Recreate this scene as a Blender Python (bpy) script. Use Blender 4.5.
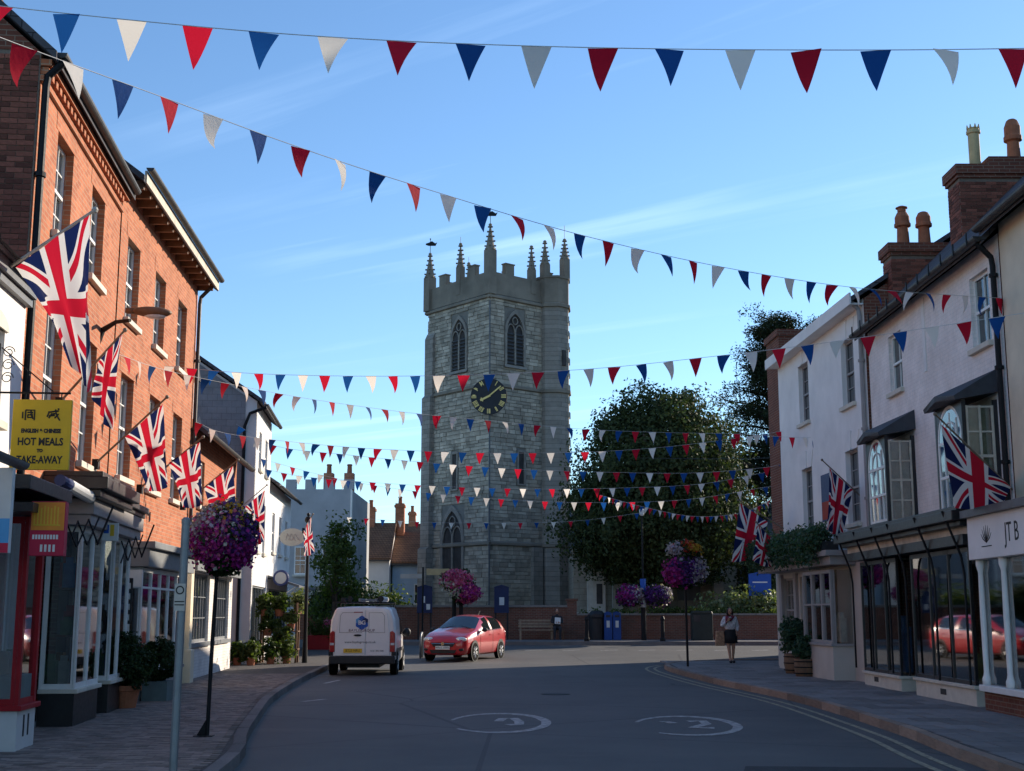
import bpy, math, random
import numpy as np
from mathutils import Vector, Matrix
random.seed(7); np.random.seed(7)
R = math.radians
for o in list(bpy.data.objects): bpy.data.objects.remove(o)
scene = bpy.context.scene
COL = scene.collection
# ---------------------------------------------------------------- camera
F = 1300.0; CAMH = 1.65; PITCH = math.atan((613 - 385.5) / F)
cam = bpy.data.cameras.new('camera'); camo = bpy.data.objects.new('camera', cam); COL.objects.link(camo)
cam.sensor_width = 36; cam.lens = 36 * F / 1024; cam.clip_end = 6000; cam.clip_start = .05
camo.location = (0, 0, CAMH); camo.rotation_euler = (math.pi / 2 + PITCH, 0, 0)
scene.camera = camo
# ---------------------------------------------------------------- sky and sun
SUN_AZ = R(41); SUN_EL = R(20)          # azimuth measured from +X towards +Y
w = bpy.data.worlds.new('World'); scene.world = w; w.use_nodes = True
nt = w.node_tree; nt.nodes.clear()
N = lambda t, **k: (lambda n: ([setattr(n, a, b) for a, b in k.items()], n)[1])(nt.nodes.new(t))
wo = N('ShaderNodeOutputWorld'); bg = N('ShaderNodeBackground')
sky = N('ShaderNodeTexSky', sky_type='NISHITA', sun_disc=False)
sky.sun_elevation = SUN_EL; sky.sun_rotation = math.pi / 2 - SUN_AZ
sky.altitude = 60; sky.air_density = 1.0; sky.dust_density = .1; sky.ozone_density = 1.5
tc = N('ShaderNodeTexCoord'); sp = N('ShaderNodeSeparateXYZ')
nt.links.new(tc.outputs['Generated'], sp.inputs[0])
def wm(op, a, b=None):
    n = N('ShaderNodeMath', operation=op)
    for i, q in enumerate((a, b)):
        if q is None: continue
        if isinstance(q, (int, float)): n.inputs[i].default_value = q
        else: nt.links.new(q, n.inputs[i])
    return n.outputs[0]
zc = wm('MAXIMUM', sp.outputs[2], .03)
cx = wm('DIVIDE', sp.outputs[0], zc); cy = wm('DIVIDE', sp.outputs[1], zc)
cmb = N('ShaderNodeCombineXYZ'); nt.links.new(cx, cmb.inputs[0]); nt.links.new(cy, cmb.inputs[1])
mp = N('ShaderNodeMapping'); nt.links.new(cmb.outputs[0], mp.inputs[0])
mp.vector_type = 'TEXTURE'; mp.inputs['Rotation'].default_value = (0, 0, R(-36)); mp.inputs['Scale'].default_value = (5.5, .62, 1)
n1 = N('ShaderNodeTexNoise'); n1.inputs['Scale'].default_value = 1.5; n1.inputs['Detail'].default_value = 7
n1.inputs['Roughness'].default_value = .56; n1.inputs['Distortion'].default_value = .45
nt.links.new(mp.outputs[0], n1.inputs[0])
n2 = N('ShaderNodeTexNoise'); n2.inputs['Scale'].default_value = .55; n2.inputs['Detail'].default_value = 3
nt.links.new(cmb.outputs[0], n2.inputs[0])
cr = N('ShaderNodeValToRGB'); cr.color_ramp.elements[0].position = .54; cr.color_ramp.elements[1].position = .78
nt.links.new(n1.outputs[0], cr.inputs[0])
cr2 = N('ShaderNodeValToRGB'); cr2.color_ramp.elements[0].position = .40; cr2.color_ramp.elements[1].position = .72
nt.links.new(n2.outputs[0], cr2.inputs[0])
den = wm('MULTIPLY', wm('MULTIPLY', cr.outputs[0], cr2.outputs[0]), .95)
mixc = N('ShaderNodeMixRGB'); mixc.inputs['Color2'].default_value = (7.0, 7.6, 8.6, 1)
nt.links.new(den, mixc.inputs[0]); nt.links.new(sky.outputs[0], mixc.inputs[1])
wbal = N('ShaderNodeMixRGB', blend_type='MULTIPLY'); wbal.inputs[0].default_value = 1; wbal.inputs[2].default_value = (.615, .775, .93, 1)
nt.links.new(mixc.outputs[0], wbal.inputs[1]); nt.links.new(wbal.outputs[0], bg.inputs[0]); bg.inputs[1].default_value = .105
nt.links.new(bg.outputs[0], wo.inputs[0])
sl = bpy.data.lights.new('sun', 'SUN'); sl.energy = 3.3; sl.angle = R(.53); sl.color = (1, .87, .70)
so = bpy.data.objects.new('sun', sl); COL.objects.link(so)
SV = Vector((math.cos(SUN_AZ) * math.cos(SUN_EL), math.sin(SUN_AZ) * math.cos(SUN_EL), math.sin(SUN_EL)))
so.rotation_euler = SV.to_track_quat('Z', 'Y').to_euler(); so.location = (60, 60, 60)
vs = scene.view_settings
vs.view_transform = 'Standard'; vs.look = 'None'; vs.gamma = 1; vs.use_curve_mapping = False; vs.exposure = 1.13
scene.render.engine = 'CYCLES'
# ---------------------------------------------------------------- measuring helper: the ray of a photo point at a depth
def at(px, py, Y):
    u = px - 512; v = 385.5 - py; c, s = math.cos(PITCH), math.sin(PITCH)
    k = Y / (F * c - v * s)
    return Vector((u * k, Y, CAMH + (v * c + F * s) * k))
def gz(y):                                # the road rises a little towards the church
    t = min(1, max(0, (y - 44) / 16)); return .35 * t * t * (3 - 2 * t)
# ---------------------------------------------------------------- materials
MATS = {}
class NT:
    def __init__(s, name):
        s.m = bpy.data.materials.new(name); s.m.use_nodes = True; s.t = s.m.node_tree
        s.b = s.t.nodes['Principled BSDF']; s.o = s.t.nodes['Material Output']
    def n(s, t, **k):
        x = s.t.nodes.new(t)
        for a, b in k.items(): setattr(x, a, b)
        return x
    def l(s, a, b): s.t.links.new(a, b)
    def math(s, op, a, b=None, c=None):
        x = s.n('ShaderNodeMath', operation=op)
        for i, q in enumerate((a, b, c)):
            if q is None: continue
            if isinstance(q, (int, float)): x.inputs[i].default_value = q
            else: s.l(q, x.inputs[i])
        return x.outputs[0]
    def mix(s, f, a, b, mode='MIX'):
        x = s.n('ShaderNodeMixRGB', blend_type=mode)
        for i, q in enumerate((f, a, b)):
            if isinstance(q, (int, float)): x.inputs[i].default_value = q
            elif isinstance(q, tuple): x.inputs[i].default_value = (*q[:3], 1)
            else: s.l(q, x.inputs[i])
        return x.outputs[0]
    def noise(s, scale, detail=4, rough=.6, vec=None, dist=0):
        x = s.n('ShaderNodeTexNoise'); x.inputs['Scale'].default_value = scale
        x.inputs['Detail'].default_value = detail; x.inputs['Roughness'].default_value = rough; x.inputs['Distortion'].default_value = dist
        s.l(vec if vec is not None else s.coord(), x.inputs[0]); return x.outputs[0]
    def coord(s):
        if not hasattr(s, '_c'): s._c = s.n('ShaderNodeTexCoord').outputs['Object']
        return s._c
    def ramp(s, v, a, b):
        x = s.n('ShaderNodeMapRange'); x.inputs[1].default_value = a; x.inputs[2].default_value = b
        s.l(v, x.inputs[0]); return x.outputs[0]
    def bump(s, h, st, dist=.02):
        x = s.n('ShaderNodeBump'); x.inputs['Strength'].default_value = st; x.inputs['Distance'].default_value = dist
        s.l(h, x.inputs['Height']); s.l(x.outputs[0], s.b.inputs['Normal'])
    def rnd(s, kind):
        if kind == 'island': return s.n('ShaderNodeNewGeometry').outputs['Random Per Island']
        return s.n('ShaderNodeObjectInfo').outputs['Random']
def scl(c, k): return tuple(min(1, x * k) for x in c[:3])
def mat(name, col, rough=.6, var=.2, scale=2.5, bump=.15, bscale=45, spec=.35, metal=0, rand=None, rv=.25, dirt=0, coat=0):
    if name in MATS: return MATS[name]
    t = NT(name); b = t.b
    c = t.mix(t.ramp(t.noise(scale), .3, .7), scl(col, 1 - var), scl(col, 1 + var))
    if dirt:
        d = t.ramp(t.noise(scale * .45, 6, .7), .5, .78)
        c = t.mix(t.math('MULTIPLY', d, dirt), c, scl(col, .45))
    if rand: c = t.mix(1.0, c, t.mix(t.rnd(rand), (1 - rv,) * 3, (1 + rv * .6,) * 3), 'MULTIPLY')
    t.l(c, b.inputs['Base Color'])
    r = t.ramp(t.noise(scale * 3), .2, .8)
    t.l(t.math('ADD', t.math('MULTIPLY', r, .14), rough - .07), b.inputs['Roughness'])
    b.inputs['Specular IOR Level'].default_value = spec; b.inputs['Metallic'].default_value = metal
    b.inputs['Coat Weight'].default_value = coat; b.inputs['Coat Roughness'].default_value = .06
    if bump: t.bump(t.noise(bscale, 5, .65), bump)
    MATS[name] = t.m; return t.m
def brickmat(name, c1, c2, mortar, bw=.225, rh=.075, ms=.008, paint=None, bump=.5, dirt=.25):
    if name in MATS: return MATS[name]
    t = NT(name); b = t.b
    sx = t.n('ShaderNodeSeparateXYZ'); t.l(t.coord(), sx.inputs[0])
    cv = t.n('ShaderNodeCombineXYZ'); t.l(t.math('ADD', sx.outputs[0], sx.outputs[1]), cv.inputs[0]); t.l(sx.outputs[2], cv.inputs[1])
    k = t.n('ShaderNodeTexBrick'); t.l(cv.outputs[0], k.inputs[0])
    k.inputs['Scale'].default_value = 1; k.inputs['Brick Width'].default_value = bw; k.inputs['Row Height'].default_value = rh
    k.inputs['Mortar Size'].default_value = ms; k.inputs['Mortar Smooth'].default_value = .2; k.inputs['Bias'].default_value = -.1
    k.inputs['Color1'].default_value = (*c1, 1); k.inputs['Color2'].default_value = (*c2, 1); k.inputs['Mortar'].default_value = (*mortar, 1)
    c = k.outputs[0]
    c = t.mix(t.ramp(t.noise(1.3, 6, .7), .35, .75), c, t.mix(1.0, c, (.72, .70, .68), 'MULTIPLY'))
    c = t.mix(t.ramp(t.noise(14, 3), .3, .75), c, t.mix(1.0, c, (1.18, 1.1, 1.05), 'MULTIPLY'))
    if dirt: c = t.mix(t.math('MULTIPLY', t.ramp(t.noise(.6, 7, .75), .52, .75), dirt), c, scl(c1, .35))
    t.l(c, b.inputs['Base Color']); b.inputs['Roughness'].default_value = .85; b.inputs['Specular IOR Level'].default_value = .2
    h = t.math('SUBTRACT', t.math('MULTIPLY', t.noise(60, 4), .35), k.outputs['Fac'])
    t.bump(h, bump, .01)
    MATS[name] = t.m; return t.m
def glassmat(name, tint=(.02, .025, .03), trans=.0, rough=.03):
    """window glass: a mirror-like film over a dark room, or partly see-through for the shops"""
    if name in MATS: return MATS[name]
    t = NT(name)
    if trans:
        tr = t.n('ShaderNodeBsdfTransparent'); tr.inputs[0].default_value = (.80, .84, .84, 1)
        gl = t.n('ShaderNodeBsdfGlossy'); gl.inputs['Roughness'].default_value = rough; gl.inputs[0].default_value = (1, 1, 1, 1)
        fr = t.n('ShaderNodeFresnel'); fr.inputs[0].default_value = 1.62
        mx = t.n('ShaderNodeMixShader'); t.l(t.math('MINIMUM', t.math('ADD', t.math('MULTIPLY', fr.outputs[0], 1.6), .05), 1.0), mx.inputs[0])
        t.l(tr.outputs[0], mx.inputs[1]); t.l(gl.outputs[0], mx.inputs[2]); t.l(mx.outputs[0], t.o.inputs[0])
    else:
        b = t.b; b.inputs['Base Color'].default_value = (*tint, 1); b.inputs['Roughness'].default_value = rough
        b.inputs['Specular IOR Level'].default_value = .9; b.inputs['IOR'].default_value = 1.6
        t.bump(t.noise(1.6, 2), .06, .05)
    MATS[name] = t.m; return t.m
def leafmat(name, a, b_, trans=.3, rough=.55):
    if name in MATS: return MATS[name]
    t = NT(name)
    c = t.mix(t.rnd('island'), a, b_)
    c = t.mix(t.ramp(t.noise(.9, 3), .35, .7), t.mix(1.0, c, (.6, .62, .6), 'MULTIPLY'), c)
    t.l(c, t.b.inputs['Base Color']); t.b.inputs['Roughness'].default_value = rough; t.b.inputs['Specular IOR Level'].default_value = .25
    tl = t.n('ShaderNodeBsdfTranslucent'); t.l(t.mix(1.0, c, (1.5, 1.7, .6), 'MULTIPLY'), tl.inputs[0])
    mx = t.n('ShaderNodeMixShader'); mx.inputs[0].default_value = trans
    t.l(t.b.outputs[0], mx.inputs[1]); t.l(tl.outputs[0], mx.inputs[2]); t.l(mx.outputs[0], t.o.inputs[0])
    MATS[name] = t.m; return t.m
def clothmat(name, col, trans=.45):
    if name in MATS: return MATS[name]
    t = NT(name)
    c = t.mix(t.rnd('object'), scl(col, .85), scl(col, 1.1))
    t.l(c, t.b.inputs['Base Color']); t.b.inputs['Roughness'].default_value = .75; t.b.inputs['Specular IOR Level'].default_value = .15
    tl = t.n('ShaderNodeBsdfTranslucent'); t.l(c, tl.inputs[0])
    mx = t.n('ShaderNodeMixShader'); mx.inputs[0].default_value = trans
    t.bump(t.noise(9, 3), .2, .03)
    t.l(t.b.outputs[0], mx.inputs[1]); t.l(tl.outputs[0], mx.inputs[2]); t.l(mx.outputs[0], t.o.inputs[0])
    MATS[name] = t.m; return t.m
def flagmat():
    t = NT('union_flag_cloth')
    uv = t.n('ShaderNodeUVMap'); s = t.n('ShaderNodeSeparateXYZ'); t.l(uv.outputs[0], s.inputs[0])
    x = t.math('MULTIPLY', t.math('SUBTRACT', s.outputs[0], .5), 50.); y = t.math('MULTIPLY', t.math('SUBTRACT', s.outputs[1], .5), 30.)
    ax = t.math('ABSOLUTE', x); ay = t.math('ABSOLUTE', y)
    L = math.hypot(50, 30)
    d1 = t.math('DIVIDE', t.math('SUBTRACT', t.math('MULTIPLY', x, 30.), t.math('MULTIPLY', y, 50.)), L)
    d2 = t.math('DIVIDE', t.math('ADD', t.math('MULTIPLY', x, 30.), t.math('MULTIPLY', y, 50.)), L)
    lt = lambda v, k: t.math('LESS_THAN', v, k)
    wd = t.math('MAXIMUM', lt(t.math('ABSOLUTE', d1), 3.), lt(t.math('ABSOLUTE', d2), 3.))
    sg = t.math('SIGN', x)
    # the red saltire is set off to one side of each white arm
    r1 = t.math('MULTIPLY', d1, sg); r2 = t.math('MULTIPLY', d2, sg)
    rd = t.math('MAXIMUM', t.math('MULTIPLY', lt(t.math('ABSOLUTE', t.math('SUBTRACT', r1, 1.0)), 1.0), 1.0),
                t.math('MULTIPLY', lt(t.math('ABSOLUTE', t.math('ADD', r2, -1.0)), 1.0), 1.0))
    wc = t.math('MAXIMUM', lt(ax, 5.), lt(ay, 5.)); rc = t.math('MAXIMUM', lt(ax, 3.), lt(ay, 3.))
    W_ = (.72, .70, .68); Rr = (.52, .012, .035); B = (.008, .017, .08)
    c = t.mix(wd, B, W_); c = t.mix(rd, c, Rr); c = t.mix(wc, c, W_); c = t.mix(rc, c, Rr)
    t.l(c, t.b.inputs['Base Color']); t.b.inputs['Roughness'].default_value = .7; t.b.inputs['Specular IOR Level'].default_value = .15
    tl = t.n('ShaderNodeBsdfTranslucent'); t.l(c, tl.inputs[0])
    mx = t.n('ShaderNodeMixShader'); mx.inputs[0].default_value = .4
    t.l(t.b.outputs[0], mx.inputs[1]); t.l(tl.outputs[0], mx.inputs[2]); t.l(mx.outputs[0], t.o.inputs[0])
    return t.m
MB_ = mat
M = dict(
  white=mat('white_painted_render', (.74, .72, .70), .7, .08, 1.2, .25, 30, dirt=.18),
  pinkwhite=brickmat('painted_brick_pinkish_white', (.85, .81, .79), (.83, .795, .775), (.76, .72, .70), ms=.006, bump=.25, dirt=.07),
  whitebrick=brickmat('white_painted_brick', (.78, .76, .73), (.74, .72, .70), (.66, .64, .62), ms=.008, bump=.5, dirt=.15),
  cream=mat('cream_render', (.72, .62, .46), .7, .1, 1.5, .2, 30, dirt=.2),
  greige=mat('pale_plaster', (.80, .77, .74), .75, .08, 1.2, .25, 25, dirt=.15),
  stonep=mat('pale_dressed_stone', (.50, .46, .40), .8, .15, 3, .35, 30, dirt=.25),
  sill=mat('pale_stone_sill', (.62, .57, .48), .75, .1, 5, .2, 40, dirt=.2),
  brick=brickmat('orange_red_brick', (.52, .19, .095), (.37, .12, .062), (.44, .28, .19), dirt=.42),
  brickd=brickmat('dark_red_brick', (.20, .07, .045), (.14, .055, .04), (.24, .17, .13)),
  brickw=brickmat('weathered_wall_brick', (.22, .09, .06), (.15, .07, .05), (.22, .18, .15)),
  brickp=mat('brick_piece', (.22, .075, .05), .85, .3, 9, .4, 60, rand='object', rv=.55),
  brickp2=mat('orange_brick_piece', (.44, .14, .06), .85, .3, 9, .4, 60, rand='object', rv=.4),
  mortar=mat('old_mortar', (.20, .155, .125), .95, .15, 12, .3, 80),
  slate=brickmat('slate_roof', (.10, .10, .115), (.07, .072, .085), (.03, .03, .035), .3, .22, .008, bump=.7, dirt=.3),
  slatehung=brickmat('slate_hung_gable', (.27, .28, .30), (.24, .25, .275), (.16, .165, .18), .3, .2, .006, bump=.4, dirt=.05),
  tile=brickmat('brown_clay_tile', (.27, .145, .085), (.20, .11, .07), (.07, .045, .035), .18, .12, .012, bump=.9, dirt=.45),
  lead=mat('grey_lead', (.10, .105, .115), .5, .25, 3, .2, 12, spec=.5),
  lead_dark=mat('dark_bay_roof', (.045, .047, .055), .55, .25, 3, .3, 14),
  wood_w=mat('white_gloss_wood', (.78, .77, .74), .4, .06, 6, .06, 30, spec=.5),
  wood_g=mat('grey_painted_wood', (.19, .20, .21), .5, .1, 4, .08, 30),
  wood_taupe=mat('taupe_painted_wood', (.30, .28, .275), .55, .08, 4, .08, 30),
  wood_k=mat('black_painted_wood', (.018, .018, .02), .4, .3, 5, .1, 30, spec=.5),
  wood_r=mat('red_painted_wood', (.34, .010, .016), .5, .12, 5, .06, 30, spec=.25),
  wood_o=mat('brown_wood', (.16, .085, .045), .6, .3, 6, .2, 20),
  iron=mat('black_iron', (.010, .010, .012), .55, .2, 8, .1, 40, spec=.2),
  steel=mat('galvanised_steel', (.22, .235, .25), .45, .12, 8, .08, 50, metal=.5),
  gutter=mat('dark_gutter', (.055, .05, .048), .5, .3, 6, .1, 40),
  soffit=mat('weathered_white_soffit', (.55, .48, .38), .7, .2, 4, .1, 30, dirt=.4),
  terracotta=mat('terracotta', (.34, .12, .06), .8, .25, 5, .2, 30, dirt=.3),
  buffpot=mat('buff_clay', (.50, .38, .20), .8, .15, 5, .2, 30, dirt=.25),
  asphalt=mat('asphalt_patch', (.05, .05, .053), .85, .25, 2, .5, 300),
  paint=mat('worn_white_road_paint', (.50, .49, .47), .7, .25, 7, .4, 200),
  paint_y=mat('worn_yellow_road_paint', (.42, .36, .22), .7, .25, 7, .4, 200),
  kerb_l=mat('grey_kerb_stone', (.15, .135, .13), .8, .15, 4, .3, 60, rand='object', rv=.3),
  kerb_r=mat('brown_kerb_stone', (.30, .215, .165), .8, .2, 4, .3, 60, rand='object', rv=.4),
  paver=mat('block_paver', (.245, .19, .165), .85, .2, 6, .35, 120, rand='island', rv=.4, dirt=.3),
  slab=mat('pavement_slab', (.22, .205, .20), .82, .15, 3, .3, 120, rand='object', rv=.3, dirt=.3),
  joint=mat('pavement_bed', (.09, .08, .075), .95, .2, 5, .4, 150),
  glass=glassmat('window_glass', rough=.02), glass_s=glassmat('shop_glass', trans=.8),
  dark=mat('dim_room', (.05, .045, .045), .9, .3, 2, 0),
  dim=mat('dim_shop_wall', (.42, .38, .35), .9, .3, 2, 0),
  taupe_wall=mat('beige_shopfront_plaster', (.50, .45, .40), .75, .08, 1.5, .2, 30, dirt=.2), bench=mat('grey_oak', (.30, .22, .15), .7, .25, 6, .2, 20), curtain=mat('cream_curtain', (.78, .66, .48), .85, .2, 5, .2, 12),
  blind=mat('white_blind', (.62, .62, .62), .8, .08, 3, .1, 20),
  rubber=mat('tyre_rubber', (.006, .006, .007), .9, .2, 8, .2, 40, spec=.08),
  plastic_k=mat('black_plastic', (.022, .022, .024), .55, .2, 6, .05, 60),
  alloy=mat('alloy_wheel', (.66, .66, .67), .4, .1, 8, 0, metal=.15),
  chrome=mat('bright_chrome', (.75, .75, .77), .15, .05, 8, 0, metal=1),
  red_car=mat('red_car_paint', (.50, .008, .018), .32, .06, 3, 0, coat=1, spec=.5),
  van_w=mat('white_van_paint', (.82, .79, .78), .4, .05, 2, 0, coat=.6, dirt=.12),
  carglass=glassmat('car_glass', (.015, .02, .022), 0, .02),
  lamp_r=mat('red_lamp_lens', (.36, .008, .012), .2, .15, 10, 0, coat=1),
  lamp_w=mat('clear_lamp_lens', (.62, .64, .66), .15, .2, 12, 0, coat=1),
  plate_y=mat('yellow_number_plate', (.75, .47, .04), .5, .05, 5, 0), plate_w=mat('white_number_plate', (.75, .75, .72), .5, .05, 5, 0),
  ink=mat('black_lettering', (.02, .02, .022), .6, .1, 5, 0), ink_r=mat('maroon_lettering', (.14, .03, .05), .6, .1, 5, 0),
  ink_w=mat('white_lettering', (.75, .74, .72), .6, .05, 5, 0), logo_b=mat('blue_logo_print', (.02, .10, .45), .5, .05, 5, 0),
  logo_k=mat('navy_logo_print', (.015, .03, .12), .5, .05, 5, 0), logo_s=mat('sky_blue_logo_print', (.10, .35, .66), .5, .05, 5, 0),
  sign_y=mat('yellow_sign_enamel', (.66, .42, .015), .5, .12, 3, .05, 30, dirt=.12), sign_o=mat('orange_sign_face', (.78, .26, .03), .5, .12, 4, 0),
  sign_red=mat('crimson_sign_face', (.52, .02, .06), .5, .1, 4, 0), sign_b=mat('blue_notice_board', (.007, .02, .08), .5, .1, 4, 0),
  sign_cy=mat('bright_blue_board', (.02, .10, .42), .5, .1, 4, 0), paper=mat('paper', (.68, .68, .66), .8, .08, 8, 0),
  oval=mat('pale_oval_sign', (.60, .60, .50), .6, .08, 4, 0),
  gold=mat('gold_leaf', (.72, .54, .20), .45, .15, 8, .05, 30, metal=.2), clock=mat('blue_black_clock_face', (.008, .010, .018), .5, .2, 4, 0),
  bin_k=mat('black_bin', (.02, .02, .022), .5, .15, 4, 0), bin_b=mat('blue_bin', (.012, .06, .26), .45, .1, 4, 0), bin_g=mat('dark_green_bin', (.022, .032, .03), .5, .15, 4, 0),
  skin=mat('skin', (.46, .25, .17), .6, .08, 10, 0), hair=mat('dark_brown_hair', (.03, .018, .013), .6, .3, 20, .3, 60),
  blouse=mat('white_patterned_blouse', (.56, .55, .58), .8, .35, 22, .1, 30), skirt=mat('black_skirt', (.012, .012, .015), .8, .2, 8, .1, 30),
  scarf=mat('maroon_scarf', (.20, .03, .06), .8, .3, 15, .1, 30), bag=mat('patterned_tan_bag', (.36, .20, .12), .7, .5, 14, .1, 30), shoe=mat('black_shoe', (.012, .012, .012), .5, .1, 8, 0),
  denim=mat('dark_trousers', (.03, .035, .05), .85, .2, 8, .1, 40), coatm=mat('dark_coat', (.03, .03, .035), .85, .2, 8, .1, 40),
  soil=mat('soil', (.05, .035, .025), .95, .3, 8, .5, 40), bark=mat('bark', (.075, .055, .042), .9, .3, 6, .7, 25),
  straw=mat('dry_verge', (.24, .20, .10), .9, .3, 5, .5, 40),
  planter=mat('green_grey_planter', (.11, .15, .15), .6, .15, 4, .1, 30), barrel=mat('barrel_oak', (.17, .10, .06), .75, .3, 7, .3, 25),
  yew=leafmat('yew_leaf', (.034, .052, .020), (.085, .105, .036), .2, .75), pine=leafmat('pine_needle', (.018, .032, .016), (.036, .052, .024), .1, .8),
  leafy=leafmat('fresh_leaf', (.045, .085, .02), (.11, .15, .035), .35), shrub=leafmat('box_leaf', (.018, .04, .014), (.04, .07, .02), .2),
  ivy=leafmat('trailing_leaf', (.035, .085, .05), (.075, .14, .08), .25), bush=leafmat('sunny_bush_leaf', (.06, .10, .02), (.16, .19, .06), .35),
  basket=leafmat('basket_leaf', (.025, .045, .018), (.05, .085, .03), .25), palebush=leafmat('variegated_leaf', (.10, .14, .05), (.42, .44, .25), .3),
  magenta=leafmat('magenta_petal', (.30, .012, .20), (.50, .04, .34), .3), purple=leafmat('purple_petal', (.07, .02, .16), (.20, .05, .32), .3),
  lilac=leafmat('pale_lilac_petal', (.40, .34, .50), (.62, .52, .62), .3), pink=leafmat('pink_petal', (.60, .04, .22), (.75, .25, .42), .3),
  orange=leafmat('yellow_petal', (.55, .28, .02), (.65, .42, .08), .3), whitef=leafmat('white_petal', (.60, .58, .55), (.75, .72, .7), .3), redf=leafmat('red_petal', (.5, .02, .02), (.6, .1, .05), .3),
  b_r=clothmat('red_bunting_cloth', (.56, .012, .035)), b_w=clothmat('cream_bunting_cloth', (.84, .78, .70), .5), b_b=clothmat('blue_bunting_cloth', (.010, .075, .27)),
  cord=mat('bunting_cord', (.55, .55, .55), .8, .1, 5, 0), flag=flagmat(), pole=mat('varnished_pole', (.20, .15, .11), .6, .2, 8, .1, 30),
  polew=mat('pale_pole', (.45, .42, .38), .6, .2, 8, .1, 30), grass=mat('rough_grass', (.07, .09, .03), .9, .35, 1.5, .6, 60),
  whiteiron=mat('white_enamel', (.62, .61, .60), .4, .05, 5, 0), blueshade=mat('blue_shaded_render', (.42, .52, .62), .75, .08, 1.5, .15, 25),
  greywall=mat('grey_white_render', (.38, .39, .41), .8, .1, 1.2, .2, 20, dirt=.2), blue_door=mat('navy_door', (.010, .016, .045), .55, .1, 4, .1, 20),
  goods=[mat('goods_%s' % k, c, .6, .3, 6, 0) for k, c in (('red', (.5, .07, .05)), ('blue', (.08, .2, .45)), ('white', (.75, .74, .70)), ('amber', (.5, .27, .06)), ('green', (.08, .2, .07)), ('brown', (.2, .11, .06)))],
)
# tower stone: pieces vary by object, the joined rest by island
M['stone'] = mat('grey_lias_stone', (.41, .36, .295), .9, .35, 1.1, .6, 14, rand='island', rv=.34, dirt=.45)
M['stone_o'] = mat('grey_lias_block', (.40, .35, .285), .9, .35, 1.1, .6, 14, rand='object', rv=.28, dirt=.45)
M['stone_bed'] = mat('tower_mortar', (.20, .185, .165), .95, .2, 1.5, .3, 30, dirt=.3)
M['stone_dress'] = mat('dressed_tower_stone', (.25, .225, .20), .9, .2, 2, .3, 20, dirt=.35)
M['stone_par'] = mat('smooth_brown_stone', (.22, .19, .155), .9, .25, .8, .3, 18, dirt=.4)
def worn(name, col, base=(.085, .084, .085)):
    t = NT(name); f = t.ramp(t.noise(9, 6, .75), .40, .60); f2 = t.ramp(t.noise(60, 3, .7), .30, .55)
    c = t.mix(t.math('MULTIPLY', t.math('ADD', t.math('MULTIPLY', f, .75), .25), t.math('ADD', t.math('MULTIPLY', f2, .5), .5)), base, col)
    t.l(c, t.b.inputs['Base Color']); t.b.inputs['Roughness'].default_value = .75; t.bump(t.noise(220, 3), .4, .008); return t.m
M['paint'] = worn('worn_white_road_paint_coat', (.55, .54, .52)); M['paint_y'] = worn('worn_yellow_road_paint_coat', (.46, .40, .25))
# the road: worn tarmac with lighter wheel tracks and patches
t = NT('street_tarmac')
c = t.mix(t.ramp(t.noise(.35, 5, .65), .35, .7), (.092, .09, .089), (.135, .13, .124))
mpn = t.n('ShaderNodeMapping'); t.l(t.coord(), mpn.inputs[0]); mpn.inputs['Scale'].default_value = (.22, 1.6, 1); mpn.inputs['Rotation'].default_value = (0, 0, R(4))
c = t.mix(t.math('MULTIPLY', t.ramp(t.noise(.8, 4, .6, mpn.outputs[0]), .58, .72), .5), c, (.17, .145, .13))
c = t.mix(t.ramp(t.noise(160, 2), .35, .75), t.mix(1.0, c, (.7, .7, .7), 'MULTIPLY'), c)
vo = t.n('ShaderNodeTexVoronoi', feature='DISTANCE_TO_EDGE'); vo.inputs['Scale'].default_value = .16; t.l(t.coord(), vo.inputs[0])
c = t.mix(t.math('MULTIPLY', t.math('LESS_THAN', vo.outputs['Distance'], .004), .6), c, (.03, .03, .032))
t.l(c, t.b.inputs['Base Color']); t.b.inputs['Roughness'].default_value = .72; t.b.inputs['Specular IOR Level'].default_value = .4
t.bump(t.noise(220, 3), .5, .01); M['road'] = t.m
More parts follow.
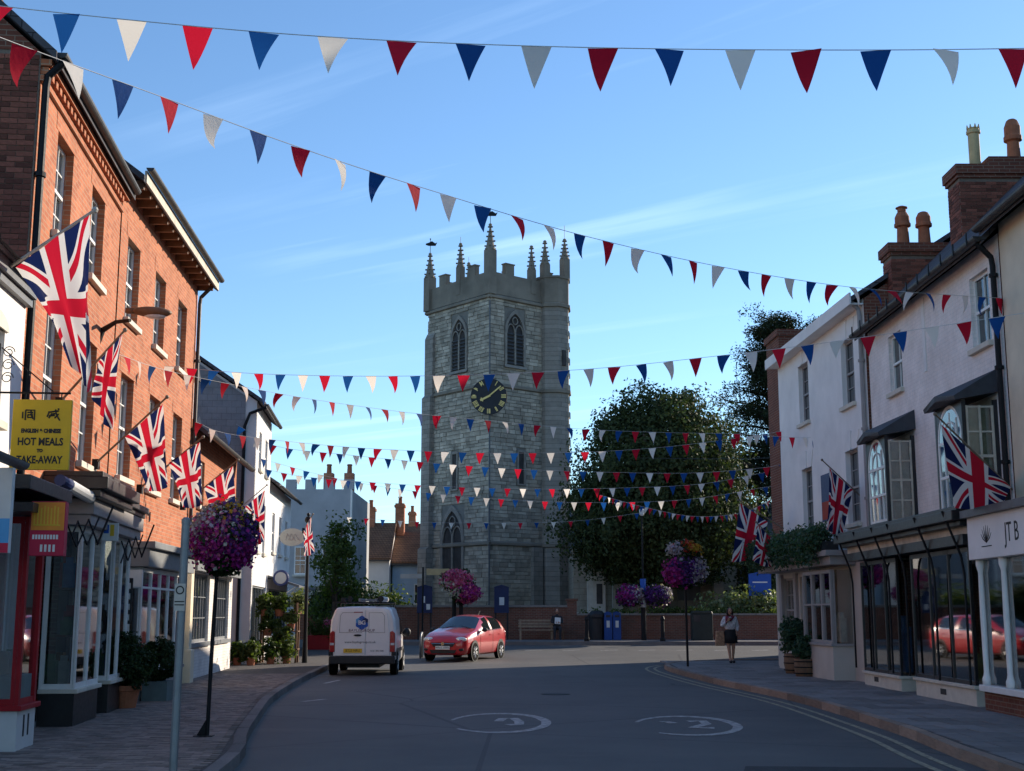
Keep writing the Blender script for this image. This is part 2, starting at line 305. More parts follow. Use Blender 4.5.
# ---------------------------------------------------------------- geometry helpers
class G:
    def __init__(s): s.v = []; s.f = []; s.mi = []; s.uv = None
    def add(s, vs, fs, m=0):
        k = len(s.v); s.v += [tuple(p) for p in vs]; s.f += [tuple(i + k for i in f) for f in fs]; s.mi += [m] * len(fs); return s
    def box(s, x0, x1, y0, y1, z0, z1, m=0):
        if x0 > x1: x0, x1 = x1, x0
        if y0 > y1: y0, y1 = y1, y0
        if z0 > z1: z0, z1 = z1, z0
        return s.add([(x0,y0,z0),(x1,y0,z0),(x1,y1,z0),(x0,y1,z0),(x0,y0,z1),(x1,y0,z1),(x1,y1,z1),(x0,y1,z1)],
                     [(0,3,2,1),(4,5,6,7),(0,1,5,4),(1,2,6,5),(2,3,7,6),(3,0,4,7)], m)
    def quad(s, a, b, c, d, m=0): return s.add([a, b, c, d], [(0, 1, 2, 3)], m)
    def poly(s, pts, m=0): return s.add(pts, [tuple(range(len(pts)))], m)
    def prism(s, poly, axis, a0, a1, m=0):
        """extrude a 2D polygon: axis 'x' takes (y,z), 'y' takes (x,z), 'z' takes (x,y)"""
        n = len(poly)
        P = lambda p, a: {'x': (a, p[0], p[1]), 'y': (p[0], a, p[1]), 'z': (p[0], p[1], a)}[axis]
        vs = [P(p, a0) for p in poly] + [P(p, a1) for p in poly]
        fs = [tuple(range(n - 1, -1, -1)), tuple(range(n, 2 * n))] + [(i, (i + 1) % n, n + (i + 1) % n, n + i) for i in range(n)]
        return s.add(vs, fs, m)
    def tube(s, pts, r, n=8, m=0, cap=True):
        pts = [Vector(p) for p in pts]; rr = r if isinstance(r, (list, tuple)) else [r] * len(pts)
        vs = []; fs = []; prev = None
        for i, p in enumerate(pts):
            d = (pts[min(i + 1, len(pts) - 1)] - pts[max(i - 1, 0)])
            d = d.normalized() if d.length > 1e-9 else Vector((0, 0, 1))
            if prev is None:
                a = d.orthogonal().normalized()
            else:
                a = prev - d * prev.dot(d); a = a.normalized() if a.length > 1e-6 else d.orthogonal().normalized()
            prev = a; b = d.cross(a)
            vs += [p + (a * math.cos(2 * math.pi * k / n) + b * math.sin(2 * math.pi * k / n)) * rr[i] for k in range(n)]
        for i in range(len(pts) - 1):
            fs += [(i*n+k, i*n+(k+1) % n, (i+1)*n+(k+1) % n, (i+1)*n+k) for k in range(n)]
        if cap: fs += [tuple(range(n - 1, -1, -1)), tuple((len(pts)-1)*n+k for k in range(n))]
        return s.add(vs, fs, m)
    def lathe(s, prof, c=(0, 0, 0), n=20, m=0, axis='z'):
        vs = []
        for r, z in prof:
            for k in range(n):
                a = 2 * math.pi * k / n; x, y = r * math.cos(a), r * math.sin(a)
                q = {'z': (x, y, z), 'y': (x, z, y), 'x': (z, x, y)}[axis]
                vs.append((c[0] + q[0], c[1] + q[1], c[2] + q[2]))
        fs = [(i*n+k, i*n+(k+1) % n, (i+1)*n+(k+1) % n, (i+1)*n+k) for i in range(len(prof)-1) for k in range(n)]
        fs += [tuple(range(n - 1, -1, -1)), tuple((len(prof)-1)*n+k for k in range(n))]
        return s.add(vs, fs, m)
    def ball(s, c, r, n=12, m=0):
        rx, ry, rz = r if isinstance(r, (tuple, list)) else (r, r, r); vs = []; h = n // 2
        for i in range(h + 1):
            ph = math.pi * i / h
            for k in range(n):
                a = 2 * math.pi * k / n; vs.append((c[0] + rx*math.sin(ph)*math.cos(a), c[1] + ry*math.sin(ph)*math.sin(a), c[2] + rz*math.cos(ph)))
        return s.add(vs, [(i*n+k, (i+1)*n+k, (i+1)*n+(k+1) % n, i*n+(k+1) % n) for i in range(h) for k in range(n)], m)
    def xf(s, mtx):
        s.v = [tuple(mtx @ Vector(p)) for p in s.v]; return s
    def mesh(s, name, mats, smooth=False):
        me = bpy.data.meshes.new(name); me.from_pydata(s.v, [], s.f)
        for q in (mats if isinstance(mats, (list, tuple)) else [mats]): me.materials.append(q)
        if any(s.mi): me.polygons.foreach_set('material_index', s.mi)
        if smooth: me.polygons.foreach_set('use_smooth', [True] * len(me.polygons))
        me.update(); return me
    def build(s, name, mats, parent=None, smooth=False, bevel=0, **k):
        return link(name, s.mesh(name, mats, smooth), parent, bevel=bevel, **k)
def link(name, me, parent=None, loc=None, rot=None, scale=None, bevel=0, label=None, kind=None):
    o = bpy.data.objects.new(name, me); COL.objects.link(o)
    if parent: o.parent = parent
    if loc is not None: o.location = loc
    if rot is not None: o.rotation_euler = rot
    if scale is not None: o.scale = scale
    if bevel:
        b = o.modifiers.new('bevel', 'BEVEL'); b.width = bevel; b.segments = 2; b.limit_method = 'ANGLE'
    if label: o['label'] = label
    if kind: o['kind'] = kind
    return o
def tag(o, label, cat, group=None):
    o['label'] = label; o['category'] = cat
    if group: o['group'] = group
    return o
def thing(name, label, cat, loc=(0, 0, 0), rz=0, group=None):
    o = bpy.data.objects.new(name, None); COL.objects.link(o); o.location = loc; o.rotation_euler = (0, 0, rz); o.empty_display_size = .3
    return tag(o, label, cat, group)
def struct(o): o['kind'] = 'structure'; return o
def copy_tree(o, parent=None):
    c = o.copy(); COL.objects.link(c); c.parent = parent
    for ch in list(o.children): copy_tree(ch, c)
    return c
def frame(name, label, cat, p0, p1, z=0):
    """a building whose local x runs along its street front and whose street side is local -y"""
    d = Vector((p1[0] - p0[0], p1[1] - p0[1])); o = thing(name, label, cat, (p0[0], p0[1], z), math.atan2(d.y, d.x))
    return o, d.length
FONT = None
def text(name, s, size, m, parent, loc, rot, depth=.002, align='CENTER', xs=1.0, bold=0):
    cu = bpy.data.curves.new(name, 'FONT'); cu.body = s; cu.size = size; cu.align_x = align; cu.align_y = 'CENTER'; cu.extrude = depth; cu.resolution_u = 2; cu.offset = bold
    o = bpy.data.objects.new(name, cu); COL.objects.link(o)
    me = bpy.data.meshes.new_from_object(o.evaluated_get(bpy.context.evaluated_depsgraph_get()))
    bpy.data.objects.remove(o); me.materials.clear(); me.materials.append(m)
    return link(name, me, parent, loc, rot, (xs, 1, 1))
# leaves: many small quads in one mesh
def leaves(name, pts, size, m, parent=None, out=None, kind=None, aspect=.6, **k):
    pts = np.asarray(pts, float); n = len(pts)
    nr = np.random.normal(size=(n, 3))
    if out is not None: nr = nr * .8 + out * 1.1
    nr /= np.linalg.norm(nr, axis=1)[:, None] + 1e-9
    a = np.cross(nr, np.random.normal(size=(n, 3))); a /= np.linalg.norm(a, axis=1)[:, None] + 1e-9
    b = np.cross(nr, a); sz = size * np.random.uniform(.6, 1.35, (n, 1)); a *= sz; b *= sz * aspect
    bend = nr * sz * .25
    V = np.stack([pts - a, pts - b + bend, pts + a, pts + b + bend], 1).reshape(-1, 3)
    me = bpy.data.meshes.new(name); me.vertices.add(4 * n); me.vertices.foreach_set('co', V.ravel())
    me.loops.add(4 * n); me.loops.foreach_set('vertex_index', np.arange(4 * n, dtype=np.int32))
    me.polygons.add(n); me.polygons.foreach_set('loop_start', np.arange(0, 4 * n, 4, dtype=np.int32)); me.polygons.foreach_set('loop_total', np.full(n, 4, dtype=np.int32))
    mm = m if isinstance(m, list) else [m]
    for q in mm: me.materials.append(q)
    if len(mm) > 1: me.polygons.foreach_set('material_index', np.random.randint(0, len(mm), n).astype(np.int32))
    me.update(calc_edges=True)
    return link(name, me, parent, kind=kind, **k)
def clumps(c, r, n, nc, spread, shell=.75):
    """points in clumps spread over an ellipsoid"""
    c = np.array(c, float); r = np.array(r, float)
    d = np.random.normal(size=(nc, 3)); d /= np.linalg.norm(d, axis=1)[:, None]
    rad = np.random.uniform(shell, 1.02, (nc, 1)); k = np.random.randint(0, nc, n)
    ce = d * rad * r
    p = ce[k] + np.clip(np.random.normal(size=(n, 3)), -1.5, 1.5) * spread * np.random.uniform(.5, 1.3, (nc, 1))[k]
    o = p / r; o /= np.linalg.norm(o, axis=1)[:, None] + 1e-9
    return p + c, o
# ================================================================ SETTING
def interp(poly, y):
    for (x0, y0), (x1, y1) in zip(poly, poly[1:]):
        if y0 <= y <= y1: return x0 + (x1 - x0) * (y - y0) / (y1 - y0)
    return poly[0][0] if y < poly[0][1] else poly[-1][0]
def spline(pts, step):
    """Catmull-Rom resample of a 2D/3D polyline"""
    P = [Vector(p) for p in pts]; P = [P[0] * 2 - P[1]] + P + [P[-1] * 2 - P[-2]]; out = []
    for i in range(1, len(P) - 2):
        a, b, c, d = P[i-1:i+3]; n = max(2, int((c - b).length / step))
        for k in range(n):
            t = k / n; out.append(.5 * ((2*b) + (c-a)*t + (2*a-5*b+4*c-d)*t*t + (3*b-a-3*c+d)*t**3))
    out.append(P[-2]); return out
g = G(); g.quad((-3000, -600, -.12), (3000, -600, -.12), (3000, 3500, -.12), (-3000, 3500, -.12)); struct(g.build('ground', M['grass']))
g = G(); ys = [-25, 0, 20, 40] + [44 + i for i in range(18)] + [75, 130]; xs = [-70, -20, 0, 20, 80]
V = [(x, y, gz(y)) for y in ys for x in xs]; n = len(xs)
g.add(V, [(j*n+i, j*n+i+1, (j+1)*n+i+1, (j+1)*n+i) for j in range(len(ys)-1) for i in range(n-1)]); struct(g.build('road', M['road'], smooth=True))
KL = [(-2.2, -10), (-2.55, 6), (-2.97, 14.28), (-3.5, 17.7), (-4.1, 22.0), (-4.5, 25.1), (-5.05, 31.9), (-5.5, 40.5), (-5.9, 48), (-6.6, 54), (-8.2, 60), (-10, 66)]
KR = [(5.0, -10), (5.0, 6), (5.07, 14.28), (5.33, 18.41), (5.36, 24.85), (4.85, 30.57), (4.62, 34.3), (4.5, 37.8), (4.62, 40.2), (5.1, 42.0), (5.95, 43.5), (7.6, 44.5), (10, 44.9), (16, 45), (60, 45)]
SL = spline([(x, y, 0) for x, y in KL], .4); SR = spline([(x, y, 0) for x, y in KR], .4)
g = G(); V = []
for p in SL: V += [(p.x - .13, p.y, gz(p.y) + .115), (-30, p.y, gz(p.y) + .115)]
g.add(V, [(2*i, 2*i+1, 2*i+3, 2*i+2) for i in range(len(SL)-1)]); pavL = struct(g.build('left_pavement', M['joint']))
inner = [(p.x + .13, p.y) for p in SR if p.y < 40] + [(p.x + .10, p.y - .1) for p in SR if p.y >= 40]
g = G(); g.poly([(x, y, .115) for x, y in inner] + [(60, -10, .115)]); pavR = struct(g.build('right_pavement', M['joint']))
g = G(); xs = [-7.5, -3, 0, 8, 20, 45]; g = G()
for a, b in zip(xs, xs[1:]): g.box(a, b, 56.2, 60.3, .1, .46)
struct(g.build('far_pavement', M['slab']))
# kerb stones one by one
def kerbs(name, S, side, m, parent):
    acc = 0; a = S[0]; k = 0; pts = []
    for p, q in zip(S, S[1:]):
        acc += (q - p).length
        if acc >= .9: pts.append((a, q)); a = q; acc = 0
    u = G().box(-.5, .5, -.5, .5, -.5, .5).mesh('kerb_stone', m)
    for a, b in pts:
        if a.y < 9: continue
        d = b - a; mid = (a + b) / 2; nrm = Vector((d.y, -d.x, 0)).normalized() * side
        c = mid + nrm * .065
        link('kerb_stone', u, parent, (c.x, c.y, gz(c.y) + .055 + random.uniform(-.004, .004)), (random.uniform(-.01, .01), 0, math.atan2(d.y, d.x)), (d.length - .012, .15, .15), bevel=0)
kerbs('kerb', SL, -1, M['kerb_l'], pavL); kerbs('kerb', SR, 1, M['kerb_r'], pavR)
# block pavers on the left, slabs on the right
g = G(); y = 10.6; row = 0
while y < 34:
    x1 = interp(KL, y) - .17; x = x1 - (0 if row % 2 else .1)
    while x > -8.2 and x > -6.2 - .13 * max(0, y - 16):
        h = .121 + random.uniform(-.0025, .0035)
        g.box(x - .196, x, y, y + .096, .10, h); x -= .2
    y += .1; row += 1
g.build('paver', M['paver'], pavL, kind='stuff')
u = G().box(-.5, .5, -.5, .5, -.5, .5).mesh('paving_slab', M['slab']); y = 12.6; row = 0; cnt = 0
gs = G()
while y < 43.2:
    x = interp(KR, min(y + .6, 40)) + .2 + (.3 if row % 2 else 0); first = True
    if first and row % 2:
        gs.box(x - .3, x - .006, y, y + .594, .08, .1195)
    while x < 8.6:
        wd = .6
        if cnt < 290: link('paving_slab', u, pavR, (x + wd / 2, y + .3, .1 + random.uniform(-.002, .003)), (random.uniform(-.004, .004), random.uniform(-.004, .004), 0), (wd - .02, .58, .04)); cnt += 1
        else: gs.box(x, x + wd - .02, y, y + .58, .08, .12 + random.uniform(-.002, .003))
        x += wd
    y += .6; row += 1
gs.build('paving_slab', M['slab'], pavR, kind='stuff')
# ---- painted road markings
def band(pts, wdt, m, name, parent=None, z=.005):
    g = G(); V = []
    for i, p in enumerate(pts):
        d = (pts[min(i+1, len(pts)-1)] - pts[max(0, i-1)]).normalized(); nn = Vector((-d.y, d.x, 0)) * wdt / 2
        V += [p + nn, p - nn]
    V = [(v.x, v.y, gz(v.y) + z) for v in V]
    g.add(V, [(2*i, 2*i+1, 2*i+3, 2*i+2) for i in range(len(pts)-1)]); return struct(g.build(name, m, parent))
for off in (.30, .55):
    P = []
    for i, p in enumerate(SR):
        if p.y > 44.2 or p.y < 4: continue
        d = (SR[min(i+1, len(SR)-1)] - SR[max(0, i-1)]).normalized(); P.append(p + Vector((-d.y, d.x, 0)) * off)
    band(P, .085, M['paint_y'], 'yellow_line')
def roundel(c, rx, ry, rot, a0, a1, digits):
    g = G(); V = []; n = 48; cr, sr = math.cos(rot), math.sin(rot)
    for i in range(n + 1):
        a = R(a0 + (a1 - a0) * i / n); tq = i / n
        wv = (.07 + .13 * (1 - abs(2 * tq - 1)) ** .8) * (1 + .25 * math.sin(i * 1.7) * (1 - abs(2*tq-1)) * .2)
        for k in (1, 1 - wv):
            x, y = rx * k * math.cos(a), ry * k * math.sin(a); V.append((c[0] + x * cr - y * sr, c[1] + x * sr + y * cr, .005))
    g.add(V, [(2*i, 2*i+1, 2*i+3, 2*i+2) for i in range(n)])
    for pts in digits:
        V = []
        for i, (x, y) in enumerate(pts):
            dx = pts[min(i+1, len(pts)-1)][0] - pts[max(0, i-1)][0]; dy = pts[min(i+1, len(pts)-1)][1] - pts[max(0, i-1)][1]; L = math.hypot(dx, dy) or 1
            for s in (1, -1):
                qx = x - dy / L * s * .075; qy = y + dx / L * s * .14
                V.append((c[0] + qx * cr - qy * sr, c[1] + qx * sr + qy * cr, .005))
        g.add(V, [(2*i, 2*i+1, 2*i+3, 2*i+2) for i in range(len(pts)-1)])
    struct(g.build('painted_roundel', M['paint']))
roundel((-.19, 20.5), .79, 1.85, 0, 168, -142, [[(-.02, .15), (.04, .7), (.22, .75), (.30, .1), (.30, -.35), (.12, -.5)]])
roundel((2.62, 20.0), .80, 1.75, R(-4), 165, -128, [[(.05, .65), (.28, .75), (.30, .2), (.05, -.45), (.36, -.5)], [(-.36, .5), (-.3, .55), (-.18, .3)]])
for p in ([(-3.95, 25.2), (-3.62, 25.9)], [(-4.45, 31.6), (-4.3, 33.2)], [(-5.2, 35.3), (-4.7, 35.6)]):
    band([Vector((*q, 0)) for q in p], .11, M['paint'], 'white_line')
for k in range(7):
    x = .5 + k * 1.5; band([Vector((x, 52.4, 0)), Vector((x + .7, 52.7, 0))], .14, M['paint'], 'white_line')
g = G(); g.add([(2.35, 13.8, .004), (4.6, 13.6, .004), (4.45, 14.55, .004), (2.55, 14.7, .004)], [(0, 1, 2, 3)]); struct(g.build('road_patch', M['asphalt']))
g = G(); g.lathe([(.30, .003), (.30, .008), (.27, .008)], (.9, 27.5, 0), 24); struct(g.build('manhole_cover', M['iron']))
# churchyard beyond the wall
g = G(); g.add([(-14, 60.9, .5), (70, 60.9, .5), (70, 140, .8), (-14, 140, .8)], [(0, 1, 2, 3)]); struct(g.build('churchyard_lawn', M['grass']))
# ================================================================ BUILDING HELPERS
def wall(parent, u0, u1, z0, z1, ops, m, v=0., rev=.13, name='wall', m2=None):
    us = sorted({u0, u1, *[o[0] for o in ops], *[o[1] for o in ops]}); zs = sorted({z0, z1, *[o[2] for o in ops], *[o[3] for o in ops]})
    g = G()
    for a, b in zip(us, us[1:]):
        for c, d in zip(zs, zs[1:]):
            mu, mz = (a + b) / 2, (c + d) / 2
            if any(o[0] < mu < o[1] and o[2] < mz < o[3] for o in ops): continue
            g.quad((a, v, c), (b, v, c), (b, v, d), (a, v, d))
    for (a, b, c, d) in [o[:4] for o in ops]:
        r = v + rev
        g.quad((a, v, c), (a, v, d), (a, r, d), (a, r, c)); g.quad((b, v, d), (b, v, c), (b, r, c), (b, r, d))
        g.quad((a, v, d), (b, v, d), (b, r, d), (a, r, d)); g.quad((b, v, c), (a, v, c), (a, r, c), (b, r, c))
    return g.build(name, m, parent)
PANE = G().box(0, 1, -.5, .5, 0, 1).mesh('pane', M['glass'])
PANE_S = G().box(0, 1, -.5, .5, 0, 1).mesh('pane', M['glass_s'])
def sash(parent, a, b, c, d, v=0., rev=.11, cols=2, rows=4, fm=None, sill=True, pane=None, fw=.055, meet=True, label=None, bar=.022, backing=None):
    fm = fm or M['wood_w']; pane = pane or PANE; g = G(); y0, y1 = v + rev - .05, v + rev + .02
    g.box(a, a + fw, y0, y1, c, d); g.box(b - fw, b, y0, y1, c, d); g.box(a + fw, b - fw, y0, y1, d - fw, d); g.box(a + fw, b - fw, y0, y1, c, c + fw * 1.3)
    mid = (c + d) / 2
    if meet: g.box(a + fw, b - fw, y0 - .012, y1 - .005, mid - .025, mid + .025)
    iu = (a + fw, b - fw); iz = (c + fw * 1.3, d - fw)
    for k in range(1, cols):
        x = iu[0] + (iu[1] - iu[0]) * k / cols; g.box(x - bar / 2, x + bar / 2, y0 + .012, y1 - .012, iz[0], iz[1])
    for k in range(1, rows):
        z = iz[0] + (iz[1] - iz[0]) * k / rows
        if meet and abs(z - mid) < .06: continue
        g.box(iu[0], iu[1], y0 + .014, y1 - .014, z - bar / 2, z + bar / 2)
    w_ = g.build('window', fm, parent, label=label)
    pw, ph = (iu[1] - iu[0]) / cols, (iz[1] - iz[0]) / rows
    for i in range(cols):
        for j in range(rows):
            link('pane', pane, w_, (iu[0] + pw * i, v + rev - .01, iz[0] + ph * j), (random.uniform(-.012, .012), 0, random.uniform(-.008, .008)), (pw, .006, ph))
    if sill:
        G().box(a - .07, b + .07, v - .09, v + rev - .055, c - .10, c - .001).build('sill', M['sill'], w_, bevel=.008)
    if backing is not None:
        G().box(a + .01, b - .01, v + rev + .12, v + rev + .14, c + backing * (d - c), d - .01).build('blind', M['blind'], w_)
    return w_
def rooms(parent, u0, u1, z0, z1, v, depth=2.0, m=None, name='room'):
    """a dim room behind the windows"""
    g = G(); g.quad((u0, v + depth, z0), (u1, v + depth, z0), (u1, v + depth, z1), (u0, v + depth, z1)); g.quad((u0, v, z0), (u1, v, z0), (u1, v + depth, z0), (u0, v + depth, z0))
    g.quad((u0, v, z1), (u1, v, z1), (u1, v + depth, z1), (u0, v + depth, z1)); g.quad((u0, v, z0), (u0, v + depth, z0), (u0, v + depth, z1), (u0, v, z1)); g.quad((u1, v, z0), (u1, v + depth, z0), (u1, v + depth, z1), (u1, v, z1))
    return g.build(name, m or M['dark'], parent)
def bodywalls(parent, L, z1, depth, m, ends=(True, True), rise=0, name='side_wall', z0=0):
    """end walls (gables when rise > 0) and the back"""
    for k, u in ((0, 0), (1, L)):
        if not ends[k]: continue
        pts = [(.02, z0), (depth, z0), (depth, z1)] + ([(depth / 2, z1 + rise)] if rise else []) + [(.02, z1)]
        G().prism(pts, 'x', u + .003 if k == 0 else u - .25, u + .25 if k == 0 else u - .003, 0).build('gable_wall' if rise else name, m, parent)
    G().box(.26, L - .26, depth - .25, depth, z0, z1).build('back_wall', m, parent)
def gable_roof(parent, L, z1, depth, rise, m, over=.3, ends=.12, th=.12):
    s = rise / (depth / 2); g = G()
    for sg, y0, y1 in ((1, -over, depth / 2), (-1, depth + over, depth / 2)):
        za, zb = z1 - over * s, z1 + rise
        g.add([(-ends, y0, za), (L + ends, y0, za), (L + ends, y1, zb), (-ends, y1, zb), (-ends, y0, za + th), (L + ends, y0, za + th), (L + ends, y1, zb + th), (-ends, y1, zb + th)],
              [(0,3,2,1),(4,5,6,7),(0,1,5,4),(1,2,6,5),(2,3,7,6),(3,0,4,7)])
    r = g.build('roof', m, parent)
    G().tube([(-ends, depth / 2, z1 + rise + th), (L + ends, depth / 2, z1 + rise + th)], .10, 8).build('ridge', m, r)
    return r
def gutter(parent, L, z, v, m=None, r=.06, u0=0):
    g = G(); g.prism([(v + r * math.cos(a), z + r * math.sin(a)) for a in [math.pi + math.pi * k / 8 for k in range(9)]] + [(v + r * .8, z), (v - r * .8, z)], 'x', u0, L)
    return g.build('gutter', m or M['gutter'], parent)
def downpipe(parent, u, z0, z1, v, m=None, r=.045):
    g = G(); g.tube([(u, v, z0), (u, v, z1 - .4), (u, v - .02, z1 - .25), (u, v - .25, z1)], r, 10)
    z = z0 + .8
    while z < z1 - .5: g.lathe([(r * 1.5, z), (r * 1.5, z + .06)], (u, v, 0), 10); z += 1.6
    return g.build('downpipe', m or M['iron'], parent, smooth=False)
UB = G().box(-.5, .5, -.5, .5, -.5, .5)
BRICK = UB.mesh('brick', M['brickp']); BRICK_O = UB.mesh('brick', M['brickp2'])
def brick_face(parent, u0, u1, z0, z1, y, mesh, axis='x', prow=.012, limit=400, inside=None):
    """single bricks laid proud of a mortar bed; axis 'x' lays along x at depth y, 'y' lays along y at x = y"""
    z = z0; row = 0; n = 0
    while z + .065 <= z1 + .001 and n < limit:
        x = u0 - (.1125 if row % 2 else 0)
        while x < u1 - .02:
            a, b = max(x, u0), min(x + .215, u1)
            if b - a > .03 and (inside is None or inside((a + b) / 2, z)):
                d = prow + random.uniform(-.003, .003)
                loc = ((a + b) / 2, y, z + .0325) if axis == 'x' else (y, (a + b) / 2, z + .0325)
                link('brick', mesh, parent, loc, None, (b - a, d * 2, .064) if axis == 'x' else (d * 2, b - a, .064)); n += 1
            x += .225
        z += .075; row += 1
    return n
def chimney(parent, x0, x1, y0, y1, z0, z1, pots, m=None, faces=True, vis=None):
    """brick stack with an oversailing cap and clay pots; local coordinates of the building"""
    c = G().box(x0, x1, y0, y1, z0, z1).build('chimney', M['mortar'] if faces else (m or M['brickd']), parent)
    G().box(x0 - .05, x1 + .05, y0 - .05, y1 + .05, z1 - .28, z1 - .20).box(x0 - .09, x1 + .09, y0 - .09, y1 + .09, z1 - .199, z1 + .02).build('cap', M['brickd'], c, bevel=.01)
    for (px, py, h, kind) in pots:
        g = G()
        if kind == 'buff':
            g.lathe([(.12, 0), (.12, h * .85), (.15, h * .87), (.15, h * .93), (.12, h * .94), (.12, h)], (px, py, z1 + .02), 16)
            for k in range(8): a = k * math.pi / 4; g.tube([(px + .12 * math.cos(a), py + .12 * math.sin(a), z1 + h), (px + .13 * math.cos(a), py + .13 * math.sin(a), z1 + h + .09)], [.03, .008], 5)
        else:
            g.lathe([(.15, 0), (.13, h * .5), (.13, h * .55), (.19, h * .58), (.19, h * .66), (.17, h * .68), (.17, h * .85), (.12, h * .97), (.08, h)], (px, py, z1 + .02), 16)
            if kind == 'cowl': g.lathe([(.10, h), (.10, h + .08), (.14, h + .09), (.14, h + .11), (.08, h + .14)], (px, py, z1 + .02), 14)
        g.build('chimney_pot', M['buffpot'] if kind == 'buff' else M['terracotta'], c, smooth=False)
    return c
# ================================================================ LEFT ROW
def goods(parent_frame, u0, u1, v, z, n, label, group, hmax=.3, cols=None):
    """separate boxed goods standing on a display shelf (top-level things)"""
    mw = Matrix.Translation(parent_frame.location) @ parent_frame.rotation_euler.to_matrix().to_4x4()
    for k in range(n):
        u = u0 + (u1 - u0) * (k + .5) / n; w_ = (u1 - u0) / n * random.uniform(.4, .8); h = random.uniform(.4, 1) * hmax
        g = G().box(-w_/2, w_/2, -.08, .08, 0, h * .8); g.box(-w_ * .3, w_ * .3, -.05, .05, h * .8, h)
        mm = random.choice(cols or M['goods']); o = g.build('display_box', mm); cn = mm.name.split('_')[1]
        p = mw @ Vector((u, v + random.uniform(-.1, .1), z)); o.location = p; o.rotation_euler = (0, 0, parent_frame.rotation_euler.z + random.uniform(-.3, .3))
        od = ('first', 'second', 'third', 'fourth', 'fifth', 'sixth', 'seventh', 'eighth', 'ninth', 'tenth', 'eleventh', 'twelfth')[k]
        tag(o, '%s item, %s from the left %s' % (cn, od, label), 'shop display', group)
def shop_bay(parent, u0, u1, v, zs, zt, fm, riser_m, riser0=.115, posts=(3, 2), transom=None, name='bay_window', sill_m=None, pw=.06, both=True):
    """a projecting shop window: stall riser, sill, posts, head, panes on the front and on the near end"""
    b = G().box(u0, u1, v, 0, riser0, zs - .06).build('stall_riser', riser_m, parent)
    G().box(u0 - .05, u1 + .05, v - .05, 0, zs - .059, zs).build('sill', sill_m or fm, b, bevel=.008)
    g = G(); nf, ne = posts; us = [u0 + (u1 - u0) * k / nf for k in range(nf + 1)]
    for u in us:
        a = min(max(u - pw / 2, u0), u1 - pw); g.box(a, a + pw, v, v + pw, zs, zt)
    vv = [v + (0 - v) * k / ne for k in range(1, ne + 1)]
    for q in vv:
        y0 = min(q - pw / 2, -pw)
        g.box(u0, u0 + pw, y0, y0 + pw, zs, zt)
        if both: g.box(u1 - pw, u1, y0, y0 + pw, zs, zt)
    g.box(u0 + pw, u1 - pw, v + .004, v + pw - .004, zt - .08, zt - .002); g.box(u0 + pw, u1 - pw, v + .004, v + pw - .004, zs + .001, zs + .07)
    g.box(u0 + .004, u0 + pw - .004, v + pw, -.001, zt - .08, zt - .002); g.box(u0 + .004, u0 + pw - .004, v + pw, -.001, zs + .001, zs + .07)
    if transom: g.box(u0 + pw, u1 - pw, v + .006, v + pw - .006, transom - .02, transom + .02); g.box(u0 + .006, u0 + pw - .006, v + pw, -.002, transom - .02, transom + .02)
    w_ = g.build(name, fm, parent)
    for a, c in zip(us, us[1:]): link('pane', PANE_S, w_, (a, v + pw / 2, zs), None, (c - a, .008, zt - zs))
    q0 = v
    for q in vv:
        link('pane', PANE_S, w_, (u0 + pw / 2, q0, zs), (0, 0, math.pi / 2), (q - q0, .008, zt - zs))
        if both: link('pane', PANE_S, w_, (u1 - pw / 2, q0, zs), (0, 0, math.pi / 2), (q - q0, .008, zt - zs))
        q0 = q
    return w_
# ---- white two-storey shop at the edge of the picture
A, L = frame('white_shop_building', 'white rendered two-storey shop at the left edge, below the brick gable', 'building', (-5.45, 9.0), (-6.22, 16.22))
wall(A, 0, L, 3.2, 5.5, [(L - 1.75, L - .85, 3.9, 5.0)], M['white'], rev=.15)
wn = sash(A, L - 1.75, L - .85, 3.9, 5.0, 0, .12, 2, 3); 
g = G(); pts = [(L - 1.75 + .45 + .53 * math.cos(a), 5.0 + .2 * math.sin(a)) for a in [math.pi * k / 12 for k in range(13)]]; g.prism(pts, 'y', -.03, .03); g.build('arched_lintel', M['sill'], A)
wall(A, 0, L, .115, 3.2, [(L - 1.5, L - .2, .6, 2.9)], M['white'], name='shopfront_wall')
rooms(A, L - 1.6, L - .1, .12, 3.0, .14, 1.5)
G().box(0, L, -.08, .0, 5.5, 5.72).box(0, L, -.13, -.081, 5.60, 5.76).build('cornice', M['lead'], A)
gutter(A, L, 5.84, -.12, M['lead'])
g = G(); g.add([(0, -.3, 5.75), (L, -.3, 5.75), (L, 3.2, 7.6), (0, 3.2, 7.6), (0, 6.5, 5.75), (L, 6.5, 5.75)], [(0, 1, 2, 3), (3, 2, 5, 4)]); g.build('roof', M['slate'], A)
bodywalls(A, L, 5.5, 6.4, M['white'], (True, False), 0)
# red timber shopfront bay with its canopy
shop_bay(A, L - 1.22, L - .42, -.52, .62, 2.75, M['wood_r'], M['whiteiron'], posts=(1, 1), pw=.09, sill_m=M['wood_r'])
r = [c for c in A.children if c.name.startswith('stall_riser')][0]
for k in (0, 1): G().box(L - .95 + k * .2, L - .90 + k * .2, -.526, -.521, .26, .5).build('vent', M['plastic_k'], r)
G().box(L - 1.9, L - .3, -.72, .0, 2.76, 2.86).build('shopfront_soffit', M['wood_k'], A)
G().box(L - 2.0, L + .05, -.70, .0, 3.0, 3.16).box(L - .5, L + .05, -.66, -.05, 2.87, 3.05).build('canopy', M['wood_k'], A, bevel=.01)
gutter(A, L - 2.5, 3.22, -.74, M['lead'], .075, u0=L - 5)
G().box(L - 1.1, L - .6, -.5, -.1, .63, .95).build('window_box', M['planter'], A)
